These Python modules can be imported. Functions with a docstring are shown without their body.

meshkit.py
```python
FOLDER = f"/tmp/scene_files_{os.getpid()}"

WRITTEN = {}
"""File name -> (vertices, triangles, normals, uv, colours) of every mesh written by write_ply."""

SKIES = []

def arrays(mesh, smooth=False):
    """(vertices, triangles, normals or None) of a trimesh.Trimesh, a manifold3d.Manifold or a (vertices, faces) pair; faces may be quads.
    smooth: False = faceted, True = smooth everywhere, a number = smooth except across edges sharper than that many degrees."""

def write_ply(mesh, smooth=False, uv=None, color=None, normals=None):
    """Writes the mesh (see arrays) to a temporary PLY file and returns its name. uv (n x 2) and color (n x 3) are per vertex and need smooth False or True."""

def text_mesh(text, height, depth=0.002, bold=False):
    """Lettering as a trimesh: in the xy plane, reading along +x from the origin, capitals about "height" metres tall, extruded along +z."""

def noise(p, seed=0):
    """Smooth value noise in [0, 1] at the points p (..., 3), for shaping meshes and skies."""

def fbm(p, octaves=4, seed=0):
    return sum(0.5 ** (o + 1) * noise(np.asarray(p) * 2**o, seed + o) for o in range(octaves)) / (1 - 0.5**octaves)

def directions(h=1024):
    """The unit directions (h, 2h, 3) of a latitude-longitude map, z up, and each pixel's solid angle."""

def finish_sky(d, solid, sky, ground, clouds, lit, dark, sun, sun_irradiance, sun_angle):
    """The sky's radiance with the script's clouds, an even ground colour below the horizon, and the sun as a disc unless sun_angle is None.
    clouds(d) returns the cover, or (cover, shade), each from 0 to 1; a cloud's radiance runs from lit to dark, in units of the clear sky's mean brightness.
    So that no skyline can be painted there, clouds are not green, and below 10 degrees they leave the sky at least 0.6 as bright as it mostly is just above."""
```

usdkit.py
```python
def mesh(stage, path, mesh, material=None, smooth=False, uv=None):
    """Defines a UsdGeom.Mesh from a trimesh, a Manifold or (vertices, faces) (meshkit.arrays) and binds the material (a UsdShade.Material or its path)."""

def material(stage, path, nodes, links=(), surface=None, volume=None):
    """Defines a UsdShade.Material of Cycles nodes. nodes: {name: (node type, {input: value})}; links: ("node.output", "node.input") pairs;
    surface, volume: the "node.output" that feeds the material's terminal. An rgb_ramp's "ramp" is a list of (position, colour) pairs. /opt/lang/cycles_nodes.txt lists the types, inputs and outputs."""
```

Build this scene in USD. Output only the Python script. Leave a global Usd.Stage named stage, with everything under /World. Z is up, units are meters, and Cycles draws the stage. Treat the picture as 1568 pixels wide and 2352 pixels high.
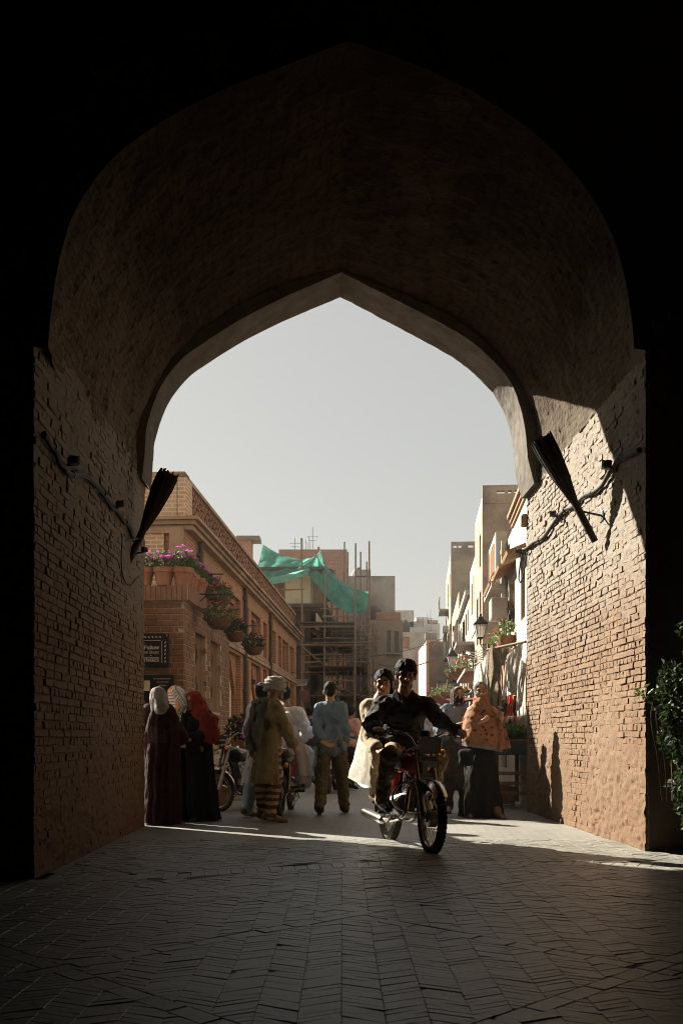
import math, random
import numpy as np, trimesh, manifold3d, shapely
from shapely.geometry import Polygon, box as sbox
import usdkit, meshkit
from meshkit import noise, fbm
from pxr import Usd, UsdGeom, UsdLux, UsdShade, Gf, Sdf, Vt

stage = Usd.Stage.CreateInMemory()
UsdGeom.SetStageUpAxis(stage, 'Z')
UsdGeom.SetStageMetersPerUnit(stage, 1.0)
UsdGeom.Xform.Define(stage, '/World')
UsdGeom.Scope.Define(stage, '/World/Looks')

# ------------------------------------------------------------------ camera, sky, sun
EYE, FOC = 0.97, 2200.0                    # eye height; focal length in units of a 1568-wide frame
CX, HZ = 784.0, 1700.0                     # centre column and horizon row in that frame (1568 x 2352)
cam = UsdGeom.Camera.Define(stage, '/World/camera')
cam.AddTranslateOp().Set(Gf.Vec3d(0, 0, EYE))
cam.AddRotateXYZOp().Set(Gf.Vec3f(90, 0, 0))
cam.CreateHorizontalApertureAttr(24.0)
cam.CreateVerticalApertureAttr(36.0)
cam.CreateFocalLengthAttr(FOC / 1568 * 24.0)
cam.CreateVerticalApertureOffsetAttr((HZ - 1176) / 1568 * 24.0)
cam.CreateClippingRangeAttr(Gf.Vec2f(0.05, 5000))
cam.CreateFStopAttr(7.0)
cam.CreateFocusDistanceAttr(9.5)
cam.CreateExposureAttr(3.0)

SUN = np.array([-0.777, 0.629, math.tan(math.radians(32.5))])
SUN /= np.linalg.norm(SUN)
sun = UsdLux.DistantLight.Define(stage, '/World/sun')
sun.CreateNormalizeAttr(True)
sun.CreateIntensityAttr(0.62)
sun.CreateAngleAttr(0.5)
sun.CreateColorAttr(Gf.Vec3f(1.0, 0.95, 0.83))
sun.AddTransformOp().Set(Gf.Matrix4d(Gf.Rotation(Gf.Vec3d(0, 0, 1), Gf.Vec3d(*SUN)), Gf.Vec3d(0, 0, 0)))
sky = UsdLux.DomeLight.Define(stage, '/World/sky')
sky.CreateIntensityAttr(1.0)
usdkit.material(stage, '/World/Looks/sky_air', {
    's': ('sky_texture', {'sky_type': 'single_scattering', 'sun_disc': False, 'sun_elevation': math.asin(SUN[2]),
                          'sun_rotation': math.atan2(SUN[0], SUN[1]), 'air_density': 1.0, 'aerosol_density': 3.0, 'ozone_density': 1.0}),
    'tc': ('texture_coordinate', {}),
    'n': ('noise_texture', {'scale': 1.3, 'detail': 3}),
    'r': ('map_range', {'from_min': 0.0, 'from_max': 1.0, 'to_min': 0.90, 'to_max': 0.94}),
    'm': ('mix_color', {'blend_type': 'mix', 'b': (1.22, 1.19, 1.06)}),
    'b': ('background_shader', {'strength': 0.05})},
    [('tc.generated', 'n.vector'), ('n.fac', 'r.value'), ('r.result', 'm.fac'), ('s.color', 'm.a'), ('m.result', 'b.color')], surface='b.background')
UsdShade.MaterialBindingAPI.Apply(sky.GetPrim()).Bind(UsdShade.Material.Get(stage, '/World/Looks/sky_air'))
sky.GetPrim().SetCustomDataByKey('kind', 'structure')

rng = np.random.default_rng(7)
V = lambda *a: np.array(a, float)


def W(px, py, y):
    """the world point that stands at depth y behind the frame's pixel"""
    return V((px - CX) / FOC * y, y, EYE + (HZ - py) / FOC * y)


# ------------------------------------------------------------------ prims
_count = {}


def _path(parent, name):
    base = parent.GetPath().pathString if parent is not None else '/World'
    k = _count.get((base, name), -1) + 1
    _count[(base, name)] = k
    return f'{base}/{name}' + (f'_{k:03d}' if k else '')


def tag(p, label=None, cat=None, group=None, kind=None):
    for k, v in (('label', label), ('category', cat), ('group', group), ('kind', kind)):
        if v:
            p.SetCustomDataByKey(k, v)
    return p


def thing(name, label=None, cat=None, loc=(0, 0, 0), rz=0.0, group=None, kind=None, tilt=None):
    x = UsdGeom.Xform.Define(stage, _path(None, name))
    x.AddTranslateOp().Set(Gf.Vec3d(*map(float, loc)))
    if rz:
        x.AddRotateZOp().Set(float(math.degrees(rz)))
    if tilt:
        x.AddRotateXYZOp().Set(Gf.Vec3f(*map(float, tilt)))
    p = tag(x.GetPrim(), label, cat, group, kind)
    p.SetCustomDataByKey('_loc', Gf.Vec3d(*map(float, loc))) if False else None
    _loc[p.GetPath().pathString] = np.array(loc, float)
    return p


_loc = {}


class MB:
    """collects pieces into one mesh"""

    def __init__(self):
        self.v, self.f, self.n = [], [], 0

    def add(self, v, f):
        v = np.asarray(v, float); f = np.asarray(f, int)
        if f.size == 0:
            return self
        if f.shape[1] == 4:
            f = np.vstack([f[:, [0, 1, 2]], f[:, [0, 2, 3]]])
        self.v.append(v); self.f.append(f + self.n); self.n += len(v)
        return self

    def mesh(self, m, T=None):
        if hasattr(m, 'to_mesh'):
            q = m.to_mesh(); v, f = np.array(q.vert_properties[:, :3]), np.array(q.tri_verts)
        elif isinstance(m, tuple):
            v, f = np.array(m[0], float), np.array(m[1], int)
        else:
            v, f = np.array(m.vertices), np.array(m.faces)
        if T is not None:
            v = v @ T[:3, :3].T + T[:3, 3]
        return self.add(v, f)

    def box(self, c, s, R=None, bev=0.0):
        s = np.asarray(s, float) / 2
        if bev:
            b = min(bev, s.min() * .45)
            v = []
            for sx in (-1, 1):
                for sy in (-1, 1):
                    for sz in (-1, 1):
                        q = s * (sx, sy, sz)
                        for k in range(3):
                            e = np.array((sx, sy, sz)) * b; e[k] = 0
                            v.append(q - e)
            h = trimesh.convex.convex_hull(np.array(v))
            v, f = np.array(h.vertices), np.array(h.faces)
        else:
            v = np.array([(x, y, z) for x in (-1, 1) for y in (-1, 1) for z in (-1, 1)]) * s
            f = np.array([(0, 1, 3, 2), (4, 6, 7, 5), (0, 4, 5, 1), (2, 3, 7, 6), (0, 2, 6, 4), (1, 5, 7, 3)])
        if R is not None:
            v = v @ np.asarray(R).T
        return self.add(v + np.asarray(c, float), f)

    def tube(self, pts, r, n=8, cap=True):
        p = np.asarray(pts, float)
        r = np.broadcast_to(np.asarray(r, float), (len(p),))
        t = np.gradient(p, axis=0); t /= np.linalg.norm(t, axis=1, keepdims=True) + 1e-12
        up = V(0, 0, 1) if abs(t[0, 2]) < .9 else V(1, 0, 0)
        a = np.cross(t[0], up); a /= np.linalg.norm(a)
        A = [a]
        for k in range(1, len(p)):
            a = A[-1] - t[k] * (A[-1] @ t[k]); a /= np.linalg.norm(a) + 1e-12; A.append(a)
        A = np.array(A); B = np.cross(t, A)
        g = np.arange(n) * 2 * np.pi / n
        v = p[:, None] + r[:, None, None] * (np.cos(g)[None, :, None] * A[:, None] + np.sin(g)[None, :, None] * B[:, None])
        i, j = np.meshgrid(np.arange(len(p) - 1), np.arange(n), indexing='ij')
        q = np.stack([i * n + j, i * n + (j + 1) % n, (i + 1) * n + (j + 1) % n, (i + 1) * n + j], -1).reshape(-1, 4)
        self.add(v.reshape(-1, 3), q)
        if cap:
            for k in (0, len(p) - 1):
                self.add(np.vstack([v[k], p[k]]), [(m, (m + 1) % n, n) for m in range(n)])
        return self

    def bar(self, a, b, r, n=8):
        return self.tube([a, b], r, n)

    def lathe(self, prof, n=24, R=None, c=(0, 0, 0)):
        """prof: (r, z) pairs, turned about z"""
        p = np.asarray(prof, float); g = np.arange(n) * 2 * np.pi / n
        v = np.stack([p[:, None, 0] * np.cos(g), p[:, None, 0] * np.sin(g), np.broadcast_to(p[:, None, 1], (len(p), n))], -1).reshape(-1, 3)
        i, j = np.meshgrid(np.arange(len(p) - 1), np.arange(n), indexing='ij')
        q = np.stack([i * n + j, i * n + (j + 1) % n, (i + 1) * n + (j + 1) % n, (i + 1) * n + j], -1).reshape(-1, 4)
        if R is not None:
            v = v @ np.asarray(R).T
        return self.add(v + np.asarray(c, float), q)

    def prism(self, poly, T, d0, d1):
        """shapely polygon(s) in (u, v); T maps (u, v, w) -> world; extruded from w = d0 to d1"""
        for g in getattr(poly, 'geoms', [poly]):
            if g.is_empty or g.area < 1e-8:
                continue
            m = trimesh.creation.extrude_polygon(g, d1 - d0, engine='earcut')
            v = np.array(m.vertices); v[:, 2] += d0
            self.add(T(v), m.faces)
        return self

    def grid(self, P):
        """P: (n, m, 3) points"""
        n, m = P.shape[:2]
        i, j = np.meshgrid(np.arange(n - 1), np.arange(m - 1), indexing='ij')
        q = np.stack([i * m + j, (i + 1) * m + j, (i + 1) * m + j + 1, i * m + j + 1], -1).reshape(-1, 4)
        return self.add(P.reshape(-1, 3), q)

    def arrays(self):
        return np.vstack(self.v), np.vstack(self.f)


def obj(name, mesh, mat, parent=None, smooth=False, label=None, cat=None, group=None, kind=None, world=False):
    if isinstance(mesh, MB):
        mesh = mesh.arrays()
    if world and parent is not None:
        v, f = (mesh if isinstance(mesh, tuple) else (mesh.vertices, mesh.faces))
        top = '/'.join(parent.GetPath().pathString.split('/')[:3])
        mesh = (np.asarray(v) - _loc[top], f)
    m = usdkit.mesh(stage, _path(parent, name), mesh, mat if not isinstance(mat, str) else MAT[mat], smooth=smooth)
    return tag(m.GetPrim(), label, cat, group, kind)


def rotz(a):
    c, s = math.cos(a), math.sin(a)
    return np.array([[c, -s, 0], [s, c, 0], [0, 0, 1.0]])


def rotx(a):
    c, s = math.cos(a), math.sin(a)
    return np.array([[1.0, 0, 0], [0, c, -s], [0, s, c]])


def roty(a):
    c, s = math.cos(a), math.sin(a)
    return np.array([[c, 0, s], [0, 1.0, 0], [-s, 0, c]])


def smoothline(pts, n=8):
    """Catmull-Rom through the points"""
    p = np.asarray(pts, float)
    q = np.vstack([2 * p[0] - p[1], p, 2 * p[-1] - p[-2]])
    out = []
    for k in range(len(p) - 1):
        a, b, c, d = q[k:k + 4]
        for t in np.linspace(0, 1, n, endpoint=False):
            out.append(.5 * (2 * b + (c - a) * t + (2 * a - 5 * b + 4 * c - d) * t * t + (3 * b - a - 3 * c + d) * t ** 3))
    out.append(p[-1])
    return np.array(out)


# ------------------------------------------------------------------ materials
MAT = {}


def mat(name, col, col2=None, scale=6.0, rough=0.8, bump=0.0, bscale=40.0, spec=0.3, metal=0.0, island=0.0, space='geometry.position',
        detail=4.0, stain=None, stain_scale=1.2, stain_amt=0.5, stretch=None, transl=0.0, sheen=0.0, bdist=0.01, contrast=(0.3, 0.7), extra=None):
    """mottled surface: col -> col2 by noise, pieces vary by island, optional stains, fine relief"""
    col2 = col if col2 is None else col2
    N = {'g': ('geometry', {}), 'tc': ('texture_coordinate', {}), 'n': ('noise_texture', {'scale': scale, 'detail': detail, 'roughness': 0.6}),
         'r': ('rgb_ramp', {'ramp': [(0, col), (contrast[0], col), (contrast[1], col2), (1, col2)]}),
         'p': ('principled_bsdf', {'roughness': rough, 'specular_ior_level': spec, 'metallic': metal, 'sheen_weight': sheen})}
    src = 'tc.object' if space == 'object' else 'g.position'
    L = []
    if stretch:
        N['map'] = ('mapping', {'scale': stretch}); L.append((src, 'map.vector')); src = 'map.vector'
    L += [(src, 'n.vector'), ('n.fac', 'r.fac')]
    c = 'r.color'
    if island:
        N['hs'] = ('hsv', {'hue': .5, 'saturation': 1.0}); N['mr'] = ('map_range', {'to_min': 1 - island, 'to_max': 1 + island})
        L += [('g.random_per_island', 'mr.value'), ('mr.result', 'hs.value'), (c, 'hs.color')]; c = 'hs.color'
    if stain is not None:
        N['n2'] = ('noise_texture', {'scale': stain_scale, 'detail': 5, 'roughness': .65}); N['r2'] = ('rgb_ramp', {'ramp': [(0, (0, 0, 0)), (.45, (0, 0, 0)), (.7, (stain_amt,) * 3), (1, (stain_amt,) * 3)]})
        N['mx'] = ('mix_color', {'b': stain})
        L += [('g.position', 'n2.vector'), ('n2.fac', 'r2.fac'), ('r2.color', 'mx.fac'), (c, 'mx.a')]; c = 'mx.result'
    if extra:
        c = extra(N, L, c)
    L.append((c, 'p.base_color'))
    if bump:
        N['bn'] = ('noise_texture', {'scale': bscale, 'detail': 6, 'roughness': .65}); N['b'] = ('bump', {'strength': bump, 'distance': bdist})
        L += [(src if stretch else 'g.position', 'bn.vector'), ('bn.fac', 'b.height'), ('b.normal', 'p.normal')]
    out = 'p.BSDF'
    if transl:
        N['t'] = ('translucent_bsdf', {}); N['mc'] = ('mix_closure', {'fac': transl})
        L += [(c, 't.color'), ('p.BSDF', 'mc.closure1'), ('t.BSDF', 'mc.closure2')]; out = 'mc.closure'
    MAT[name] = usdkit.material(stage, f'/World/Looks/{name}', N, L, surface=out)
    return MAT[name]


def brickmat(name, c1, c2, mortar, w=.22, h=.055, rough=.9, stain=None, stain_amt=.5, msize=.008, rot=None, loc=(0, 0, 0), stain_scale=.6):
    """laid bricks for walls too far off to tell the bricks apart: along the wall's own x and z"""
    N = {'tc': ('texture_coordinate', {}), 'sp': ('separate_xyz', {}), 'cb': ('combine_xyz', {}), 'g': ('geometry', {}),
         'k': ('brick_texture', {'color1': c1, 'color2': c2, 'mortar': mortar, 'scale': 1.0, 'mortar_size': msize, 'mortar_smooth': .3, 'bias': 0.0, 'brick_width': w, 'row_height': h}),
         'n2': ('noise_texture', {'scale': stain_scale, 'detail': 6, 'roughness': .7}), 'r2': ('rgb_ramp', {'ramp': [(0, (0, 0, 0)), (.42, (0, 0, 0)), (.72, (stain_amt,) * 3), (1, (stain_amt,) * 3)]}),
         'mx': ('mix_color', {'b': stain or mortar}), 'b': ('bump', {'strength': .7, 'distance': .012, 'invert': True}),
         'ad': ('math', {'math_type': 'add'}), 'p': ('principled_bsdf', {'roughness': rough, 'specular_ior_level': .2})}
    L = [('tc.object', 'sp.vector'), ('sp.x', 'ad.value1'), ('sp.y', 'ad.value2'), ('ad.value', 'cb.x'), ('sp.z', 'cb.y'), ('cb.vector', 'k.vector'),
         ('g.position', 'n2.vector'), ('n2.fac', 'r2.fac'), ('r2.color', 'mx.fac'), ('k.color', 'mx.a'), ('mx.result', 'p.base_color'), ('k.fac', 'b.height'), ('b.normal', 'p.normal')]
    MAT[name] = usdkit.material(stage, f'/World/Looks/{name}', N, L, surface='p.BSDF')
    return MAT[name]


# ------------------------------------------------------------------ implicit shapes, for bodies and cloth
def cone(a, b, ra, rb=None):
    """a rounded limb from a to b"""
    a, b = np.asarray(a, float), np.asarray(b, float); rb = ra if rb is None else rb
    ab = b - a; L2 = max(ab @ ab, 1e-12)

    def f(P):
        t = np.clip(((P - a) @ ab) / L2, 0, 1)
        return np.linalg.norm(P - a - t[..., None] * ab, axis=-1) - (ra + (rb - ra) * t)
    m = max(ra, rb)
    f.lo, f.hi = np.minimum(a, b) - m, np.maximum(a, b) + m
    return f


def ell(c, r, R=None):
    c, r = np.asarray(c, float), np.asarray(r, float)

    def f(P):
        q = P - c
        if R is not None:
            q = q @ R
        k0 = np.linalg.norm(q / r, axis=-1); k1 = np.linalg.norm(q / (r * r), axis=-1)
        return k0 * (k0 - 1) / np.maximum(k1, 1e-9)
    f.lo, f.hi = c - r.max(), c + r.max()
    return f


def blob(add, k=.02, res=.012, cut=(), kc=.008, wob=None, shell=None):
    """smooth union of ADD less CUT, as a surface; wob(P) is added to the distance"""
    lo = np.min([f.lo for f in add], 0) - .03 - k; hi = np.max([f.hi for f in add], 0) + .03 + k
    n = np.ceil((hi - lo) / res).astype(int) + 1
    ax = [lo[i] + np.arange(n[i]) * res for i in range(3)]
    P = np.stack(np.meshgrid(*ax, indexing='ij'), -1).astype(np.float64)
    D = np.full(P.shape[:3], .3); k2 = k * 2.0
    for f in add:
        m = k2 + .02                                     # a limb only tells near itself
        i0 = np.maximum(((f.lo - m - lo) / res).astype(int), 0); i1 = np.minimum(((f.hi + m - lo) / res).astype(int) + 2, n)
        s = tuple(slice(a, b) for a, b in zip(i0, i1))
        d = f(P[s]); h = np.maximum(k2 - np.abs(D[s] - d), 0) / k2
        D[s] = np.minimum(D[s], d) - h * h * k2 * .25
    for f in cut:
        e = -f(P); h = np.maximum(kc - np.abs(D - e), 0) / kc
        D = np.maximum(D, e) + h * h * kc * .25
    if wob is not None:
        D = D + wob(P)
    return surfnet(D, lo, res)


def surfnet(D, lo, res):
    s = D < 0
    s[[0, -1]] = False; s[:, [0, -1]] = False; s[:, :, [0, -1]] = False
    D = np.where(s, np.minimum(D, -1e-9), np.maximum(D, 1e-9))
    nx, ny, nz = D.shape
    c = [s[i:nx - 1 + i, j:ny - 1 + j, k:nz - 1 + k] for i in (0, 1) for j in (0, 1) for k in (0, 1)]
    tot = sum(x.astype(np.int8) for x in c)
    I = np.argwhere((tot > 0) & (tot < 8))
    idx = -np.ones((nx - 1, ny - 1, nz - 1), int); idx[tuple(I.T)] = np.arange(len(I))
    acc = np.zeros((len(I), 3)); cnt = np.zeros(len(I))
    cor = np.array([(i, j, k) for i in (0, 1) for j in (0, 1) for k in (0, 1)])
    for a in range(8):
        for b in range(a + 1, 8):
            if np.abs(cor[a] - cor[b]).sum() != 1:
                continue
            da = D[tuple((I + cor[a]).T)]; db = D[tuple((I + cor[b]).T)]
            x = (da < 0) != (db < 0)
            t = np.where(x, da / np.where(x, da - db, 1), 0)
            acc += np.where(x[:, None], cor[a] + t[:, None] * (cor[b] - cor[a]), 0); cnt += x
    v = lo + (I + acc / cnt[:, None]) * res
    F = []
    for d in range(3):
        e = np.eye(3, dtype=int)[d]; u, w = [np.eye(3, dtype=int)[(d + 1) % 3], np.eye(3, dtype=int)[(d + 2) % 3]]
        sl0 = tuple(slice(0, D.shape[i] - e[i]) for i in range(3)); sl1 = tuple(slice(e[i], D.shape[i]) for i in range(3))
        E = np.argwhere(s[sl0] != s[sl1])
        E = E[(E[:, (d + 1) % 3] > 0) & (E[:, (d + 2) % 3] > 0)]
        q = np.stack([idx[tuple((E - u - w).T)], idx[tuple((E - w).T)], idx[tuple(E.T)], idx[tuple((E - u).T)]], 1)
        fl = ~s[tuple(E.T)]
        q[fl] = q[fl][:, ::-1]
        F.append(q)
    F = np.vstack(F)
    return v, np.vstack([F[:, [0, 1, 2]], F[:, [0, 2, 3]]])


def weld(parts):
    """one watertight skin out of several overlapping ones"""
    try:
        ms = [manifold3d.Manifold(manifold3d.Mesh(v.astype(np.float32), f.astype(np.uint32))) for v, f in parts]
        if all(m.status() == manifold3d.Error.NoError for m in ms):
            m = manifold3d.Manifold.batch_boolean(ms, manifold3d.OpType.Add).to_mesh()
            return np.array(m.vert_properties[:, :3]), np.array(m.tri_verts)
    except Exception:
        pass
    b = MB()
    for v, f in parts:
        b.add(v, f)
    return b.arrays()


def folds(f=9.0, amp=.006, seed=1, st=(1, 1, .45)):
    def w(P):
        q = P * np.array(st) * f
        return amp * (np.abs(2 * fbm(q, 2, seed) - 1) * 4.2 - .5)
    return w


def drape(rows, n=72, m=48, fold=.06, nf=9, seed=0, open_=None, top=0.15, wig=.3):
    """hanging cloth round an upright axis. rows: (z, cx, cy, rx, ry); folds deepen downwards. open_: (a0, a1) angles kept."""
    r = np.asarray(rows, float)[::-1] if rows[0][0] > rows[-1][0] else np.asarray(rows, float)
    z = np.linspace(r[-1, 0], r[0, 0], m)
    g = [np.interp(z, r[:, 0], r[:, k]) for k in range(1, 5)]
    a = np.linspace(*(open_ or (0, 2 * np.pi)), n)
    t = (z[0] - z) / (z[0] - z[-1] + 1e-9)
    ra = np.random.default_rng(seed); ph = ra.uniform(0, 6.28, 4)
    A, Tt = np.meshgrid(a, t); Z = np.broadcast_to(z[:, None], A.shape)
    sway = wig * np.sin(Z * 3 + ph[3])
    k = np.sin(nf * A + ph[0] + sway) * .6 + np.sin((nf * 2 - 3) * A + ph[1] - sway) * .3 + np.sin((nf // 2 + 1) * A + ph[2]) * .35
    sc = 1 + fold * k * np.clip(top + (1 - top) * Tt, 0, 1)
    P = np.stack([g[0][:, None] + g[2][:, None] * np.cos(A) * sc, g[1][:, None] + g[3][:, None] * np.sin(A) * sc, Z], -1)
    return P
# ================================================================== materials of the gate and the street
mat('ring_plaster', (.085, .068, .051), (.125, .102, .079), scale=4, rough=.9, bump=.4, bscale=40, stain=(.045, .031, .02), stain_scale=3.5, stain_amt=.6)
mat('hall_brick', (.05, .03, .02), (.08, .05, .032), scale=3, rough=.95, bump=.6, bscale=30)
mat('paving', (.215, .208, .176), (.38, .368, .315), scale=2.6, rough=.42, bump=1.0, bscale=45, island=.34, spec=.55, stain=(.15, .138, .118), stain_scale=1.6, stain_amt=.6, bdist=.004)
mat('paving_mortar', (.13, .124, .108), (.20, .19, .168), scale=8, rough=.9, bump=.6, bscale=90)


def groundmat():
    N = {'g': ('geometry', {}), 'mp': ('mapping', {'rotation': (0, 0, .06)}),
         'k': ('brick_texture', {'color1': (.225, .212, .188), 'color2': (.18, .17, .15), 'mortar': (.10, .092, .08), 'scale': 1.0, 'mortar_size': .006, 'mortar_smooth': .3, 'brick_width': .21, 'row_height': .065}),
         'n': ('noise_texture', {'scale': .8, 'detail': 7, 'roughness': .7}), 'r': ('rgb_ramp', {'ramp': [(0, (0, 0, 0)), (.4, (0, 0, 0)), (.7, (.7, .7, .7)), (1, (.7, .7, .7))]}),
         'm': ('mix_color', {'b': (.27, .255, .225)}), 'ns': ('noise_texture', {'scale': 60, 'detail': 4}), 'mm': ('math', {'math_type': 'multiply_add', 'value2': -1.0}),
         'b': ('bump', {'strength': .5, 'distance': .006}), 'p': ('principled_bsdf', {'roughness': .5, 'specular_ior_level': .4})}
    L = [('g.position', 'mp.vector'), ('mp.vector', 'k.vector'), ('g.position', 'n.vector'), ('n.fac', 'r.fac'), ('r.color', 'm.fac'), ('k.color', 'm.a'), ('m.result', 'p.base_color'),
         ('g.position', 'ns.vector'), ('k.fac', 'mm.value1'), ('ns.fac', 'mm.value3'), ('mm.value', 'b.height'), ('b.normal', 'p.normal')]
    MAT['ground'] = usdkit.material(stage, '/World/Looks/ground', N, L, surface='p.BSDF')


groundmat()

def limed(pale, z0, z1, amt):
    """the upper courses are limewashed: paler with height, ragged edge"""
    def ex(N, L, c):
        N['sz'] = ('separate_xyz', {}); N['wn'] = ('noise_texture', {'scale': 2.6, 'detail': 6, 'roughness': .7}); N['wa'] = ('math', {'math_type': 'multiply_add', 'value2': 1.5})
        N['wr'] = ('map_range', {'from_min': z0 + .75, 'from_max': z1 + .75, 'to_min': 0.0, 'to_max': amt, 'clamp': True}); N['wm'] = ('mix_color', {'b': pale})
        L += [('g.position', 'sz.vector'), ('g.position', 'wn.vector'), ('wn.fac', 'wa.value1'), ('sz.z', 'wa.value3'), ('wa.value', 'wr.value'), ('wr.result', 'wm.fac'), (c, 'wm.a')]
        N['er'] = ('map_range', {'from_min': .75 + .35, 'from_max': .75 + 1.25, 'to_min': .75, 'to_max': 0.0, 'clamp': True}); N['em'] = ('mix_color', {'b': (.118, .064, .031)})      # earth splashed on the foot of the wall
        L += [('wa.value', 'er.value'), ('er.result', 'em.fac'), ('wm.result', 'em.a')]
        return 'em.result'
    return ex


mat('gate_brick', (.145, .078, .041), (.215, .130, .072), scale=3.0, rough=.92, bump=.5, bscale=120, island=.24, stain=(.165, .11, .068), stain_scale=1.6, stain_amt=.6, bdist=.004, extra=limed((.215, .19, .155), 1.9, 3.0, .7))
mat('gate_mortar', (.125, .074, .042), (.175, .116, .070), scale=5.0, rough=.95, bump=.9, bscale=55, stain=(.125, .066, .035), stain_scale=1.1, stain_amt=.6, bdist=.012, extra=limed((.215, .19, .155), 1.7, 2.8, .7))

def vault_shade(pale, z0, z1):
    """shade of the vault put into its colour: dark crown, paler towards the springing"""
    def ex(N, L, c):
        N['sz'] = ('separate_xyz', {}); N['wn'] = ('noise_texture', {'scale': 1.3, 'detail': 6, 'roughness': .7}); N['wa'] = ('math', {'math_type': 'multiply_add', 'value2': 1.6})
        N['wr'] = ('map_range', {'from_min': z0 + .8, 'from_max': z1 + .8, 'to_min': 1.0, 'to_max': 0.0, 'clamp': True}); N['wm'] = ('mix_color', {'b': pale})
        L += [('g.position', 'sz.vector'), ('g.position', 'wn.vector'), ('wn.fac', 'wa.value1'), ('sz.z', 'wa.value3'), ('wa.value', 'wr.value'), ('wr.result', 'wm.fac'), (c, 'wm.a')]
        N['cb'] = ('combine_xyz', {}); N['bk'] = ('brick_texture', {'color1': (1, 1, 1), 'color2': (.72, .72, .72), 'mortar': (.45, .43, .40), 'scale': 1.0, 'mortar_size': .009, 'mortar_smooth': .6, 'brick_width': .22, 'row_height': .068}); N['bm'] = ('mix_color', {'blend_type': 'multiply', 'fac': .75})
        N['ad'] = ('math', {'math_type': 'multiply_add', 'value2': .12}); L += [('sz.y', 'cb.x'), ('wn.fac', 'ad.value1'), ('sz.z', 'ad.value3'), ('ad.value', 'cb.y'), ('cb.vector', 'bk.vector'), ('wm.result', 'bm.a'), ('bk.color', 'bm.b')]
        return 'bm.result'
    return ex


mat('vault_plaster', (.030, .017, .009), (.052, .032, .018), scale=2.2, rough=.97, bump=1.0, bscale=26, spec=.1, stain=(.016, .010, .005), stain_scale=.9, stain_amt=.7, bdist=.03, stretch=(1, 1, .55), extra=vault_shade((.175, .138, .10), 3.9, 5.3))  # dark base and height fade paint in the shade under the crown

# ================================================================== ground and paving
ground = thing('pavement', kind='structure')
g = MB()
xs = np.unique(np.r_[-400, -120, -40, np.arange(-16, 16.1, 2), 40, 120, 400]); ys = np.unique(np.r_[-60, -20, np.arange(-6, 40.1, 2), 60, 100, 200, 600])
X, Y = np.meshgrid(xs, ys, indexing='ij')
g.grid(np.stack([X, Y, 0 * X], -1))
obj('ground_sheet', g, 'ground', ground)
b_ = MB(); b_.add([(-4, 2.2, .0076), (4, 2.2, .0076), (4, 6.5, .0076), (2.66, 8.2, .0076), (2.55, 9.16, .0076), (-2.1, 9.16, .0076), (-2.0, 6.6, .0076), (-4, 6.4, .0076)], [(0, 1, 2), (0, 2, 7), (2, 3, 7), (3, 6, 7), (3, 4, 6), (4, 5, 6)])
obj('paving_bed', b_, 'paving_mortar', ground)

PO = V(.05, 5.25); PS = 1.75; BW = .048
diag = np.array([[1, 1], [-1, 1]]) / math.sqrt(2)
band = shapely.LineString(smoothline([(-2.3, 6.42), (-1.29, 6.75), (-.3, 7.2), (.6, 7.5), (1.6, 7.45), (2.6, 7.3)], 8)).buffer(.105, cap_style='flat')
region = Polygon([(-1.55, 2.9), (1.55, 2.9), (2.0, 4.6), (2.95, 7.0), (2.72, 8.3), (2.62, 9.2), (-2.12, 9.2), (-2.05, 6.6), (-2.7, 6.5), (-2.2, 4.6)]).difference(band)
polys = []


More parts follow.
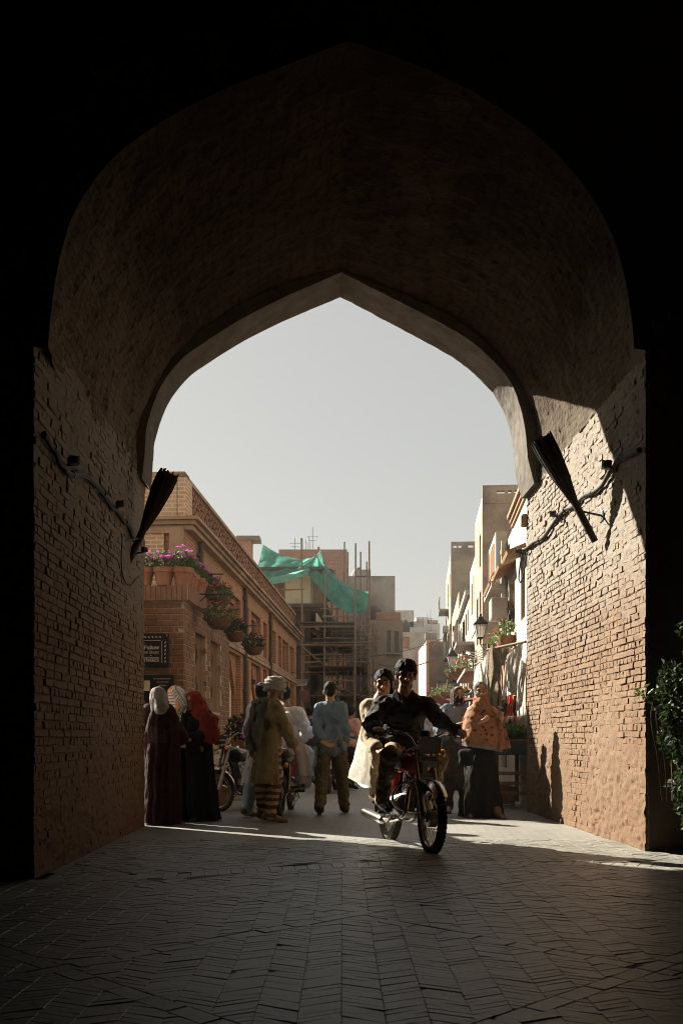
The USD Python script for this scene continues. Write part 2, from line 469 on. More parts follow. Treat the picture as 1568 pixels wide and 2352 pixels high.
def quadpolys(P):
    return list(shapely.polygons(P))


def chevron(cells, flip):
    """bricks on edge in zigzag columns, over the square's bounds"""
    x0, y0, x1, y1 = cells.bounds
    cw, p, sl = .152, .049, math.tan(math.radians(29))
    Q = []
    for c in range(int(math.floor(x0 / cw)) - 1, int(math.ceil(x1 / cw)) + 1):
        s = (sl if (c + flip) % 2 else -sl) * (.85 if flip else 1)
        k = np.arange(int(y0 / p) - 3, int(y1 / p) + 4)
        a, b = c * cw + .0003, (c + 1) * cw - .0003
        lo = k * p + .0013 + rng.normal(0, .0022, len(k)); hi = (k + 1) * p - .0013 + rng.normal(0, .0022, len(k))
        o = s * cw / 2
        Q.append(np.stack([np.stack([np.full(len(k), a), lo - o], 1), np.stack([np.full(len(k), b), lo + o], 1), np.stack([np.full(len(k), b), hi + o], 1), np.stack([np.full(len(k), a), hi - o], 1)], 1))
    return np.vstack(Q)


for i in range(-4, 5):
    for j in range(-4, 5):
        c = np.array([(i, j), (i + 1, j), (i + 1, j + 1), (i, j + 1)]) * PS
        ins = np.array([(1, 1), (-1, 1), (-1, -1), (1, -1)]) * BW
        cell = Polygon(PO + (c + ins) @ diag).intersection(region)
        if cell.is_empty or cell.area < .02:
            continue
        Q = chevron(cell, (i + j) % 2)
        r = shapely.intersection(shapely.polygons(Q), cell)
        polys += [q for q in r if q.geom_type == 'Polygon' and q.area > .0003]
for k in range(-4, 6):                                # the straight rows between the panels
    for d in (0, 1):
        u, w = diag[d], diag[1 - d]
        t = np.arange(-7, 7, .205)
        for q in t:
            P = np.array([(q + .003, -BW + .004), (q + .199, -BW + .004), (q + .199, BW - .004), (q + .003, BW - .004)])
            if d:                                     # the other rows run through
                f = ((q + .1) / PS + .5) % 1 - .5
                if abs(f) * PS < BW + .1:
                    c0 = (round((q + .1) / PS)) * PS
                    if q + .1 < c0:
                        P[1:3, 0] = min(q + .199, c0 - BW - .003)
                    else:
                        P[[0, 3], 0] = max(q + .003, c0 + BW + .003)
                    if P[1, 0] - P[0, 0] < .02:
                        continue
            pg = Polygon(PO + P[:, :1] * u + (P[:, 1:] + k * PS) * w)
            if region.contains(pg):
                polys.append(pg)
ln = smoothline([(-2.3, 6.42), (-1.29, 6.75), (-.3, 7.2), (.6, 7.5), (1.6, 7.45), (2.6, 7.3)], 8)
ls = shapely.LineString(ln)
for q in np.arange(0, ls.length - .1, .1):            # the bowed row of headers
    a, b = np.array(ls.interpolate(q).coords[0]), np.array(ls.interpolate(q + .094).coords[0])
    t = (b - a) / np.linalg.norm(b - a); nn = V(-t[1], t[0]); sk = t * .03
    pg = Polygon([a - nn * .1 - sk, b - nn * .1 - sk, b + nn * .1 + sk, a + nn * .1 + sk])
    polys.append(pg)


def paver(pg, z=.011):
    """a worn brick: sunk sides, rounded top edge"""
    P = np.array(shapely.geometry.polygon.orient(pg).exterior.coords)[:-1]
    n = len(P); c = P.mean(0); h = z + rng.normal(0, .0008) + .005 * (fbm(np.array([[c[0] * 2.2, c[1] * 2.2, 3.0]]), 3, 6)[0] - .5) - (.004 if rng.random() < .03 else 0)
    tl = rng.normal(0, .009, 2)
    sh = lambda s: c + (P - c) * (1 - s / (np.linalg.norm(P - c, axis=1, keepdims=True) + 1e-6))
    A, B = sh(0), sh(.0022)
    zt = lambda Q, h: h + (Q - c) @ tl
    h = max(h, .0086)
    v = np.vstack([np.c_[A, np.full(n, .002)], np.c_[A, zt(A, h - .0016)], np.c_[B, zt(B, h)]])
    f = []
    for r in (0, n):
        for k in range(n):
            m = (k + 1) % n
            f += [(r + k, r + m, r + n + m), (r + k, r + n + m, r + n + k)]
    f += [(2 * n, 2 * n + k, 2 * n + k + 1) for k in range(1, n - 1)]
    return v, np.array(f)


size = []
for q in polys:
    y = q.centroid.y
    size.append(q.area / y ** 3 if y > 3.2 and abs(q.centroid.x) < .356 * y else 0)
order = np.argsort(size)[::-1]
rest = MB()
for k, q in enumerate(order):
    v, f = paver(polys[q])
    if k < 300:
        obj('paving_brick', (v, f), 'paving', ground)
    else:
        rest.add(v, f)
obj('brick_paving', rest, 'paving', ground, kind='stuff')

# ================================================================== the gateway
gate = thing('gateway', 'old brick gateway with a deep pointed vault, seen from its dark inside', 'gateway')
AX = -0.0223
XL, XR = -1.97, 2.80
near_y = lambda x: 7.27 + .346 * x
ring_y = lambda x: 11.11 + .40 * x
back_y = lambda x: 11.72 + .455 * x


def A2W(x, y, h):
    return np.stack([np.asarray(x) + AX * np.asarray(y), np.asarray(y) + 0 * np.asarray(x), np.asarray(h) + 0 * np.asarray(x)], -1)


def px2prof(pts, a, b):
    """frame points on the plane y = a + b x -> (x across the passage, height)"""
    o = []; pts = smoothline(pts, 8)
    for px, py in pts:
        q = (px - 735.0) / FOC
        x = a * q / (1 - b * q); y = a + b * x
        o.append((x, EYE + (HZ - py) / FOC * y))
    return np.array(o)


def resample(p, n):
    d = np.r_[0, np.cumsum(np.linalg.norm(np.diff(p, axis=0), axis=1))]
    t = np.linspace(0, d[-1], n)
    return np.stack([np.interp(t, d, p[:, 0]), np.interp(t, d, p[:, 1])], 1)


nearL = px2prof([(110, 800), (115, 740), (125, 660), (140, 580), (165, 500), (205, 430), (262, 360), (340, 300), (440, 240), (560, 185), (680, 140), (760, 108), (800, 93)], 7.27, .346)
nearR = px2prof([(800, 93), (860, 112), (960, 150), (1060, 195), (1160, 255), (1250, 325), (1320, 400), (1370, 470), (1410, 550), (1435, 640), (1450, 730), (1456, 800)], 7.27, .346)
ringL = px2prof([(305, 1083), (310, 1020), (325, 955), (360, 880), (420, 800), (500, 730), (600, 675), (700, 640), (784, 617)], 11.11, .40)
ringR = px2prof([(784, 617), (860, 648), (960, 690), (1050, 735), (1120, 790), (1180, 860), (1220, 940), (1238, 1030), (1241, 1110)], 11.11, .40)
innL = px2prof([(346, 1128), (351, 1075), (357, 1010), (385, 930), (430, 870), (480, 833), (560, 783), (650, 738), (720, 708), (782, 682)], 11.72, .455)
innR = px2prof([(782, 682), (850, 718), (930, 760), (1000, 797), (1060, 835), (1100, 870), (1140, 915), (1165, 970), (1178, 1030), (1184, 1090), (1197, 1145)], 11.72, .455)
NV = 200
nearP = np.vstack([resample(nearL, NV), resample(nearR, NV)[1:]])
ringP = np.vstack([resample(ringL, NV), resample(ringR, NV)[1:]])
innP = np.vstack([resample(innL, NV), resample(innR, NV)[1:]])


def rough(P, amp, f, seed, k=1.0, edge=True):
    n = np.cross(np.gradient(P, axis=0), np.gradient(P, axis=1)); n /= np.linalg.norm(n, axis=-1, keepdims=True) + 1e-9
    q = P * np.array([f, f, f * k])
    d = fbm(q, 5, seed) - .5
    pit = np.clip(noise(q * 2.3, seed + 9) - .72, 0, 1) * 1.2
    w = np.minimum(1, np.arange(P.shape[1]) / 8.0)[None]      # none at the near lip, which meets the dark wall
    return P + n * (amp * (d - pit) * w)[..., None]


u = np.linspace(0, 1, 250)
prof = nearP[:, None] * (1 - u[None, :, None]) + ringP[:, None] * u[None, :, None]
wl = np.clip(np.arange(len(prof)) / 34, 0, 1)[:, None]; wl = wl * wl * (3 - 2 * wl)      # the walls run on into the vault
wu = np.clip(u / .16, 0, 1)[None]; wu = wu * wu * (3 - 2 * wu)
prof[..., 0] = np.where(prof[..., 0] < 0, XL + (prof[..., 0] - XL) * (1 - wu + wu * wl), XR + (prof[..., 0] - XR) * (1 - wu + wu * wl[::-1]))
yy = near_y(prof[..., 0]) * (1 - u) + ring_y(prof[..., 0]) * u
P = A2W(prof[..., 0], yy, prof[..., 1])
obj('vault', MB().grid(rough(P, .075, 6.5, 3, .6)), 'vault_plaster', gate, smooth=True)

# near face of the vault, dark hall round the camera
m = MB()
lip = prof[:, 0] + np.array([0, .0])
outer = np.c_[np.clip(lip[:, 0] * 3.2, -6.5, 7.5), np.maximum(lip[:, 1] * 1.0, 0) + 3.2 * np.sin(np.linspace(0, np.pi, len(lip)))]
Pn = A2W(lip[:, 0], near_y(lip[:, 0]), lip[:, 1]); Po = A2W(outer[:, 0], near_y(outer[:, 0]), outer[:, 1])
m.grid(np.stack([Pn, Po], 1))
hL, hR = nearP[0, 1], nearP[-1, 1]
for xa, h, xo in ((XL, hL, -6.5), (XR, hR, 7.5)):
    x = np.array([[xa, xa], [xo, xo]]); hh = np.array([[-.02, h], [-.02, h]])
    m.grid(A2W(x, near_y(x), hh))
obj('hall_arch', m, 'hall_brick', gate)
m = MB()
lo, hi = V(-6.4, -5.0, -.3), V(7.4, 14.2, 10.0)
for ax, s in ((0, 0), (0, 1), (1, 0), (2, 1)):
    c = (lo + hi) / 2; sz = hi - lo + .6
    c[ax] = (lo, hi)[s][ax]; sz[ax] = .3
    if ax == 0:                                       # the side walls stop at the outer face
        e = back_y((lo, hi)[s][0]) - .1; sz[1] = e - lo[1]; c[1] = (e + lo[1]) / 2
    if ax == 1:
        sz[0] -= 1.0
    if ax == 2:
        sz[1] = 9.6 - lo[1] + 1.0; c[1] = lo[1] + sz[1] / 2 - .2
    m.box(c, sz)
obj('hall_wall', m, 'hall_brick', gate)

# outer face with its opening
op = np.vstack([[(XL - .02, -.1)], [(XL - .02, ringP[0, 1])], innP[6:-6] + np.sign(innP[6:-6] - [0.2, 0]) * .015, [(XR + .02, ringP[-1, 1])], [(XR + .02, -.1)]])
face = Polygon([(-6.6, -.1), (7.6, -.1), (7.6, 10.4), (-6.6, 10.4)]).difference(Polygon(op).buffer(0))
T = lambda v: A2W(v[:, 0], back_y(v[:, 0]) + v[:, 2], v[:, 1])
obj('outer_face', MB().prism(face, T, -.35, -.012), 'gate_brick', gate)

# added unseen wall from gate towards porch, there to shade the street
a_, b_ = V(-2.74, 12.3), V(-3.34, 15.5); d_ = (b_ - a_) / np.linalg.norm(b_ - a_); ln_ = np.linalg.norm(b_ - a_)
m = MB().box((ln_ / 2, .2, 1.55), (ln_, .4, 3.1)).box((ln_ / 2, .2, 3.14), (ln_ + .1, .5, .09))
v_, f_ = m.arrays(); obj('added_shade_wall', (v_ @ rotz(math.atan2(d_[1], d_[0])).T + V(a_[0], a_[1], 0), f_), 'gate_brick', gate)

# the arch ring: front, soffit, back
m = MB()
RN = 40
gp = lambda p, yf, dy=0: A2W(p[:, 0], yf(p[:, 0]) + dy, p[:, 1])
F0, F1 = gp(ringP + np.c_[np.sign(ringP[:, 0] - .2) * .03, np.full(len(ringP), .02)], ring_y, -.01), gp(innP, ring_y, -.01)
B1 = gp(innP, back_y)
m.grid(np.stack([F0 * (1 - t) + F1 * t for t in np.linspace(0, 1, 8)], 1))
S = np.stack([F1 * (1 - t) + B1 * t for t in np.linspace(0, 1, 26)], 1)
S = S + ((fbm(S * 9, 4, 5) - .5) * .02)[..., None] * np.array([1, 0, 1])
m.grid(S)
obj('arch_ring', m, 'ring_plaster', gate, smooth=40)
for e in (0, -1):                                     # its sloping feet
    m = MB().grid(np.stack([[F0[e], F1[e]], [A2W(ringP[e, 0], back_y(ringP[e, 0]), ringP[e, 1]), B1[e]]], 0))
    obj('ring_foot', m, 'ring_plaster', gate)

# passage walls: mortar bed and bricks
TB = []
_f = [(0, 1, 5), (0, 5, 4), (1, 2, 6), (1, 6, 5), (2, 3, 7), (2, 7, 6), (3, 0, 4), (3, 4, 7)]
TB = np.array(_f + [tuple(i + 4 for i in t) for t in _f] + [(8, 9, 10), (8, 10, 11)])


def bricks(C, U, Vv, N, lu, lv, d, bev=.005, jit=.004):
    """(n, 12, 3) brick corners: C centres on the bed, U V N axes, half sizes lu lv, proud by d"""
    n = len(C)
    s = np.array([(-1, -1), (1, -1), (1, 1), (-1, 1)], float)
    lay = [(1.0, -.03), (1.0, None), (None, 0)]
    out = []
    for k in range(3):
        uu = s[None, :, 0] * (lu[:, None] - (bev if k == 2 else 0)) + rng.normal(0, jit * .5, (n, 4)); vv = s[None, :, 1] * (lv[:, None] - (bev if k == 2 else 0)) + rng.normal(0, jit * .4, (n, 4))
        w = np.full((n, 4), -.03) if k == 0 else d[:, None] + rng.normal(0, jit * .6, (n, 4)) - (bev if k == 1 else 0)
        out.append(C[:, None] + uu[..., None] * U + vv[..., None] * Vv + w[..., None] * N)
    return np.concatenate(out, 1)


def gate_wall(xa, y0, y1, htop, seed, nind):
    sg = 1.0 if xa < 0 else -1.0
    dirn = V(AX, 1, 0); dirn /= np.linalg.norm(dirn); N = V(sg, sg * -AX, 0); N /= np.linalg.norm(N)
    L = (y1 - y0) / dirn[1]
    o = A2W(xa, y0, 0.0)
    sv = np.linspace(0, L, int(L / .016)); hv = np.linspace(-.02, htop, int(htop / .014))
    S, H = np.meshgrid(sv, hv, indexing='ij')
    mask = lambda S, H: np.clip(1.6 * fbm(np.stack([S * .9, H * .75, 0 * S + seed], -1), 4, seed) - .52 + .34 * np.clip((H - 2.6) / 1.0, 0, 1) + .50 * np.clip((1.05 - H) / .7, 0, 1) - .40 * np.exp(-((H - 1.75) / .55) ** 2), 0, 1)
    M = mask(S, H)
    lump = fbm(np.stack([S * 11, H * 17, 0 * S], -1), 4, seed + 3) - .5
    pit = np.clip(noise(np.stack([S * 15, H * 21, 0 * S], -1), seed + 4) - .74, 0, 1)
    off = -.009 + .016 * M + lump * (.011 + .024 * M) - pit * (.02 + .06 * M)
    Pm = o + S[..., None] * dirn + H[..., None] * V(0, 0, 1) + off[..., None] * N
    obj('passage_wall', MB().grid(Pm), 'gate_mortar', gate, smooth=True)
    C, lu, lv, key = [], [], [], []
    ch = .0615; k = 0; h = .004
    while h < htop - .03:
        hd = k % 2
        l = .105 if hd else .213
        x = -rng.uniform(0, l)
        while x < L - .01:
            w = l * rng.uniform(.9, 1.1)
            a, b = max(x, 0), min(x + w, L)
            if b - a > .035:
                C.append((a + b) / 2 + 1j * (h + ch / 2 + .006 * (fbm(np.array([[a * 1.3, h, seed]]), 2, seed)[0] - .5))); lu.append((b - a) / 2 - .0048); lv.append(ch / 2 - .0036 - rng.uniform(0, .0024))
            x += w
        h += ch; k += 1
    C = np.array(C); lu, lv = np.array(lu), np.array(lv)
    Mb = mask(C.real, C.imag)
    d = .003 + rng.normal(0, .0028, len(C)) - .008 * Mb + np.where(rng.random(len(C)) < .04, -.012, 0)
    up = np.clip((C.imag - 2.2) / 1.0, 0, 1)
    d += up * rng.normal(.001, .006, len(C))
    cen = o + C.real[:, None] * dirn + C.imag[:, None] * V(0, 0, 1)
    ang = rng.normal(0, .02 + .03 * up, len(C))
    U = np.cos(ang)[:, None, None] * dirn + np.sin(ang)[:, None, None] * V(0, 0, 1)
    Vv = -np.sin(ang)[:, None, None] * dirn + np.cos(ang)[:, None, None] * V(0, 0, 1)
    B = bricks(cen, U, Vv, N, lu, lv, d, jit=.005)
    vis = np.where(Mb < .35, lu * lv / cen[:, 1] ** 3 * (.4 + np.abs(d + .01) * 30), 0)
    if xa > 0:
        vis[C.imag < .2] = 0
    od = np.argsort(vis)[::-1]
    rest = MB()
    for n_, q in enumerate(od):
        if n_ < nind:
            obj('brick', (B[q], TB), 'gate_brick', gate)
        else:
            rest.add(B[q], TB)
    obj('brickwork', rest, 'gate_brick', gate, kind='stuff')


gate_wall(XR, near_y(XR) + .0, 12.98, ringP[-1, 1] + .06, 21, 210)
gate_wall(XL, near_y(XL) + .0, 10.74, ringP[0, 1] + .06, 22, 90)
# ragged ends of the courses at the near corners
# ================================================================== materials of the street
mat('kiosk_brick', (.235, .112, .062), (.33, .17, .098), scale=2.5, rough=.9, bump=.4, bscale=90, island=.25, stain=(.12, .065, .04), stain_scale=1.5, stain_amt=.5)
mat('kiosk_mortar', (.36, .27, .18), (.44, .34, .23), scale=6, rough=.95, bump=.5, bscale=60)
mat('ledge_brick', (.23, .10, .06), (.33, .17, .10), scale=5, rough=.85, bump=.4, bscale=80, island=.3)
mat('plinth_stone', (.30, .235, .16), (.40, .32, .22), scale=2.5, rough=.9, bump=.4, bscale=45, stain=(.18, .13, .09), stain_amt=.5)
mat('trim_plaster', (.26, .165, .10), (.36, .24, .155), scale=2, rough=.9, bump=.4, bscale=30, stain=(.12, .075, .05), stain_scale=1.3, stain_amt=.75)
mat('cream_plaster', (.60, .50, .35), (.68, .58, .42), scale=1.5, rough=.9, bump=.3, bscale=30, stain=(.38, .29, .19), stain_amt=.5)
brickmat('facade_brick', (.36, .17, .092), (.27, .122, .064), (.42, .27, .17), w=.22, h=.062, stain=(.20, .11, .07), stain_amt=.45)
brickmat('worn_brick', (.42, .235, .14), (.32, .17, .10), (.56, .43, .30), w=.22, h=.075, stain=(.55, .42, .29), stain_amt=.8, msize=.014)
brickmat('red_brick_far', (.34, .17, .115), (.28, .14, .09), (.36, .27, .21), w=.3, h=.1, stain=(.20, .13, .10), stain_amt=.5)
mat('dark_gap', (.035, .024, .018), rough=.9)
mat('parapet_brick', (.29, .135, .074), (.40, .205, .118), scale=3, rough=.9, bump=.3, bscale=40, island=.2, stain=(.10, .06, .04), stain_scale=.8, stain_amt=.6)
mat('pipe_iron', (.045, .035, .028), (.09, .065, .05), scale=6, rough=.7)
mat('black_iron', (.015, .014, .013), (.03, .027, .024), scale=20, rough=.5, spec=.4)
mat('terracotta', (.22, .082, .042), (.30, .125, .068), scale=7, rough=.8, bump=.2, bscale=60, stain=(.33, .21, .14), stain_scale=5, stain_amt=.4)
mat('basket_fibre', (.10, .042, .022), (.16, .075, .04), scale=30, rough=.95, bump=.8, bscale=120)
mat('soil', (.05, .035, .025), (.08, .055, .04), scale=30, rough=1, bump=.5)
mat('leaf', (.10, .15, .035), (.20, .25, .065), scale=5, rough=.5, island=.4, transl=.35, spec=.4)
mat('leaf_dark', (.028, .052, .013), (.06, .095, .026), scale=5, rough=.5, island=.5, transl=.25, spec=.25)
mat('petal_magenta', (.55, .06, .42), (.75, .22, .68), scale=8, rough=.7, island=.25, transl=.4)
mat('petal_red', (.72, .04, .09), (.80, .14, .20), scale=8, rough=.7, island=.25, transl=.4)
mat('white_wall', (.31, .285, .24), (.38, .35, .30), scale=.8, rough=.9, bump=.25, bscale=14, stain=(.20, .165, .125), stain_scale=.7, stain_amt=.45)
mat('tan_wall', (.22, .175, .125), (.29, .24, .175), scale=.9, rough=.9, bump=.25, bscale=14, stain=(.20, .15, .10), stain_amt=.5)
mat('brown_render', (.26, .19, .14), (.36, .28, .21), scale=.7, rough=.92, bump=.35, bscale=14, stain=(.13, .098, .073), stain_scale=1.0, stain_amt=.8)
mat('concrete', (.25, .225, .195), (.35, .32, .28), scale=.6, rough=.92, bump=.3, bscale=10, stain=(.13, .112, .095), stain_scale=.7, stain_amt=.8)
mat('concrete_pale', (.34, .30, .26), (.45, .41, .36), scale=.6, rough=.92, bump=.3, bscale=10, stain=(.20, .17, .145), stain_scale=.7, stain_amt=.7)
mat('pink_render', (.42, .27, .20), (.50, .34, .26), scale=.6, rough=.92, stain=(.28, .18, .13), stain_amt=.6)
mat('wood_brown', (.20, .105, .05), (.30, .17, .085), scale=5, rough=.7, stretch=(3, 3, .4))
mat('old_timber', (.045, .030, .02), (.095, .064, .042), scale=3, rough=.85, bump=.4, stretch=(3, 3, .5))
mat('window_dark', (.025, .022, .02), (.05, .043, .036), scale=2, rough=.25, spec=.5)
mat('pale_frame', (.48, .43, .35), rough=.6)
mat('bamboo', (.115, .075, .045), (.20, .135, .08), scale=5, rough=.75, stretch=(1, 1, 1))
mat('net_green', (.05, .25, .19), (.12, .40, .31), scale=2.2, rough=.85, transl=.55, stain=(.28, .40, .33), stain_scale=1.4, stain_amt=.55, bump=.25, bscale=25)
mat('net_pale', (.16, .46, .36), (.28, .56, .45), scale=1.5, rough=.75, transl=.5, bump=.2, bscale=25)
mat('white_plastic', (.72, .72, .70), rough=.4, spec=.4)
mat('sheet_metal', (.30, .28, .25), (.38, .35, .31), scale=3, rough=.5, metal=.3)
mat('sign_black', (.018, .016, .015), (.025, .022, .02), scale=6, rough=.45, spec=.3)
mat('sign_print', (.72, .58, .44), rough=.6)
mat('sign_red', (.55, .06, .04), rough=.6)
mat('steel', (.5, .48, .45), rough=.3, metal=.9)


def frame(loc, ang):
    """local x, y, z -> the point, for a thing at loc turned by ang"""
    R = rotz(ang); loc = np.asarray(loc, float)
    return lambda p: np.asarray(p, float) @ R.T + loc


def leaves(n, c, r, size, seed, droop=.25, shell=.35):
    """n bent leaf blades through an ellipsoid round c"""
    q = np.random.default_rng(seed)
    d = q.normal(size=(n, 3)); d /= np.linalg.norm(d, axis=1, keepdims=True)
    rad = (shell + (1 - shell) * q.random(n) ** .5)[:, None]
    p = np.asarray(c) + d * rad * np.asarray(r) * (1 + .25 * (noise(d * 2.2 + seed, seed)[:, None] - .5))
    a = d * .6 + q.normal(size=(n, 3)) * .7 + V(0, 0, .25 - droop); a /= np.linalg.norm(a, axis=1, keepdims=True)
    b = np.cross(a, q.normal(size=(n, 3))); b /= np.linalg.norm(b, axis=1, keepdims=True) + 1e-9
    s = size * q.uniform(.6, 1.3, n)[:, None]
    up = np.cross(a, b)
    v = np.stack([p, p + a * s * .5 + b * s * .28 + up * s * .08, p + a * s, p + a * s * .5 - b * s * .28 + up * s * .08], 1)
    k = np.arange(n)[:, None] * 4
    return v.reshape(-1, 3), np.vstack([k + [0, 1, 2], k + [0, 2, 3]])


def petals(n, c, r, size, seed, top=True):
    """n five-petalled blooms on the upper side of a plant"""
    q = np.random.default_rng(seed); m = MB()
    for _ in range(n):
        d = q.normal(size=3); d /= np.linalg.norm(d)
        if top:
            d[2] = abs(d[2]) * .9 + .15
        p = np.asarray(c) + d * np.asarray(r) * q.uniform(.85, 1.12)
        a = d + q.normal(size=3) * .5 + V(0, -.5, .2); a /= np.linalg.norm(a)
        u = np.cross(a, q.normal(size=3)); u /= np.linalg.norm(u); w = np.cross(a, u)
        s = size * q.uniform(.7, 1.25); g = np.linspace(0, 2 * np.pi, 10, endpoint=False)
        rr = np.where(np.arange(10) % 2, .55, 1.0) * s
        ring = p + rr[:, None] * (np.cos(g)[:, None] * u + np.sin(g)[:, None] * w) + a * s * .25
        m.add(np.vstack([ring, p]), [(k, (k + 1) % 10, 10) for k in range(10)])
    return m


def pot_plant(label, loc, r=.16, h=.27, petal='petal_magenta', leaf='leaf', seed=0, group=None, fol=(.21, .21, .15), nfl=26, nl=420):
    t = thing('flower_pot', label, 'flower pot', loc, group=group)
    m = MB().lathe([(0, 0), (r * .66, 0), (r * .93, h * .72), (r * 1.02, h * .72), (r * 1.08, h), (r * .95, h), (r * .93, h * .9), (0, h * .9)], 28)
    obj('pot', m, 'terracotta', t, smooth=40)
    obj('soil', MB().lathe([(0, h * .92), (r * .94, h * .92)], 20), 'soil', t)
    c = V(0, 0, h + fol[2] * .62)
    obj('foliage', leaves(nl, c, fol, .055, seed), leaf, t, kind='stuff')
    obj('flowers', petals(nfl, c + V(0, 0, .02), np.array(fol) * 1.08, .03, seed + 1), petal, t, kind='stuff')
    return t


def basket(label, loc, wall, r=.2, petal='petal_red', leaf='leaf_dark', seed=0, group=None, nl=520, nfl=20, mat_='basket_fibre', side=-1):
    """a hanging bowl under an iron bracket that springs from the wall; wall: how far off the wall is along side"""
    t = thing('hanging_basket', label, 'hanging basket', loc, group=group)
    obj('bowl', MB().lathe([(0, -.17), (r * .5, -.155), (r * .85, -.09), (r, 0), (r * .94, 0), (r * .8, -.07), (0, -.1)], 24), mat_, t, smooth=40)
    c = V(0, 0, .09)
    obj('foliage', leaves(nl, c, (r * 1.25, r * 1.25, .17), .06, seed, droop=.5), leaf, t, kind='stuff')
    if nfl:
        obj('flowers', petals(nfl, c + V(0, 0, .03), (r * 1.2, r * 1.2, .18), .032, seed + 5), petal, t, kind='stuff')
    m = MB()
    top = .42
    for k in range(3):
        a = k * 2.09
        m.bar((r * .95 * math.cos(a), r * .95 * math.sin(a), 0), (0, 0, top), .004, 5)
    obj('chain', m, 'black_iron', t, kind='stuff')
    m = MB().bar((side * wall, 0, top + .02), (-side * .06, 0, top + .02), .013, 6)
    m.bar((side * wall, 0, top - .2), (side * wall * .45, 0, top + .02), .009, 6).box((side * wall, 0, top - .08), (.012, .05, .3))
    obj('bracket', m, 'black_iron', t)
    return t


def panel(parent, name, T, outline, holes, mat_, d0, d1):
    """a wall face in its own (u, z): outline less holes, from depth d0 to d1 along the third axis"""
    g = Polygon(outline)
    for h in holes:
        g = g.difference(h)
    return obj(name, MB().prism(g, T, d0, d1), mat_, parent)


def arch_poly(x0, x1, z0, z1, rise=.55):
    w = (x1 - x0) / 2; cx = (x0 + x1) / 2; zs = z1 - w * 1.25
    t = np.linspace(0, 1, 9)
    L = [(x0 + w * (1 - (1 - k) ** 1.7) * 1.0, zs + (z1 - zs) * math.sin(k * math.pi / 2) ** .9) for k in t]
    R = [(2 * cx - a, b) for a, b in L[:-1][::-1]]
    return Polygon([(x0, z0)] + L + R + [(x1, z0)])


# ================================================================== left: low brick block with the flower terrace
DL = math.atan2(1, .0564)                              # local x runs up the street, local y goes into the house
k0 = V(-2.565, 15.63, 0); kiosk = thing('brick_porch', 'low red brick block with a flower pot ledge beside the gate', 'brick building', k0, DL)
KL, KD, KH = 4.25, 4.2, 3.25
m = MB().box((KL / 2, KD / 2 + .12 * 0 + .0, KH / 2), (KL - .24, KD - .24, KH))
obj('core', m, 'kiosk_mortar', kiosk)
m = MB().box((KL / 2, KD / 2, .42), (KL + .14, KD + .14, .84)); obj('plinth', m, 'plinth_stone', kiosk)
m = MB().box((KL / 2, KD / 2, 3.36), (KL + .16, KD + .16, .25)); obj('ledge', m, 'kiosk_mortar', kiosk)
holes = [(.85, 1.8, 1.5, 2.86), (2.25, 3.25, 1.5, 2.86)]
g = sbox(.0, .8, KL, KH)
for h in holes:
    g = g.difference(sbox(h[0], h[2], h[1], h[3]))
m = MB().prism(g, lambda v: np.stack([v[:, 0], v[:, 2], v[:, 1]], -1), .004, .1).box((.05, KD / 2, KH / 2 + .4), (.092, KD - .1, KH - .8)); obj('mortar_face', m, 'kiosk_mortar', kiosk, kind='stuff')
C, U, Nn, lu = [], [], [], []
rh = .098
for side in (0, 1):
    L = KL if side == 0 else KD
    for r in range(int((KH - .86) / rh)):
        z = .87 + rh * (r + .5); x = -rng.uniform(0, .2) if r % 2 else -.01
        while x < L:
            w = rng.choice([.225, .225, .115]); a, b = max(x, .0), min(x + w, L); x += w
            if b - a < .05:
                continue
            if side == 0 and any(h[0] - .04 < (a + b) / 2 < h[1] + .04 and h[2] < z < h[3] for h in holes):
                continue
            if side == 1 and (a + b) / 2 > 1.6:
                continue
            C.append(((a + b) / 2, 0, z) if side == 0 else (0, (a + b) / 2, z)); U.append((1, 0, 0) if side == 0 else (0, 1, 0)); Nn.append((0, -1, 0) if side == 0 else (-1, 0, 0)); lu.append((b - a) / 2 - .006)
C, U, Nn, lu = map(np.array, (C, U, Nn, lu))
B = bricks(C + Nn * .0, U[:, None], np.tile(V(0, 0, 1), (len(C), 1, 1)), Nn[:, None], lu, np.full(len(C), rh / 2 - .006), .006 + rng.normal(0, .003, len(C)), jit=.003)
wp = frame(k0, DL)(C)
vis = np.where((wp[:, 0] / wp[:, 1] > -.206) & (C[:, 0] < 3.9), lu / wp[:, 1] ** 2 * np.where(Nn[:, 0] < 0, 1, .25), 0)
rest = MB()
for n_, q in enumerate(np.argsort(vis)[::-1]):
    if n_ < 285:
        obj('brick', (B[q], TB), 'kiosk_brick', kiosk)
    else:
        rest.add(B[q], TB)
obj('brickwork', rest, 'kiosk_brick', kiosk, kind='stuff')
for h in holes:                                        # blind panels with stepped slots
    m = MB(); x0, x1, z0, z1 = h
    m.box(((x0 + x1) / 2, .108, (z0 + z1) / 2), (x1 - x0, .02, z1 - z0))
    obj('niche', m, 'kiosk_brick', kiosk)
    m = MB(); cx = x0 + .36
    for w, a, b in ((.10, .05, .97), (.3, .62, .86), (.46, .68, .8), (.3, .15, .44), (.46, .22, .36)):
        m.box((cx, .092 - w * .02, z0 + (a + b) / 2 * (z1 - z0)), (w, .014 + .002 * w, (b - a) * (z1 - z0)))
    obj('slot', m, 'dark_gap', kiosk)
for s, L in ((0, KL + .14), (1, 1.7)):                 # soldier bricks round the ledge
    for k in range(int(L / .085)):
        c = (-.07 + .085 * (k + .5), -.085, 3.36) if s == 0 else (-.085, -.07 + .085 * (k + .5), 3.36)
        obj('ledge_brick', MB().box(c, (.077, .03, .25 - .004) if s == 0 else (.03, .077, .25 - .004), bev=.006), 'ledge_brick', kiosk)

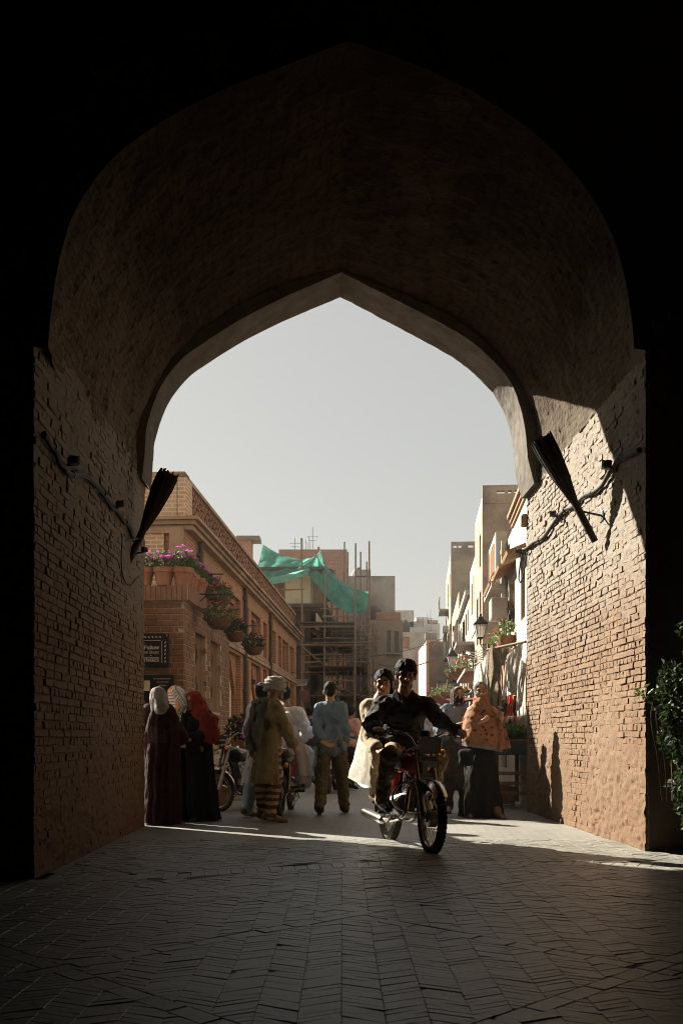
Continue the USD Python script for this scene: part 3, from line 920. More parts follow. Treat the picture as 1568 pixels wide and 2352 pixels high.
# its signs
fr = V(k0[0], k0[1], 0)
Rk = rotz(DL)


def sign_pt(px, py, off):
    """on the porch's front face, off in front of it"""
    n = Rk @ V(-1, 0, 0)
    o = k0 + n * off
    d = V((px - CX) / FOC, 1, (HZ - py) / FOC)
    t = ((o - V(0, 0, EYE)) @ n) / (d @ n)
    return V(0, 0, EYE) + d * t


def sign_text(parent, rows, T, pw):
    for txt, xr, z, h, mt, bold in rows:
        tm = meshkit.text_mesh(txt, h, .003, bold=bold); w = tm.bounds[1, 0]
        v = np.array(tm.vertices); v[:, 0] += xr - w
        obj('lettering', (T(v + V(0, z, 0)), np.array(tm.faces)), mt, parent, world=True)


Tn = Rk @ V(-1, 0, 0); Tu = Rk @ V(0, -1, 0)           # outward, and rightwards along the face
tr, bl = sign_pt(388, 1455, .05), sign_pt(388, 1532, .05)
SH = tr[2] - bl[2]; SW = SH * 1.12
s1 = thing('wall_sign', 'black wall sign reading Follow the Steps with a footprint border', 'sign', tr - V(0, 0, SH))
T = lambda v: tr - V(0, 0, SH) + np.asarray(v)[:, :1] * Tu + np.asarray(v)[:, 1:2] * V(0, 0, 1) + np.asarray(v)[:, 2:3] * Tn
m = MB().box((0, 0, 0), (SW, SH, .02), bev=.004)
v, f = m.arrays(); obj('board', (T(v + V(-SW / 2, SH / 2, -.012)), f), 'sign_black', s1, world=True)
e = SH
sign_text(s1, [('Follow', -.30 * e, .53 * e, .105 * e, 'sign_print', True), ('the Steps', -.30 * e, .40 * e, .085 * e, 'sign_print', False), ('to', -.52 * e, .325 * e, .04 * e, 'sign_print', False),
               ('Shahi Hammam', -.30 * e, .25 * e, .048 * e, 'sign_print', True), ('ENTRANCE', -.30 * e, .155 * e, .075 * e, 'sign_print', True)], T, SW)
for bx in ((-.66 * e, .79 * e, .82 * e, .014 * e), (-.215 * e, .45 * e, .014 * e, .66 * e)):
    v, f = MB().box((bx[0], bx[1], .003), (bx[2], bx[3], .004)).arrays(); obj('route_line', (T(v), f), 'sign_print', s1, world=True)
for p in ((-.53 * e, .79 * e), (-.215 * e, .76 * e), (-.215 * e, .38 * e)):
    v, f = MB().lathe([(0, .007), (.02 * e, .007), (.022 * e, .0)], 12).arrays(); obj('route_stop', (T(v + V(p[0], p[1], 0)), f), 'sign_red', s1, world=True)
for k in range(12):
    a = (-.12 * e, (.72 - .115 * k) * e) if k < 6 else (-(.14 + .115 * (k - 5)) * e, .885 * e)
    v, f = MB().box((0, 0, 0), (.018 * e, .05 * e, .003)).box((.018 * e, .02 * e, 0), (.016 * e, .05 * e, .0032)).arrays()
    v = v @ rotz(.25 if k % 2 else -.2).T if k < 6 else v @ rotz(1.6 + (.2 if k % 2 else -.2)).T
    obj('footprint', (T(v + V(a[0], a[1], .002)), f), 'sign_print', s1, world=True)
v, f = MB().lathe([(0, .012), (.022 * e, .01), (.026 * e, 0)], 14).arrays(); obj('stud', (T(v + V(-.06 * e, .94 * e, 0)), f), 'steel', s1, world=True)
tr2 = sign_pt(400, 1550, .05)
s2 = thing('wall_sign', 'lower dark wall sign with lines of script, above the three veiled women', 'sign', tr2 - V(0, 0, .45))
T2 = lambda v: tr2 - V(0, 0, .45) + np.asarray(v)[:, :1] * Tu + np.asarray(v)[:, 1:2] * V(0, 0, 1) + np.asarray(v)[:, 2:3] * Tn
v, f = MB().box((-.35, .225, -.012), (.7, .45, .02), bev=.004).arrays(); obj('board', (T2(v), f), 'sign_black', s2, world=True)
v, f = MB().box((-.5, .27, .002), (.2, .17, .006)).arrays(); obj('paper', (T2(v), f), 'sign_print', s2, world=True)
for r in range(3):                                      # flowing script
    x = -.06 - .03 * r
    m = MB(); q = np.random.default_rng(40 + r)
    while x > -.33 + .05 * r:
        w = q.uniform(.018, .04)
        p = [(x - w * t, .385 - .055 * r + .007 * math.sin(t * 5 + q.uniform(0, 2)) + (.01 if t > .8 else 0), .003) for t in np.linspace(0, 1, 6)]
        m.tube(p, .0028, 4)
        if q.random() < .6:
            m.box((x - w * .5, .385 - .055 * r - .013, .003), (.005, .005, .003))
        x -= w + .006
    v, f = m.arrays(); obj('script_line', (T2(v), f), 'sign_print', s2, world=True)

# the pots on the ledge
KF = frame(k0, DL)
spots = [(-.02, .30), (.02, -.0), (.32, .0), (.68, .02), (1.02, -.01), (1.4, .02), (1.78, .0), (2.2, .01), (2.6, 0), (-.01, .62)]
words = ['second pot from the ledge corner on the porch front, pink and violet flowers', 'pot standing on the ledge corner, tall spray of violet petunias',
         'pot just past the ledge corner, half behind the corner pot', 'pot with bright magenta blooms, third along the side ledge', 'fourth pot along the side ledge, flowers trailing over its rim',
         'fifth pot along the side ledge, small and paler', 'sixth pot along the side ledge above the first bracket', 'seventh pot along the side ledge, mostly leaves', 'last pot on the far end of the side ledge', 'pot half hidden behind the gate edge on the ledge']
for k, ((x, y), w) in enumerate(zip(spots, words)):
    pot_plant('terracotta ' + w, KF(V(x, y + .03, 3.485)), r=.155 + .015 * (k < 2), h=.29, seed=60 + k, group='flower pots on the brick ledge', nfl=(34 if k < 5 else 16), fol=(.19, .19, .15 + .04 * (k == 1)))
for k, (px, py, y, w, pt, nf) in enumerate([(506, 1375, 17.2, 'upper hanging basket with trailing red and pink blooms under the first bracket', 'petal_red', 22), (503, 1424, 16.4, 'wide round hanging basket with pink red flowers, the nearest of the row', 'petal_red', 24),
                                            (541, 1455, 17.9, 'bushy leafy hanging basket, third from the gate', 'petal_red', 10), (583, 1487, 19.6, 'lowest hanging basket with dark leaves, end of the row', 'petal_red', 5)]):
    p = W(px, py, y)
    wallx = k0[0] + .0564 * (p[1] - k0[1])
    basket(w, p, p[0] - wallx - .0, r=.225 if k == 1 else .19, petal=pt, seed=90 + k, group='hanging baskets on the brick porch', nfl=nf, leaf='leaf_dark' if k > 1 else 'leaf', side=-1)

# ================================================================== left: the long brick bath house
b0 = V(-2.82, 17.29, 0); bath = thing('brick_hall', 'long two storey red brick hall with arched niches and a pierced parapet', 'brick building', b0, DL)
BL = 19.4
zl = lambda z: (z - 17.29) / .9984
wide = [(18.9, 20.2), (21.9, 23.5), (25.2, 27.0), (28.8, 30.4), (32.2, 34.0)]; narrow = [(20.65, 21.3), (24.1, 24.8), (27.5, 28.3), (31, 31.9), (34.5, 35.8)]
TF = lambda v: np.stack([v[:, 0], v[:, 2], v[:, 1]], -1)
holes = []
for a, b in wide + narrow:
    holes += [sbox(zl(a), 3.36, zl(b), 4.38), sbox(zl(a), .35, zl(b), 3.02)]
g = sbox(0, 0, BL, 4.9)
for h in holes:
    g = g.difference(h)
obj('front_wall', MB().prism(g, TF, 0, .12), 'facade_brick', bath)
g = sbox(0, 0, BL, 4.9)
for a, b in wide + narrow:
    w = zl(b) - zl(a); i = .16 * min(w, 1)
    g = g.difference(sbox(zl(a) + i, 3.44, zl(b) - i, 4.26)).difference(arch_poly(zl(a) + i * .7, zl(b) - i * .7, .35, 2.93))
obj('inner_wall', MB().prism(g, TF, .1215, .24), 'facade_brick', bath)
m = MB().box((BL / 2, 2.9, 2.45), (BL - .01, 5.3, 4.9)); obj('core', m, 'facade_brick', bath)
for k, (a, b) in enumerate(wide + narrow):
    w = zl(b) - zl(a); c = (zl(a) + zl(b)) / 2; i = .16 * min(w, 1)
    fr_ = MB()
    for x in np.linspace(zl(a) + i, zl(b) - i, 3 if k < 5 else 2):
        fr_.box((x, .232, 3.85), (.05, .03, .82))
    fr_.box((c, .23, 3.47), (w - 2 * i, .03, .05)).box((c, .23, 4.23), (w - 2 * i, .03, .05))
    wn = obj('window', fr_, 'wood_brown', bath)
    obj('pane', MB().box((c, .246, 3.85), (w - 2 * i, .006, .82)), 'old_timber' if k % 2 else 'window_dark', wn)
    if k < 5:
        obj('niche_panel', MB().prism(arch_poly(zl(a) + .36 * w, zl(b) - .18 * w, .36, 2.6), TF, .19, .235), 'cream_plaster', bath)
        obj('niche_opening', MB().box((c + .03 * w, .185, 1.95), (.2 * w, .02, .6)), 'window_dark', bath)
    else:
        obj('niche_opening', MB().prism(arch_poly(zl(a) + i, zl(b) - i, 1.0, 2.6), TF, .225, .236), 'window_dark', bath)
m = MB().box((BL / 2 - .03, -.02, 3.14), (BL + .1, .08, .1)).box((BL / 2 - .03, -.012, 3.24), (BL + .06, .05, .05)); obj('string_course', m, 'trim_plaster', bath)
m = MB()
for zz, pr, hh in ((4.80, .05, .08), (4.885, .10, .07), (4.955, .17, .06)):
    m.box((BL / 2, 2.6, zz), (BL + 2 * pr, 5.4 + 2 * pr, hh))
obj('cornice', m, 'trim_plaster', bath)
obj('parapet', MB().box((BL / 2, .19, 5.36), (BL - .1, .14, .74)).box((.19, 2.7, 5.36), (.14, 5.0, .74)), 'dark_gap', bath)
m = MB().box((BL / 2, .15, 5.76), (BL + .06, .3, .07)).box((.15, 2.7, 5.77), (.36, 5.4, .09)); obj('coping', m, 'trim_plaster', bath)
m = MB(); q = np.random.default_rng(5)
for k in range(int(BL / .13)):                          # pierced brick lattice
    for r in range(8):
        if (k + r // 2) % 3 == 2 and 0 < r < 7:
            continue
        m.box((.1 + k * .13 + q.normal(0, .004), .1 - .02 * ((k + r) % 2), 5.04 + r * .088), (.118, .09, .074))
obj('lattice', m, 'parapet_brick', bath, kind='stuff')
m = MB().box((.26, .06, 5.36), (.54, .15, .735)).box((.075, 1.3, 5.36), (.17, 2.3, .732)); obj('corner_pier', m, 'worn_brick', bath)
m = MB().box((-.035, .95, 4.05), (.06, 1.15, 1.35)); obj('end_panel', m, 'worn_brick', bath)
for y in (.14, 1.72):
    obj('end_pilaster', MB().box((-.05, y, 4.0), (.1, .26, 1.6)), 'trim_plaster', bath)
obj('end_frame', MB().box((-.05, .93, 4.74), (.1, 1.32, .1)), 'trim_plaster', bath)
for a, r in ((18.35, .045), (23.85, .05), (28.68, .05)):
    m = MB().bar((zl(a), -.07, .1), (zl(a), -.07, 4.82), r, 8).bar((zl(a) + .16, -.06, .1), (zl(a) + .16, -.06, 4.8), r * .7, 8)
    for z in (1, 2.2, 3.4, 4.5):
        m.box((zl(a) + .05, -.04, z), (.3, .06, .05))
    obj('drain_pipe', m, 'pipe_iron', bath)
m = MB()
for a, b in ((2.0, 2.2), (7.1, 7.3)):
    m.box((zl(18.2) + a, -.05, 2.5), (.12, .1, .12))
obj('junction_box', m, 'pipe_iron', bath)
TBath = frame(b0, DL)
# on its roof
t = thing('flag', 'small ragged dark flag on a thin pole above the brick parapet', 'flag', TBath(V(9.2, 1.2, 5.0)))
obj('pole', MB().bar((0, 0, 0), (0, 0, 2.0), .008, 6), 'black_iron', t)
mat('flag_cloth', (.03, .07, .05), (.62, .60, .55), scale=14, rough=.9, contrast=(.5, .54), transl=.3)
n = 14; P = np.zeros((n, 6, 3))
for i in range(n):
    for j in range(6):
        s = i / (n - 1); P[i, j] = (-.02 - j / 5 * .17 * math.sin(s * 2.3 + .35) ** .8, .02 * math.sin(j * 1.4 + s * 5), 1.85 - s * .95 - .06 * j / 5)
obj('cloth', MB().grid(P), 'flag_cloth', t, smooth=True)
p = W(563, 1290, 31)
t = thing('roof_block', 'square brick roof shaft with a projecting concrete slab, behind the parapet', 'roof shaft', V(p[0], p[1], 4.9))
obj('shaft', MB().box((0, 0, 1.25), (.45, .6, 2.5)), 'red_brick_far', t)
obj('slab', MB().box((.12, 0, 2.55), (.75, .75, .12)), 'concrete', t)
p = W(571, 1270, 30)
t = thing('water_tank', 'white plastic water tank on the roof beside the brick shaft', 'water tank', V(p[0], p[1], 4.9))
obj('tank', MB().lathe([(0, .6), (.2, .6), (.24, .68), (.24, 1.25), (.19, 1.38), (.1, 1.42), (.1, 1.62), (.11, 1.66), (0, 1.66)], 24), 'white_plastic', t, smooth=40)
obj('stand', MB().box((0, 0, .3), (.5, .5, .6)), 'red_brick_far', t)
# ================================================================== the rest of the street
def window(parent, T, x0, x1, z0, z1, fr='wood_brown', pane='window_dark', bars=(1, 1), hood=None, sill=None, dep=.1):
    """a window set back in its opening; T maps (along, up, out) to the house's own space"""
    m = MB(); w, h = x1 - x0, z1 - z0; cx, cz = (x0 + x1) / 2, (z0 + z1) / 2; e = min(.07, w * .12)

    def bx(b, c, s):
        q = MB().box(c, s).arrays(); b.add(T(q[0]), q[1])
    for x in (x0 + e / 2, x1 - e / 2):
        bx(m, (x, cz, -dep), (e, h, .06))
    for z in (z0 + e / 2, z1 - e / 2):
        bx(m, (cx, z, -dep), (w - 2 * e, e, .06))
    for k in range(bars[0]):
        bx(m, (x0 + w * (k + 1) / (bars[0] + 1), cz, -dep), (e * .7, h - 2 * e, .05))
    for k in range(bars[1]):
        bx(m, (cx, z0 + h * (k + 1) / (bars[1] + 1), -dep), (w - 2 * e, e * .7, .045))
    p = obj('window', m, fr, parent)
    m = MB(); bx(m, (cx, cz, -dep - .03), (w - .004, h - .004, .01)); obj('pane', m, pane, p)
    if hood:
        m = MB()
        v, f = MB().box((0, 0, 0), (w + .3, .05, hood)).arrays()
        v = v @ rotx(.38).T + V(cx, z1 + .16, hood / 2 - .02); m.add(T(v), f)
        obj('hood', m, 'wood_brown' if fr != 'pale_frame' else 'concrete_pale', p)
    if sill:
        m = MB(); bx(m, (cx, z0 - .04, .06), (w + .2, .08, .16)); obj('sill', m, 'concrete_pale', p)
    return p


def house(name, label, loc, rz, lx, ly, h, mt, street=(), front=(), parapet=.0, group=None, side=1, z0=0.0):
    """a block whose local x runs up the street. street: windows on the face at y = 0 (side +1 looks to +y, -1 to -y); front: windows on the face at x = 0.
    each window: (a, b, z0, z1, options)"""
    t = thing(name, label, 'building', loc, rz, group=group)
    t0 = .16
    TS = (lambda v: np.stack([v[:, 0], v[:, 2] * side, v[:, 1]], -1))
    TFr = (lambda v: np.stack([-v[:, 2], -side * v[:, 0], v[:, 1]], -1))
    panel(t, 'street_wall', TS, [(0, z0), (lx, z0), (lx, h), (0, h)], [sbox(a, b_, c, d) for a, c, b_, d in [(w[0], w[1], w[2], w[3]) for w in street]] if False else [sbox(w[0], w[2], w[1], w[3]) for w in street], mt, -t0, 0)
    panel(t, 'end_wall', TFr, [(t0, z0), (ly, z0), (ly, h), (t0, h)], [sbox(w[0], w[2], w[1], w[3]) for w in front], mt, -t0, 0)
    obj('core', MB().box((lx / 2 + .08, -side * (ly / 2 + .09), (h + z0) / 2 - .05), (lx - .18, ly - .16, h - z0 - .1)), mt, t)
    for w in street:
        window(t, TS, *w[:4], **(w[4] if len(w) > 4 else {}))
    for w in front:
        window(t, TFr, *w[:4], **(w[4] if len(w) > 4 else {}))
    if parapet:
        m = MB().box((lx / 2, side * .03, h + parapet / 2), (lx + .12, .2, parapet)).box((.03, -side * ly / 2, h + parapet / 2 + .002), (.2, ly, parapet)); obj('coping', m, mt, t)
    return t


DR = math.atan2(1, .082)
RX = lambda z: 2.70 + .082 * (z - 15)
rloc = lambda z, o=0: V(RX(z) + o, z, 0)
zr = lambda a: a / .9967
W_ = dict(hood=.3, bars=(1, 1))
# nearest house on the right: pale, brown window hoods. Street face looks left (+y in its own space).
h1 = house('pale_house', 'pale plastered house nearest the gate with brown hooded windows', rloc(13.55, .04), DR, 4.85, 4.5, 4.42, 'white_wall',
           street=[(.25, .8, 2.75, 3.55, W_), (1.75, 2.75, 2.75, 3.62, W_), (3.25, 4.5, 2.9, 3.6, dict(hood=.34, bars=(1, 2))), (2.6, 3.0, 3.95, 4.3, dict(bars=(0, 1))), (3.5, 4.0, 3.95, 4.35, dict(bars=(0, 1))), (4.15, 4.6, 3.95, 4.35, dict(bars=(0, 1)))], front=[(1.2, 2.0, 2.6, 3.5)])
m = MB()
for k, (pr, z) in enumerate(((.03, 4.45), (.06, 4.51), (.10, 4.575))):
    m.box((1.0, pr - .10, z), (2.02, .2, .06))
obj('cornice', m, 'wood_brown', h1)
m = MB().bar((2.95, .07, .5), (2.95, .07, 4.4), .05, 10)
for z in (1.4, 2.6, 3.7, 4.2):
    m.lathe([(.065, -.04), (.065, .04)], 10, c=(2.95, .07, z))
obj('drain_pipe', m, 'concrete', h1)
obj('bay_wall', MB().box((3.95, .1, 4.1), (1.75, .19, .98)).box((3.95, .13, 3.66), (1.95, .3, .08)), 'white_wall', h1)
for a in (3.4, 4.05):
    obj('shutter', MB().box((a + .25, .205, 4.2), (.5, .02, .5)).box((a + .25, .215, 4.2), (.03, .02, .5)), 'wood_brown', h1)
h1b = house('attic_storey', 'tall pale upper storey with a dark edge trim above the nearest right house', rloc(13.75, .10) + V(0, 0, 4.62), DR, 1.0, 3.0, .78, 'white_wall', street=[(.3, .9, .1, .6, dict(bars=(0, 0)))])
obj('cornice', MB().box((.5, .02, .83), (1.08, .16, .07)).box((.5, .0, .765), (1.04, .1, .06)), 'wood_brown', h1b)
obj('corner_trim', MB().box((.97, .02, .35), (.05, .06, .7)), 'wood_brown', h1b)
# brown rendered tower
z2 = 22.6
h2 = house('rendered_tower', 'tall brown rendered block, the taller and nearer of two with slotted parapets', rloc(z2), DR, 3.0, 3.2, 6.55, 'brown_render', street=[(.6, 1.2, 5.2, 6.0), (.5, 1.1, 3.5, 4.6), (1.6, 2.3, 3.4, 4.6)])
obj('lit_render', MB().box((1.5, .012, 3.3), (2.98, .02, 6.52)), 'white_wall', h2) if False else None
ly = 3.2
g = sbox(0, 6.552, ly, 6.98)
for a, b in ((.34, .53), (.59, .68), (.74, .92), (1.1, 1.5), (1.8, 2.2)):
    g = g.difference(sbox(a, 6.78, b, 6.85))
obj('slotted_parapet', MB().prism(g, lambda v: np.stack([-v[:, 2], -v[:, 0], v[:, 1]], -1), -.15, .01), 'brown_render', h2)
obj('street_parapet', MB().box((1.6, -.08, 6.66), (2.75, .15, .20)), 'white_wall', h2)
h2b = house('narrow_white_house', 'narrow white house with a hooded window, beyond the taller brown tower', rloc(25.65), DR, 2.6, 3.0, 5.9, 'white_wall', street=[(.4, .9, 4.6, 5.5), (1.2, 1.9, 4.5, 5.4), (.5, 1.3, 2.2, 3.1, W_)])
h2c = house('white_bay_house', 'white house with a corner bay and a small hood, between the two slotted towers', rloc(28.6), DR, 7.0, 3.0, 5.3, 'white_wall', street=[(.5, 1.3, 4.3, 5.0), (1.6, 2.4, 4.3, 5.0), (2.8, 3.6, 4.2, 5.0), (1.0, 2.2, 2.3, 3.4, W_), (4.0, 5.4, 2.3, 3.4, W_), (5.4, 6.4, 4.2, 5.0)], parapet=.15)
z3 = 45.8
h3 = house('far_rendered_tower', 'farther brown rendered block with a slotted parapet, beyond the white houses', rloc(z3), DR, 9.0, 3.6, 9.95, 'brown_render', street=[(1, 2.2, 8, 9.2), (4, 5.5, 8, 9.2), (1, 2.2, 5.5, 6.7), (4, 5.5, 5.5, 6.7), (7, 8, 5.5, 6.7)])
g = sbox(0, 9.952, 3.6, 10.45)
for a, b in ((.12, .27), (.35, .50), (.82, 1.06), (1.14, 1.3), (2.2, 2.8)):
    g = g.difference(sbox(a, 10.16, b, 10.3))
obj('slotted_parapet', MB().prism(g, lambda v: np.stack([-v[:, 2], -v[:, 0], v[:, 1]], -1), -.2, .01), 'brown_render', h3)
obj('bay', MB().box((2.2, .5, 4.4), (4.2, 1.0, 2.6)), 'brown_render', h3)
h4 = house('shaded_house', 'tall narrow house with dark timber bays at the far right of the street', rloc(36.2), DR, 8.5, 3.0, 6.6, 'tan_wall', street=[(.6, 1.6, 4.6, 5.8), (2.4, 3.8, 4.6, 5.8), (4.6, 6.2, 4.4, 5.8), (.8, 2.4, 2.2, 3.6, W_), (3.6, 5.4, 2.2, 3.6, W_)])
h5 = house('far_pillar_house', 'dark slender corner block closing the right side of the street', rloc(55.5), DR, 8, 4, 7.6, 'tan_wall', street=[(.8, 2.2, 5, 6.6), (3.4, 5, 5, 6.6), (1, 2.5, 2.5, 4)])
# low shop between the nearest house and the tower
h6 = house('low_shop', 'low shop with a dark opening below the brown tower', rloc(18.5, .25), DR, 4.0, 3.0, 2.25, 'brown_render', street=[(.5, 3.5, .2, 2.0, dict(bars=(2, 0)))])
obj('shop_roof', MB().box((2.0, .35, 2.33), (4.1, 1.0, .06)), 'sheet_metal', h6)

# ---- left beyond the bath house: the house under repair, its net and its scaffold
LXs = lambda z: -1.30 + .0564 * (z - 40)
cz = 40.0
h7 = house('old_balcony_house', 'old cream and timber house under repair behind bamboo scaffolding', V(LXs(cz), cz, 0), DL, 8.2, 6.0, 7.85, 'old_timber',
           street=[(.5 + 1.25 * k, 1.3 + 1.25 * k, 2.7, 4.6, dict(fr='old_timber', bars=(1, 2))) for k in range(6)], front=[(.5 + 1.2 * k, 1.3 + 1.2 * k, 2.8, 4.6, dict(fr='old_timber', bars=(1, 2))) for k in range(4)], side=-1)
TS7 = lambda v: np.stack([v[:, 0], -v[:, 2], v[:, 1]], -1)
TF7 = lambda v: np.stack([-v[:, 2], v[:, 0], v[:, 1]], -1)
panel(h7, 'upper_storey', TF7, [(-.01, 6.6), (5.9, 6.6), (5.9, 7.9), (-.01, 7.9)], [sbox(1.05, 6.75, 1.75, 7.6), sbox(2.5, 6.75, 3.2, 7.6), sbox(3.9, 6.75, 4.6, 7.6)], 'cream_plaster', 0.003, .09)
for a in (1.05, 2.5, 3.9):
    window(h7, lambda v: TF7(v) + V(-.08, 0, 0), a, a + .7, 6.75, 7.6, bars=(1, 3), pane='wood_brown', dep=.03)
obj('upper_flank', MB().box((4.1, -.045, 7.25), (8.0, .085, 1.3)), 'cream_plaster', h7)
for k in range(13):
    obj('pilaster', MB().box((.3 + k * .62, -.13, 7.22), (.16, .08, 1.22)), 'trim_plaster', h7)
m = MB().box((4.0, -.35, 6.5), (8.6, .8, .14)).box((-.35, 2.4, 6.502), (.72, 6.2, .14)).box((4.0, -.2, 6.36), (8.3, .5, .13)).box((-.2, 2.4, 6.362), (.45, 5.8, .13)); obj('balcony_slab', m, 'old_timber', h7)
m = MB().box((4.0, -.28, 5.9), (8.4, .06, .7)); obj('carved_apron', m, 'cream_plaster', h7)
for k in range(14):
    obj('bracket', MB().box((.2 + k * .6, -.3, 5.45), (.1, .5, .25), R=rotx(.5)), 'old_timber', h7)
obj('eave', MB().box((4.0, -.4, 8.0), (8.6, 1.1, .12)).box((-.4, 2.6, 8.002), (.9, 6.4, .12)), 'old_timber', h7)
obj('storey_band', MB().box((4.0, -.12, 4.95), (8.3, .3, .2)).box((-.12, 2.6, 4.952), (.3, 5.8, .2)), 'old_timber', h7)
obj('shop_canopy', MB().box((-.55, 1.0, 3.35), (1.1, 1.9, .04), R=roty(-.28)), 'sheet_metal', h7)
for k in range(5):
    obj('shop_post', MB().bar((.6 + 1.6 * k, -.25, 0), (.6 + 1.6 * k, -.25, 2.6), .09, 8), 'old_timber', h7)

sc = thing('scaffold', 'bamboo scaffolding with plank decks standing before the timber house', 'scaffold', V(0, 41, 0))
S0 = V(0, 41, 0)
q = np.random.default_rng(11)


def pole(a, b, r=.045):
    a, b = np.asarray(a, float) - S0, np.asarray(b, float) - S0
    mid = (a + b) / 2 + q.normal(0, .025, 3)
    obj('pole', MB().tube(smoothline([a, mid, b], 3), np.linspace(r, r * .75, 7), 6), 'bamboo', sc)


for px, top, y in ((692, 1236, 39.0), (699.5, 1330, 40.0), (747, 1314, 38.8), (762, 1340, 40.3), (775, 1345, 41.6), (791, 1245, 43), (799, 1268, 45), (816.6, 1248, 38.6), (828, 1268, 40.6), (842, 1290, 42.6), (847.6, 1243, 38.9), (858, 1430, 40.5), (866, 1445, 39.2)):
    t_ = W(px, top, y); pole((t_[0] + q.normal(0, .03), y, 0), t_, .05)
for px0, px1, py, y in ((620, 700, 1352, 39.0), (740, 820, 1416, 38.7), (690, 835, 1440, 38.8), (690, 830, 1481, 38.8), (742, 815, 1563, 38.7), (700, 850, 1522, 38.9), (690, 800, 1545, 39.6)):
    a, b = W(px0, py, y), W(px1, py + q.normal(0, 2), y); pole(a, b, .04)
for k in range(9):                                      # cross poles that stick out over the street
    y = 38.8 + k * .75; z = 5.62 if k % 2 else 5.55
    a = W(770 + 3 * k, 1440, y); pole((a[0] - 1.2, y, z), (.95 + .09 * k + q.uniform(-.1, .25), y, z + q.normal(0, .03)), .035)
    pole((a[0] - .9, y, z - .65), (1.0 + .09 * k + q.uniform(-.2, .3), y, z - .62), .035)
for a, b in (((W(742, 1563, 38.7)), W(848, 1610, 38.9)), (W(690, 1481, 38.8), W(760, 1540, 38.9)), (W(818, 1418, 38.7), W(850, 1470, 38.9)), (W(747, 1560, 38.7), W(800, 1640, 38.8))):
    pole(a, b, .035)
for k in range(16):                                     # more uprights, ledgers and braces deeper in
    y = q.uniform(39.2, 46); x = q.uniform(-1.5, .9); pole((x, y, 0), (x + q.normal(0, .08), y, q.uniform(4.6, 7.2)), .035)
for k in range(14):
    y = q.uniform(38.9, 43); z = q.choice([1.9, 2.8, 3.9, 4.4, 5.05, 6.3]) + q.normal(0, .05); x = q.uniform(-1.9, -.4); pole((x, y, z), (x + q.uniform(1.4, 2.4), y + q.normal(0, .1), z + q.normal(0, .07)), .03)
for k in range(6):
    y = q.uniform(38.8, 42); x = q.uniform(-1.6, .2); z = q.uniform(1.5, 4.5); pole((x, y, z), (x + q.uniform(.7, 1.3) * q.choice([-1, 1]), y + .1, z + q.uniform(1, 1.9)), .028)
for lvl, x0, x1 in ((5.72, -1.7, .55), (5.05, -1.1, .5), (3.95, -1.4, .9), (2.75, -1.2, .9)):
    for k in range(9):
        y = 38.9 + k * .62
        obj('plank', MB().box(((x0 + x1) / 2 + .03 * k - S0[0] + q.normal(0, .06), y - S0[1], lvl + q.normal(0, .012)), (x1 - x0, .52, .045)), 'old_timber', sc)
for k in range(5):
    a = W(700 + 35 * k, 1600, 39 + .3 * k); obj('rag', MB().box(a - S0, (.35, .05, .5), R=roty(q.normal(0, .3))), 'net_pale' if k == 2 else 'old_timber', sc)


def sheet(name, mt, top, bot, parent, sag=.0, wr=.05, n=50, m_=26, seed=3, hole=None):
    a, b = smoothline(top, 12), smoothline(bot, 12)
    ra = lambda p: np.stack([np.interp(np.linspace(0, 1, n), np.linspace(0, 1, len(p)), p[:, k]) for k in range(3)], 1)
    a, b = ra(a), ra(b); t = np.linspace(0, 1, m_)[None, :, None]
    P = a[:, None] * (1 - t) + b[:, None] * t
    S, Tt = np.meshgrid(np.linspace(0, 1, n), np.linspace(0, 1, m_), indexing='ij')
    w = wr * (np.sin(S * 23 + 5 * Tt + seed) * .5 + np.sin(S * 9 - 7 * Tt) * .6) * np.sin(np.pi * Tt) ** .5 + wr * 2 * (fbm(np.stack([S * 5, Tt * 3, 0 * S], -1), 3, seed) - .5)
    P = P + np.stack([.25 * w, -w * 1.6, -sag * np.sin(np.pi * Tt) + .35 * w], -1)
    if parent is not None:
        P = P - _loc[parent.GetPath().pathString]
    return obj(name, MB().grid(P), mt, parent, smooth=True)


nt = thing('green_net', 'green debris net slung over the eaves of the timber house', 'net', V(-1, 41, 8))
sheet('upper_net', 'net_green', [W(604, 1250, 40.2), W(640, 1272, 39.9), (W(690, 1284, 39.6)), W(722, 1278, 39.8), W(738, 1260, 40.2)], [W(586, 1328, 39.3), W(620, 1327, 39.0), W(660, 1320, 38.9), W(690, 1312, 38.9), W(716, 1303, 39.3)], nt, wr=.05, seed=2)
sheet('hem', 'net_pale', [W(586, 1327, 39.28), W(620, 1326, 38.98), W(660, 1319, 38.88), W(690, 1311, 38.88), W(713, 1303, 39.2)], [W(589, 1345, 39.1), W(625, 1342, 38.9), W(650, 1338, 38.85), W(685, 1328, 38.85), W(712, 1322, 39.2)], nt, wr=.03, seed=4)
sheet('lower_net', 'net_green', [W(737, 1263, 40.2), W(748, 1298, 39.6), W(775, 1330, 39.4), W(808, 1350, 39.2), W(848, 1357, 39.0)], [W(708, 1318, 39.2), W(735, 1355, 39.0), W(768, 1390, 38.9), W(805, 1408, 38.8), W(843, 1403, 38.8)], nt, wr=.11, seed=7)

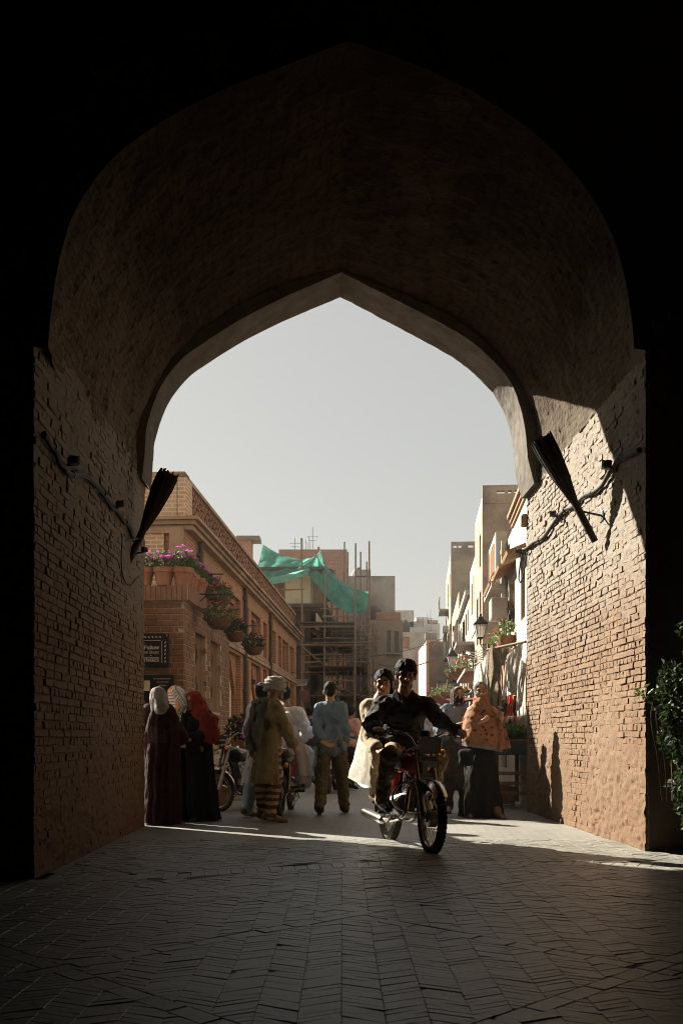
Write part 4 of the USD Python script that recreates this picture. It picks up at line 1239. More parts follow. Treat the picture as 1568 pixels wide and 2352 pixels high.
# ---- behind: brick topped block, grey concrete block, the far end of the street
def block(name, label, px0, px1, top, y, depth, mt, wins=(), flank=None, fmat=None, lift=0, steps=(), cat='building'):
    a, b = W(px0, top, y), W(px1, top, y)
    t = thing(name, label, cat, V(a[0], y, 0))
    w, h = b[0] - a[0], a[2]
    TF_ = lambda v: np.stack([v[:, 0], -v[:, 2], v[:, 1]], -1)
    ho, wl = [], []
    for q0, q1, t0, t1, o in wins:
        c0, c1 = W(q0, t1, y), W(q1, t0, y)
        wl.append((c0[0] - a[0], c1[0] - a[0], c0[2], c1[2], o)); ho.append(sbox(wl[-1][0], wl[-1][2], wl[-1][1], wl[-1][3]))
    panel(t, 'end_wall', TF_, [(0, 0), (w, 0), (w, h), (0, h)], ho, mt, -.2, 0)
    obj('core', MB().box((w / 2, depth / 2 + .21, h / 2 - .1), (w - .02, depth, h - .2)), fmat or mt, t)
    for o in wl:
        window(t, TF_, *o[:4], dep=.12, **o[4])
    for q0, q1, tp, d in steps:
        c0, c1 = W(q0, tp, y), W(q1, tp, y)
        obj('roof_room', MB().box(((c0[0] + c1[0]) / 2 - a[0], d + 1.5, (c0[2] + h) / 2), (c1[0] - c0[0], 3.0, c0[2] - h)), mt, t)
    return t


WB = dict(bars=(0, 1), sill=True)
block('brick_top_block', 'red brick topped block rising behind the green net', 640, 797, 1262, 50, 6, 'red_brick_far', wins=[(752, 770, 1310, 1340, WB)], steps=[(729, 734, 1256, 0)])
t8 = block('grey_concrete_block', 'grey concrete block with a bare side wall behind the scaffold poles', 796, 907, 1323, 56, 9, 'concrete', wins=[(880, 890, 1440, 1475, WB), (850, 866, 1430, 1470, WB)], fmat='pink_render', steps=[(857, 878, 1318, 2)])
block('stepped_house', 'tan house with narrow windows and a white drainpipe right of the scaffold', 846, 925, 1424, 53, 7, 'tan_wall', wins=[(888, 897, 1448, 1500, WB), (856, 868, 1462, 1500, WB), (858, 868, 1540, 1580, WB), (905, 915, 1450, 1500, WB), (902, 916, 1545, 1585, WB)], fmat='pink_render')
block('canopied_house', 'pale house with roof rooms at the end of the street', 900, 985, 1440, 84, 9, 'concrete_pale', wins=[(930, 940, 1470, 1500, WB)], steps=[(903, 950, 1402, 0), (950, 975, 1424, 1)])
block('grey_end_house', 'grey rendered house with a patched brick panel behind the rider', 902, 982, 1452, 74, 8, 'concrete', wins=[(908, 940, 1463, 1490, dict(pane='red_brick_far', bars=(0, 0))), (962, 972, 1512, 1550, WB), (962, 972, 1585, 1615, WB), (908, 930, 1545, 1570, WB), (940, 950, 1590, 1618, WB)], steps=[])
block('pink_end_house', 'pinkish house with red brick panels at the street end', 978, 1006, 1468, 66, 8, 'pink_render', wins=[(984, 994, 1480, 1496, dict(pane='red_brick_far', bars=(0, 0))), (982, 988, 1590, 1625, WB), (992, 999, 1590, 1625, WB), (985, 999, 1520, 1550, dict(pane='red_brick_far', bars=(0, 0)))])
block('distant_white_house', 'whitish flat roofed house on the skyline', 940, 1010, 1432, 110, 9, 'concrete_pale', wins=[(965, 972, 1450, 1462, WB)], steps=[(955, 985, 1418, 0), (994, 1003, 1428, 2)])
block('low_end_house', 'low dark shop front closing the street behind the riders', 850, 1000, 1636, 62, 6, 'old_timber', wins=[(870, 890, 1650, 1690, WB), (930, 955, 1645, 1690, WB)])
block('left_low_shops', 'dark low shop row behind the man in the blue shirt', 676, 850, 1585, 47.6, 3, 'old_timber', wins=[(700, 725, 1610, 1680, WB), (745, 775, 1610, 1680, WB), (790, 815, 1610, 1680, WB)])
sw = thing('white_hoarding', 'pale sheet metal hoarding with green bands under the scaffold', 'hoarding', W(858, 1570, 43) * V(1, 1, 0))
a = W(846, 1535, 43)
obj('sheet', MB().box((-.05, 0, 1.9), (.55, .05, 3.8)), 'concrete_pale', sw)
for z in (3.4, 3.1):
    obj('stripe', MB().box((-.05, -.03, z), (.3, .01, .07)), 'net_green', sw)

# ---- roof clutter and fittings, each on the house it belongs to
q = np.random.default_rng(77)


def clutter(t, w, h, d, n):
    for _ in range(n):
        k = q.integers(0, 4); x, y = q.uniform(.3, max(.4, w - .3)), q.uniform(.4, max(.6, d * .6))
        if k == 0:
            obj('aerial', MB().bar((x, y, h), (x, y, h + q.uniform(1, 2.2)), .018, 5).bar((x - .3, y, h + .9), (x + .3, y, h + .9), .012, 4).bar((x - .2, y, h + .7), (x + .2, y, h + .7), .012, 4), 'black_iron', t)
        elif k == 1:
            r = q.uniform(.3, .45); obj('roof_tank', MB().lathe([(0, 0), (r, 0), (r, .8), (r * .6, .95), (r * .35, 1.05), (0, 1.05)], 16, None, (x, y, h)), ('concrete_pale', 'pipe_iron')[q.integers(0, 2)], t, smooth=40)
        elif k == 2:
            obj('parapet_stub', MB().box((x, .15, h + .22), (q.uniform(.5, 1.4), .3, .44)), ('red_brick_far', 'concrete')[q.integers(0, 2)], t)
        else:
            m = MB()
            for e in range(5):
                m.bar((x + .12 * e, y, h), (x + .12 * e + q.normal(0, .04), y, h + q.uniform(.5, 1.0)), .014, 4)
            obj('starter_bar', m, 'pipe_iron', t, kind='stuff')


for nm, h_, w_, d_, n_ in (('brick_top_block', 10.9, 3.2, 5, 3), ('grey_concrete_block', 10.5, 2.6, 7, 5), ('stepped_house', 7.6, 1.8, 6, 3), ('canopied_house', 10.9, 3.0, 8, 5), ('grey_end_house', 9.3, 2.6, 7, 4), ('pink_end_house', 7.9, .9, 6, 2), ('distant_white_house', 14.3, 3.3, 8, 6)):
    clutter(stage.GetPrimAtPath('/World/' + nm), w_, h_, d_, n_)
for t_, xs in ((h2b, (.3, 1.6)), (h2c, (.6, 2.4, 4.4, 6.2)), (h4, (.8, 3.0, 5.5)), (h3, (1.0, 4.0, 7.2)), (h1, (2.2,))):
    L_ = t_.GetName()
    for k, x in enumerate(xs):
        z = (2.15 if L_ != 'pale_house' else 2.45) + .12 * (k % 2)
        obj('shop_canopy', MB().box((x + .5, .42 if L_ != 'pale_house' else .2, z), (1.15, .8 if L_ != 'pale_house' else .4, .035), R=rotx(-.3)), ('sheet_metal', 'old_timber', 'concrete')[k % 3], t_)
        if L_ not in ('pale_house',):
            obj('shop_sign', MB().box((x + .4, .10, z + .42), (.9, .08, .34), bev=.01), ('cream_plaster', 'wood_brown', 'concrete_pale')[(k + 1) % 3], t_)
            obj('shop_opening', MB().box((x + .45, .012, 1.05), (.95, .02, 1.9)), 'window_dark', t_)
for t_, x0, x1, z in ((h2c, 2.5, 4.2, 3.95), (h2b, .3, 2.2, 3.6), (h4, 2.2, 4.2, 4.3), (h3, 3.6, 6.0, 5.2), (h3, 3.6, 6.0, 7.7)):
    obj('balcony_slab', MB().box(((x0 + x1) / 2, .24, z), (x1 - x0, .5, .09)), 'concrete', t_)
    m = MB().bar((x0, .46, z + .62), (x1, .46, z + .62), .025, 6)
    for x in np.linspace(x0 + .04, x1 - .04, int((x1 - x0) / .14)):
        m.bar((x, .46, z), (x, .46, z + .62), .012, 4)
    obj('railing', m, 'pipe_iron', t_, kind='stuff')
for t_, x, z in ((h1, 2.85, 3.2), (h2c, 2.1, 3.4), (h2c, 5.0, 4.6), (h4, 1.9, 4.0), (h3, 3.0, 6.6)):
    obj('air_unit', MB().box((x, .17, z), (.5, .28, .36), bev=.015), 'concrete_pale', t_)
for k, (t_, x) in enumerate(((h2c, 2.45), (h4, 4.4), (h3, 6.5))):
    obj('drain_pipe', MB().bar((x, .06, .2), (x, .06, 4.8 + k), .045, 8), 'pipe_iron', t_)
for k, (a, b_) in enumerate(((W(668, 1545, 34), W(1062, 1490, 34)), (W(676, 1500, 36), W(1050, 1455, 38)), (W(850, 1520, 50), W(1030, 1500, 48)))):
    t_ = np.linspace(0, 1, 24)[:, None]; c = (a + b_) / 2; wt = thing('street_wire', ('sagging wire across the street at the far end of the brick hall', 'upper sagging wire across the street in front of the scaffold', 'distant wire strung before the grey end house')[k], 'wire', c)
    obj('wire', MB().tube(a * (1 - t_) + b_ * t_ - V(0, 0, .5) * np.sin(np.pi * t_) - c, .011, 4), 'black_iron', wt)

# ---- lanterns and baskets on the right
def lantern(label, px, py, y, s, arm):
    p = W(px, py, y); t = thing('street_lantern', label, 'street lantern', p, group='wall lanterns on the right side')
    r4 = lambda r, z: [(r * a, r * b, z) for a, b in ((-1, -1), (1, -1), (1, 1), (-1, 1))]
    gl = np.array(r4(.055 * s, 0) + r4(.115 * s, .26 * s))
    obj('glass', MB().add(gl, [(0, 1, 5, 4), (1, 2, 6, 5), (2, 3, 7, 6), (3, 0, 4, 7)]), 'lamp_glass', t)
    m = MB()
    for k in range(4):
        m.bar(gl[k], gl[k + 4], .009 * s, 5).bar(gl[k], gl[(k + 1) % 4], .009 * s, 5).bar(gl[k + 4], gl[4 + (k + 1) % 4], .012 * s, 5)
    m.lathe([(0, -.14 * s), (.015 * s, -.13 * s), (.02 * s, -.04 * s), (.055 * s, -.01 * s), (.055 * s, 0)], 10)
    obj('cage', m, 'black_iron', t)
    tp = np.array(r4(.135 * s, .27 * s) + r4(.05 * s, .36 * s))
    m = MB().add(tp, [(0, 1, 5, 4), (1, 2, 6, 5), (2, 3, 7, 6), (3, 0, 4, 7), (0, 3, 2, 1)])
    m.lathe([(.06 * s, .36 * s), (.055 * s, .40 * s), (.02 * s, .42 * s), (.028 * s, .45 * s), (.012 * s, .48 * s), (0, .52 * s)], 10)
    obj('cap', m, 'black_iron', t)
    m = MB().bar((0, 0, -.14 * s), (arm, 0, -.14 * s), .012 * s, 6).tube(smoothline([(0, 0, -.15 * s), (arm * .3, 0, -.24 * s), (arm * .7, 0, -.18 * s), (arm, 0, -.3 * s)], 6), .009 * s, 5)
    m.tube(smoothline([(arm * .2, 0, -.16 * s), (arm * .4, 0, -.22 * s), (arm * .5, 0, -.16 * s), (arm * .6, 0, -.22 * s), (arm * .85, 0, -.16 * s)], 5), .007 * s, 5)
    obj('arm', m, 'black_iron', t)


usdkit.material(stage, '/World/Looks/lamp_glass', {'t': ('transparent_bsdf', {'color': (.9, .9, .86)}), 'd': ('principled_bsdf', {'base_color': (.75, .73, .68), 'roughness': .4}), 'm': ('mix_closure', {'fac': .45})},
                [('t.BSDF', 'm.closure1'), ('d.BSDF', 'm.closure2')], surface='m.closure')
MAT['lamp_glass'] = UsdShade.Material.Get(stage, '/World/Looks/lamp_glass')
lantern('nearer white glass lantern on an iron arm under the brown tower', 1103, 1465, 18.2, .98, .33)
lantern('farther white glass lantern above the woman in the blue shawl', 1038, 1532, 27, 1.15, .4)
for k, (px, py, y, lb, s) in enumerate([(1170, 1462, 15.3, 'clay hanging bowl with feathery grass, the highest on the right side', .2), (1163, 1474, 16.2, 'clay hanging bowl half hidden behind the highest right one', .18), (1150, 1482, 17.2, 'small clay hanging bowl beside the lantern arm', .18),
                                       (1062, 1535, 25, 'distant clay bowl of flowers left of the hanging cloths', .22), (1045, 1548, 27.5, 'distant basket of trailing leaves under the farther lantern', .25), (1005, 1598, 33, 'small distant hanging basket left of the veiled woman', .25), (1028, 1590, 31, 'distant basket of red flowers above the veiled woman', .28)]):
    p = W(px, py, y); basket(lb, p, max(.1, RX(y) - p[0]), r=s, petal='petal_red', leaf='leaf', seed=140 + k, group='hanging baskets on the right side', nfl=8 if k != 0 else 3, nl=300, mat_='terracotta', side=1)
m = MB()
lc = [W(1082, 1490, 24)]
wr = thing('overhead_wire', 'thin wires strung along the white house fronts on the right', 'wire', W(1095, 1500, 21))
for k in range(4):
    a, b = W(1078, 1498 + 5 * k, 26), W(1112, 1489 + 6 * k, 19.5)
    t_ = np.linspace(0, 1, 10)[:, None]; obj('strand', MB().tube(a * (1 - t_) + b * t_ - V(0, 0, .06) * np.sin(np.pi * t_) - _loc['/World/overhead_wire'], .008, 4), 'black_iron', wr)
# ================================================================== people
for nm, c1, c2 in (('skin', (.40, .225, .135), (.48, .285, .18)), ('skin_dark', (.19, .095, .055), (.25, .13, .075))):
    mat(nm, c1, c2, scale=20, rough=.55, spec=.35, bump=.08, bscale=200)
mat('hair', (.006, .005, .004), (.012, .009, .007), scale=40, rough=.7, spec=.12, bump=.6, bscale=160, stretch=(1, 1, .3))
mat('eye_white', (.32, .28, .24), rough=.35); mat('eye_dark', (.01, .008, .006), rough=.2)
mat('lip', (.24, .11, .08), rough=.5)


def cloth(name, c1, c2=None, scale=9, **k):
    kk = dict(rough=.9, bump=.75, bscale=17, bdist=.028, sheen=.0, spec=.15); kk.update(k)
    mat(name, c1, c2, scale=scale, **kk)


cloth('shirt_black', (.04, .037, .033), (.06, .056, .05)); cloth('trousers_brown', (.25, .19, .13), (.32, .245, .17))
cloth('white_cloth', (.84, .82, .77), (.88, .86, .82), transl=.7, stain=(.72, .64, .50), stain_scale=3, stain_amt=.4)
cloth('fur_tan', (.38, .29, .19), (.55, .44, .30), scale=25, bump=1.0, bscale=120)
cloth('shirt_blue', (.165, .235, .30), (.22, .30, .37), transl=.2); cloth('trousers_olive', (.105, .085, .045), (.15, .12, .07))
cloth('ochre', (.165, .125, .052), (.23, .18, .08)); cloth('grey_shawl', (.075, .064, .05), (.12, .105, .083))
cloth('turban', (.28, .235, .19), (.40, .35, .295), stretch=(1, 1, 3))
cloth('white_kurta', (.62, .57, .58), (.74, .70, .70), transl=.3); cloth('beige_trousers', (.33, .25, .18), (.41, .32, .24)); cloth('pale_blue', (.33, .40, .47), (.42, .49, .55))
cloth('maroon', (.017, .007, .007), (.03, .011, .0105)); cloth('abaya', (.006, .0065, .0055), (.011, .0115, .0095)); cloth('veil', (.008, .008, .008), (.012, .012, .012))
cloth('hijab_grey', (.22, .195, .185), (.29, .26, .245), bscale=160); cloth('red_scarf', (.19, .024, .015), (.27, .040, .024), transl=.1)
cloth('denim', (.07, .11, .15), (.11, .16, .20)); cloth('pink_cloth', (.45, .24, .18), (.55, .32, .25)); cloth('dark_cloth', (.03, .027, .024), (.05, .045, .04)); cloth('tan_cloth', (.30, .22, .14), (.38, .29, .20))
cloth('rust_cloth', (.30, .09, .05), (.38, .13, .08)); cloth('blue_shawl', (.12, .15, .19), (.20, .24, .29), scale=14); cloth('brown_skirt', (.05, .036, .026), (.085, .062, .045), scale=14)
mat('shoe_black', (.012, .011, .01), (.022, .02, .018), scale=20, rough=.45, spec=.4); mat('shoe_brown', (.13, .075, .04), (.18, .11, .06), scale=20, rough=.55); mat('sole', (.36, .27, .17), rough=.8)


def stripes(name, c1, c2, f, axis='z'):
    N = {'tc': ('texture_coordinate', {}), 'n': ('noise_texture', {'scale': 6, 'detail': 3}), 'sp': ('separate_xyz', {}), 'm': ('math', {'math_type': 'multiply_add', 'value2': .10}), 's': ('math', {'math_type': 'multiply', 'value2': f}), 'si': ('math', {'math_type': 'sine'}),
         'r': ('rgb_ramp', {'ramp': [(0, c1), (.45, c1), (.6, c2), (1, c2)]}), 'mr': ('map_range', {'from_min': -1, 'from_max': 1}), 'p': ('principled_bsdf', {'roughness': .85, 'specular_ior_level': .15})}
    MAT[name] = usdkit.material(stage, f'/World/Looks/{name}', N, [('tc.object', 'sp.vector'), ('tc.object', 'n.vector'), ('n.fac', 'm.value1'), (f'sp.{axis}', 'm.value3'), ('m.value', 's.value1'), ('s.value', 'si.value1'), ('si.value', 'mr.value'), ('mr.result', 'r.fac'), ('r.color', 'p.base_color')], surface='p.BSDF')


def printed(name, base, base2, ink, sc, thr=.28, transl=.2, edge=.04):
    """cloth with scattered flower prints"""
    def ex(N, L, c):
        N['vo'] = ('voronoi_texture', {'scale': sc, 'randomness': .9}); N['nn'] = ('noise_texture', {'scale': sc * 3.5, 'detail': 2}); N['ma'] = ('math', {'math_type': 'multiply_add', 'value2': .55})
        N['rr'] = ('rgb_ramp', {'ramp': [(0, (.2, .2, .2)), (thr * .35, (.9, .9, .9)), (thr, (.85, .85, .85)), (thr + edge, (0, 0, 0)), (1, (0, 0, 0))]}); N['mi'] = ('mix_color', {'b': ink})
        L += [('tc.object', 'vo.vector'), ('tc.object', 'nn.vector'), ('nn.fac', 'ma.value1'), ('vo.distance', 'ma.value3'), ('ma.value', 'rr.fac'), ('rr.color', 'mi.fac'), (c, 'mi.a')]
        return 'mi.result'
    cloth(name, base, base2, extra=ex, transl=transl)


stripes('striped_trousers', (.07, .045, .035), (.33, .19, .11), 75)
printed('orange_shawl', (.31, .145, .08), (.40, .21, .125), (.09, .04, .035), 13, thr=.52)
printed('floral_tunic', (.50, .46, .42), (.58, .53, .49), (.06, .22, .28), 10, thr=.5)
printed('dark_print', (.055, .05, .05), (.09, .08, .08), (.20, .14, .10), 16, thr=.46)


def chk():
    N = {'tc': ('texture_coordinate', {}), 'c': ('checker_texture', {'color1': (.62, .58, .53), 'color2': (.03, .028, .026), 'scale': 55}), 'n': ('noise_texture', {'scale': 5, 'detail': 2}), 'r': ('rgb_ramp', {'ramp': [(0, (0, 0, 0)), (.54, (0, 0, 0)), (.58, (1, 1, 1)), (1, (1, 1, 1))]}),
         'm': ('mix_color', {'b': (.60, .20, .05)}), 'p': ('principled_bsdf', {'roughness': .9})}
    MAT['check_scarf'] = usdkit.material(stage, '/World/Looks/check_scarf', N, [('tc.object', 'c.vector'), ('tc.object', 'n.vector'), ('n.fac', 'r.fac'), ('c.color', 'm.a'), ('r.color', 'm.fac'), ('m.result', 'p.base_color')], surface='p.BSDF')


chk()
nrm = lambda v: np.asarray(v, float) / (np.linalg.norm(v) + 1e-12)


def stand(H=1.7, face=0.0, lean=(0, 0)):
    """joints of someone upright at the origin; face: 0 looks to the camera (-y), pi looks away. a is the image-left side, b the image-right side."""
    s = H / 1.7
    f = V(math.sin(face), -math.cos(face), 0); l = V(math.cos(face), math.sin(face), 0)
    if l[0] < 0:
        l = -l
    J = {'f': f, 'l': l, 's': s}
    up = lambda z, fw=0, sd=0: V(0, 0, z * s) + f * fw * s + l * sd * s + V(lean[0], lean[1], 0) * z / 1.4
    J['head'] = up(1.595, .02); J['neck'] = up(1.44, -.005); J['chest'] = up(1.27); J['waist'] = up(1.07, .005); J['pel'] = up(.94)
    for k, sg in (('a', -1), ('b', 1)):
        J['sh' + k] = up(1.385, -.01, sg * .15); J['el' + k] = up(1.11, -.03, sg * .20); J['wr' + k] = up(.87, .06, sg * .22)
        J['hip' + k] = up(.92, 0, sg * .09); J['kn' + k] = up(.49, .02, sg * .10); J['an' + k] = up(.085, -.02, sg * .105); J['to' + k] = up(.03, .15, sg * .13)
        for q in ('hip', 'kn', 'an', 'to'):
            J[q + k] = J[q + k] - V(lean[0], lean[1], 0) * J[q + k][2] / 1.4
    J['hf'] = f
    return J


def torso(J, g=0.0, hips=True, belly=0.0):
    s = J['s']; ls = nrm(J['shb'] - J['sha']); lh = nrm(J['hipb'] - J['hipa']); lm = nrm(ls + lh)
    o = [cone(J['sha'] * .86 + J['shb'] * .14, J['shb'] * .86 + J['sha'] * .14, .066 * s + g), cone(J['chest'] - ls * .075 * s, J['chest'] + ls * .075 * s, .092 * s + g),
         cone(J['chest'] * .6 + J['neck'] * .4 - ls * .08 * s, J['chest'] * .6 + J['neck'] * .4 + ls * .08 * s, .074 * s + g), cone(J['waist'] - lm * .065 * s, J['waist'] + lm * .062 * s, .088 * s + g + belly)]
    if hips:
        o += [cone(J['pel'] - lh * .075 * s, J['pel'] + lh * .075 * s, .105 * s + g)]
    return o


def arm(J, k, g=0.0, r=(.052, .043, .029), to=1.0):
    s = J['s']; w = J['el' + k] * (1 - to) + J['wr' + k] * to
    return [cone(J['sh' + k], J['el' + k], r[0] * s + g, r[1] * s + g), cone(J['el' + k], w, (r[1] - .002) * s + g, (r[1] + (r[2] - r[1]) * to) * s + g)]


def leg(J, k, g=0.0, r=(.082, .055, .038), to=1.0, g2=None):
    s = J['s']; g2 = g if g2 is None else g2; w = J['kn' + k] * (1 - to) + J['an' + k] * to
    return [cone(J['hip' + k], J['kn' + k], r[0] * s + g, r[1] * s + g), cone(J['kn' + k], w, r[1] * s + g, r[2] * s + g2)]


def headframe(J):
    f = nrm(J['hf']); r = nrm(np.cross(f, V(0, 0, 1))); u = np.cross(r, f)
    return np.stack([-r if False else r, -f, u], 1)      # columns: the head's +x, +y (back), +z


def hp(J, *p):
    return J['head'] + headframe(J) @ (np.array(p, float) * J['s'])


def head_skin(J, res=.0065):
    R = headframe(J); s = J['s']; E = lambda p, r: ell(hp(J, *p), np.array(r) * s, R); C = lambda p, q, a, b=None: cone(hp(J, *p), hp(J, *q), a * s, (a if b is None else b) * s)
    add = [E((0, .012, .03), (.073, .09, .085)), E((0, -.035, -.035), (.058, .055, .075)), C((-.028, -.05, -.085), (.028, -.05, -.085), .026), C((0, -.088, .012), (0, -.112, -.028), .009, .013), C((-.014, -.094, -.034), (.014, -.094, -.034), .009),
           C((-.045, -.072, .022), (.045, -.072, .022), .014), C((-.043, -.066, -.022), (-.03, -.07, -.04), .02), C((.043, -.066, -.022), (.03, -.07, -.04), .02), C((-.019, -.087, -.064), (.019, -.087, -.064), .0085), C((-.014, -.084, -.076), (.014, -.084, -.076), .009), C((0, -.078, -.102), (0, -.07, -.1), .018),
           E((-.077, .012, -.008), (.011, .02, .032)), E((.077, .012, -.008), (.011, .02, .032)), cone(J['neck'], hp(J, 0, .015, -.07), .056 * s, .052 * s), cone(J['neck'] - V(0, 0, .06), J['neck'], .07 * s, .056 * s)]
    cut = [E((-.033, -.098, .004), (.02, .014, .011)), E((.033, -.098, .004), (.02, .014, .011))]
    return blob(add, k=.007, res=res, cut=cut, kc=.012)


def face_bits(J, t, eyes=True, brows=True, lips=True):
    R = headframe(J); s = J['s']
    for sg in (-1, 1):
        if eyes:
            m = MB().mesh(trimesh.creation.icosphere(2, .0115 * s)); v, f = m.arrays(); obj('eye', (v + hp(J, sg * .033, -.079, .004), f), 'eye_white', t, smooth=True)
            v, f = MB().mesh(trimesh.creation.icosphere(1, .0062 * s)).arrays(); obj('iris', (v + hp(J, sg * .033, -.0885, .004), f), 'eye_dark', t, smooth=True)
        if brows:
            obj('eyebrow', MB().tube([hp(J, sg * .014, -.091, .028), hp(J, sg * .034, -.088, .034), hp(J, sg * .054, -.074, .027)], [.004 * s, .0055 * s, .003 * s], 6), 'hair', t)
    if lips:
        obj('lips', MB().tube([hp(J, -.024, -.089, -.070), hp(J, -.008, -.0985, -.067), hp(J, .008, -.0985, -.067), hp(J, .024, -.089, -.070)], [.002 * s, .005 * s, .005 * s, .002 * s], 6), 'lip', t, smooth=True)


def hand(J, k, fwd=None, palm=None, curl=.5, res=.0048):
    """palm and five bent fingers past the wrist; palm: the way the palm faces"""
    s = J['s']; w = J['wr' + k]; d = nrm(J['wr' + k] - J['el' + k]) if fwd is None else nrm(fwd)
    p = nrm(np.cross(d, V(1, 0, .01))) if palm is None else nrm(palm); p = nrm(p - d * (p @ d)); sd = np.cross(d, p)
    if (sd @ J['l']) * (1 if k == 'a' else -1) < 0:
        sd = -sd                                         # the thumb lies to the body's middle
    c = lambda a, b, e: w + (d * a + sd * b + p * e) * s
    add = [cone(c(.0, -.012, 0), c(.07, -.026, 0), .019 * s, .014 * s), cone(c(.0, .010, 0), c(.075, .022, 0), .019 * s, .014 * s), cone(c(.02, 0, 0), c(.075, 0, .0), .018 * s, .013 * s), cone(w - d * .03 * s, w, .026 * s, .024 * s)]
    for q, (off, L) in enumerate(((.028, .068), (.010, .078), (-.009, .072), (-.027, .056))):
        a = c(.078, off, 0); ang = 0; step = L / 2.4
        for seg in range(3):
            ang += curl * (.55 + .35 * (seg > 0)); l = step * (1.05, .8, .6)[seg]
            b = a + (d * math.cos(ang) + p * math.sin(ang) + sd * off * .6) * l * s
            add.append(cone(a, b, (.0092 - .0009 * seg) * s, (.0085 - .0009 * seg) * s)); a = b
    a = c(.02, .026, .006); b = c(.055, .05, .022); e = c(.085, .048, .022 + .03 * curl)
    add += [cone(a, b, .0125 * s, .0105 * s), cone(b, e, .0105 * s, .0085 * s)]
    return blob(add, k=.0035, res=res)


def body_skin(J, hands=('a', 'b'), mt='skin', hand_kw={}, head=True, t=None, res=.016, legs=True):
    add = torso(J, -.032)
    for k in 'ab':
        add += arm(J, k, -.013, (.052, .045, .037)) + (leg(J, k, -.02, (.082, .058, .045)) if legs else [])
        add += [cone(J['an' + k], J['to' + k] + V(0, 0, .005), .034, .022)] if legs else []
    P = [blob(add, k=.02, res=res)]
    if head:
        P.append(head_skin(J))
    for k in hands:
        P.append(hand(J, k, **hand_kw.get(k, {})))
    return obj('body', weld(P), mt, t, smooth=True)


def shoes(J, t, mt='shoe_black', sole='sole', h=.0):
    for k in 'ab':
        d = nrm((J['to' + k] - J['an' + k]) * V(1, 1, 1)); an = J['an' + k]; to = J['to' + k]
        dn = nrm(np.cross(np.cross(d, V(0, 0, -1)), d)) if abs(d[2]) < .95 else V(0, 0, -1)
        heel = an - d * .045 + dn * .03
        obj('shoe', blob([cone(heel, to + d * .03, .040, .032), cone(an + V(0, 0, .02), heel * .6 + to * .4, .045, .04), cone(an, heel, .045, .042)], k=.015, res=.011, cut=[ell(heel * .5 + to * .5 + dn * .545, (.5, .5, .5))]), mt, t, smooth=True)


def hair_cap(J, t, long=False, res=.009, seed=1, vol=.016):
    R = headframe(J); s = J['s']; E = lambda p, r: ell(hp(J, *p), np.array(r) * s, R)
    add = [E((0, .018, .042), (.073 + vol, .086 + vol, .082 + vol)), E((0, .058, -.015), (.058 + vol * .5, .045 + vol, .055))]
    if long:
        add += [cone(hp(J, 0, .06, -.02), hp(J, 0, .07, -.22), .06 * s, .045 * s), cone(hp(J, -.055, .02, -.03), hp(J, -.07, .05, -.2), .03 * s, .022 * s)]
    cut = [E((0, -.10, -.05), (.078, .095, .122)), E((0, -.045, -.075), (.13, .075, .085))]
    return obj('hair', blob(add, k=.012, res=res, cut=cut, wob=lambda P: .03 * (fbm((P @ R) * np.array([48, 48, 26]) + seed, 3, seed) - .5)), 'hair', t, smooth=True)


def hood(J, t, mt, name='headscarf', cape=.0, open_=(.062, .105), low=-.16, drop=None, res=.011, seed=3, back=.03, wide=1.0, face_dz=-.01, g=0.0):
    """scarf over head and shoulders with an opening for the face"""
    R = headframe(J); s = J['s']; E = lambda p, r: ell(hp(J, *p), np.array(r) * s, R)
    add = [E((0, .02, .035), (.092 + g, .112 + g, .098 + g)), cone(hp(J, 0, .0, -.04), hp(J, 0, .01, low), .085 * s + g, .10 * s + g), cone(hp(J, 0, .06, .0), hp(J, 0, .07 + back, low - .03), .085 * s + g, .09 * s + g)]
    ls = J['l']
    if cape:
        add += [cone(J['sha'] + V(0, 0, .0), J['neck'], (.055 + cape) * s, .09 * s), cone(J['shb'], J['neck'], (.055 + cape) * s, .09 * s), cone(J['chest'] - ls * .09 * wide, J['chest'] + ls * .09 * wide, (.10 + cape) * s)]
    for a, b, r1, r2 in (drop or []):
        add.append(cone(a, b, r1, r2))
    cut = [ell(hp(J, 0, -.105, face_dz), np.array([open_[0], .085, open_[1]]) * s, R)] if open_ else []
    return obj(name, blob(add, k=.022, res=res, cut=cut, kc=.01, wob=folds(11, .011, seed, (1, 1, .55))), mt, t, smooth=True)


def tunic(J, t, mt, name='kurta', hem=.5, flare=.06, g=.022, sleeves=(1, 1), sleeve_r=(.064, .058, .052), nf=7, fold=.10, seed=2, res=.013, belly=0.0, cy=0.0, cx=0.0, dep=.72):
    add = torso(J, g, belly=belly)
    for k, to in zip('ab', sleeves):
        if to:
            add += arm(J, k, .012, sleeve_r, to)
    v, f = blob(add, k=.025, res=res, wob=folds(10, .010, seed, (1, 1, .7)))
    m = MB().add(v, f)
    p = J['pel']; s = J['s']; a = math.atan2(J['l'][1], J['l'][0]); w0 = .175 * s + g * .5; d0 = w0 * dep
    D = drape([(J['waist'][2] + .02, J['waist'][0], J['waist'][1], w0 * .9, d0 * .95), (p[2], p[0], p[1], w0 * 1.0, d0), ((p[2] + hem) / 2, p[0] + cx / 2, p[1] + cy / 2, w0 + flare * .5, d0 + flare * .4), (hem, p[0] + cx, p[1] + cy, w0 + flare, d0 + flare * .7)], fold=fold, nf=nf, seed=seed)
    if abs(a) > .02:
        c = np.array([p[0], p[1], 0]); D = (D - c) @ rotz(a).T + c
    m.grid(D)
    return obj(name, m, mt, t, smooth=50)


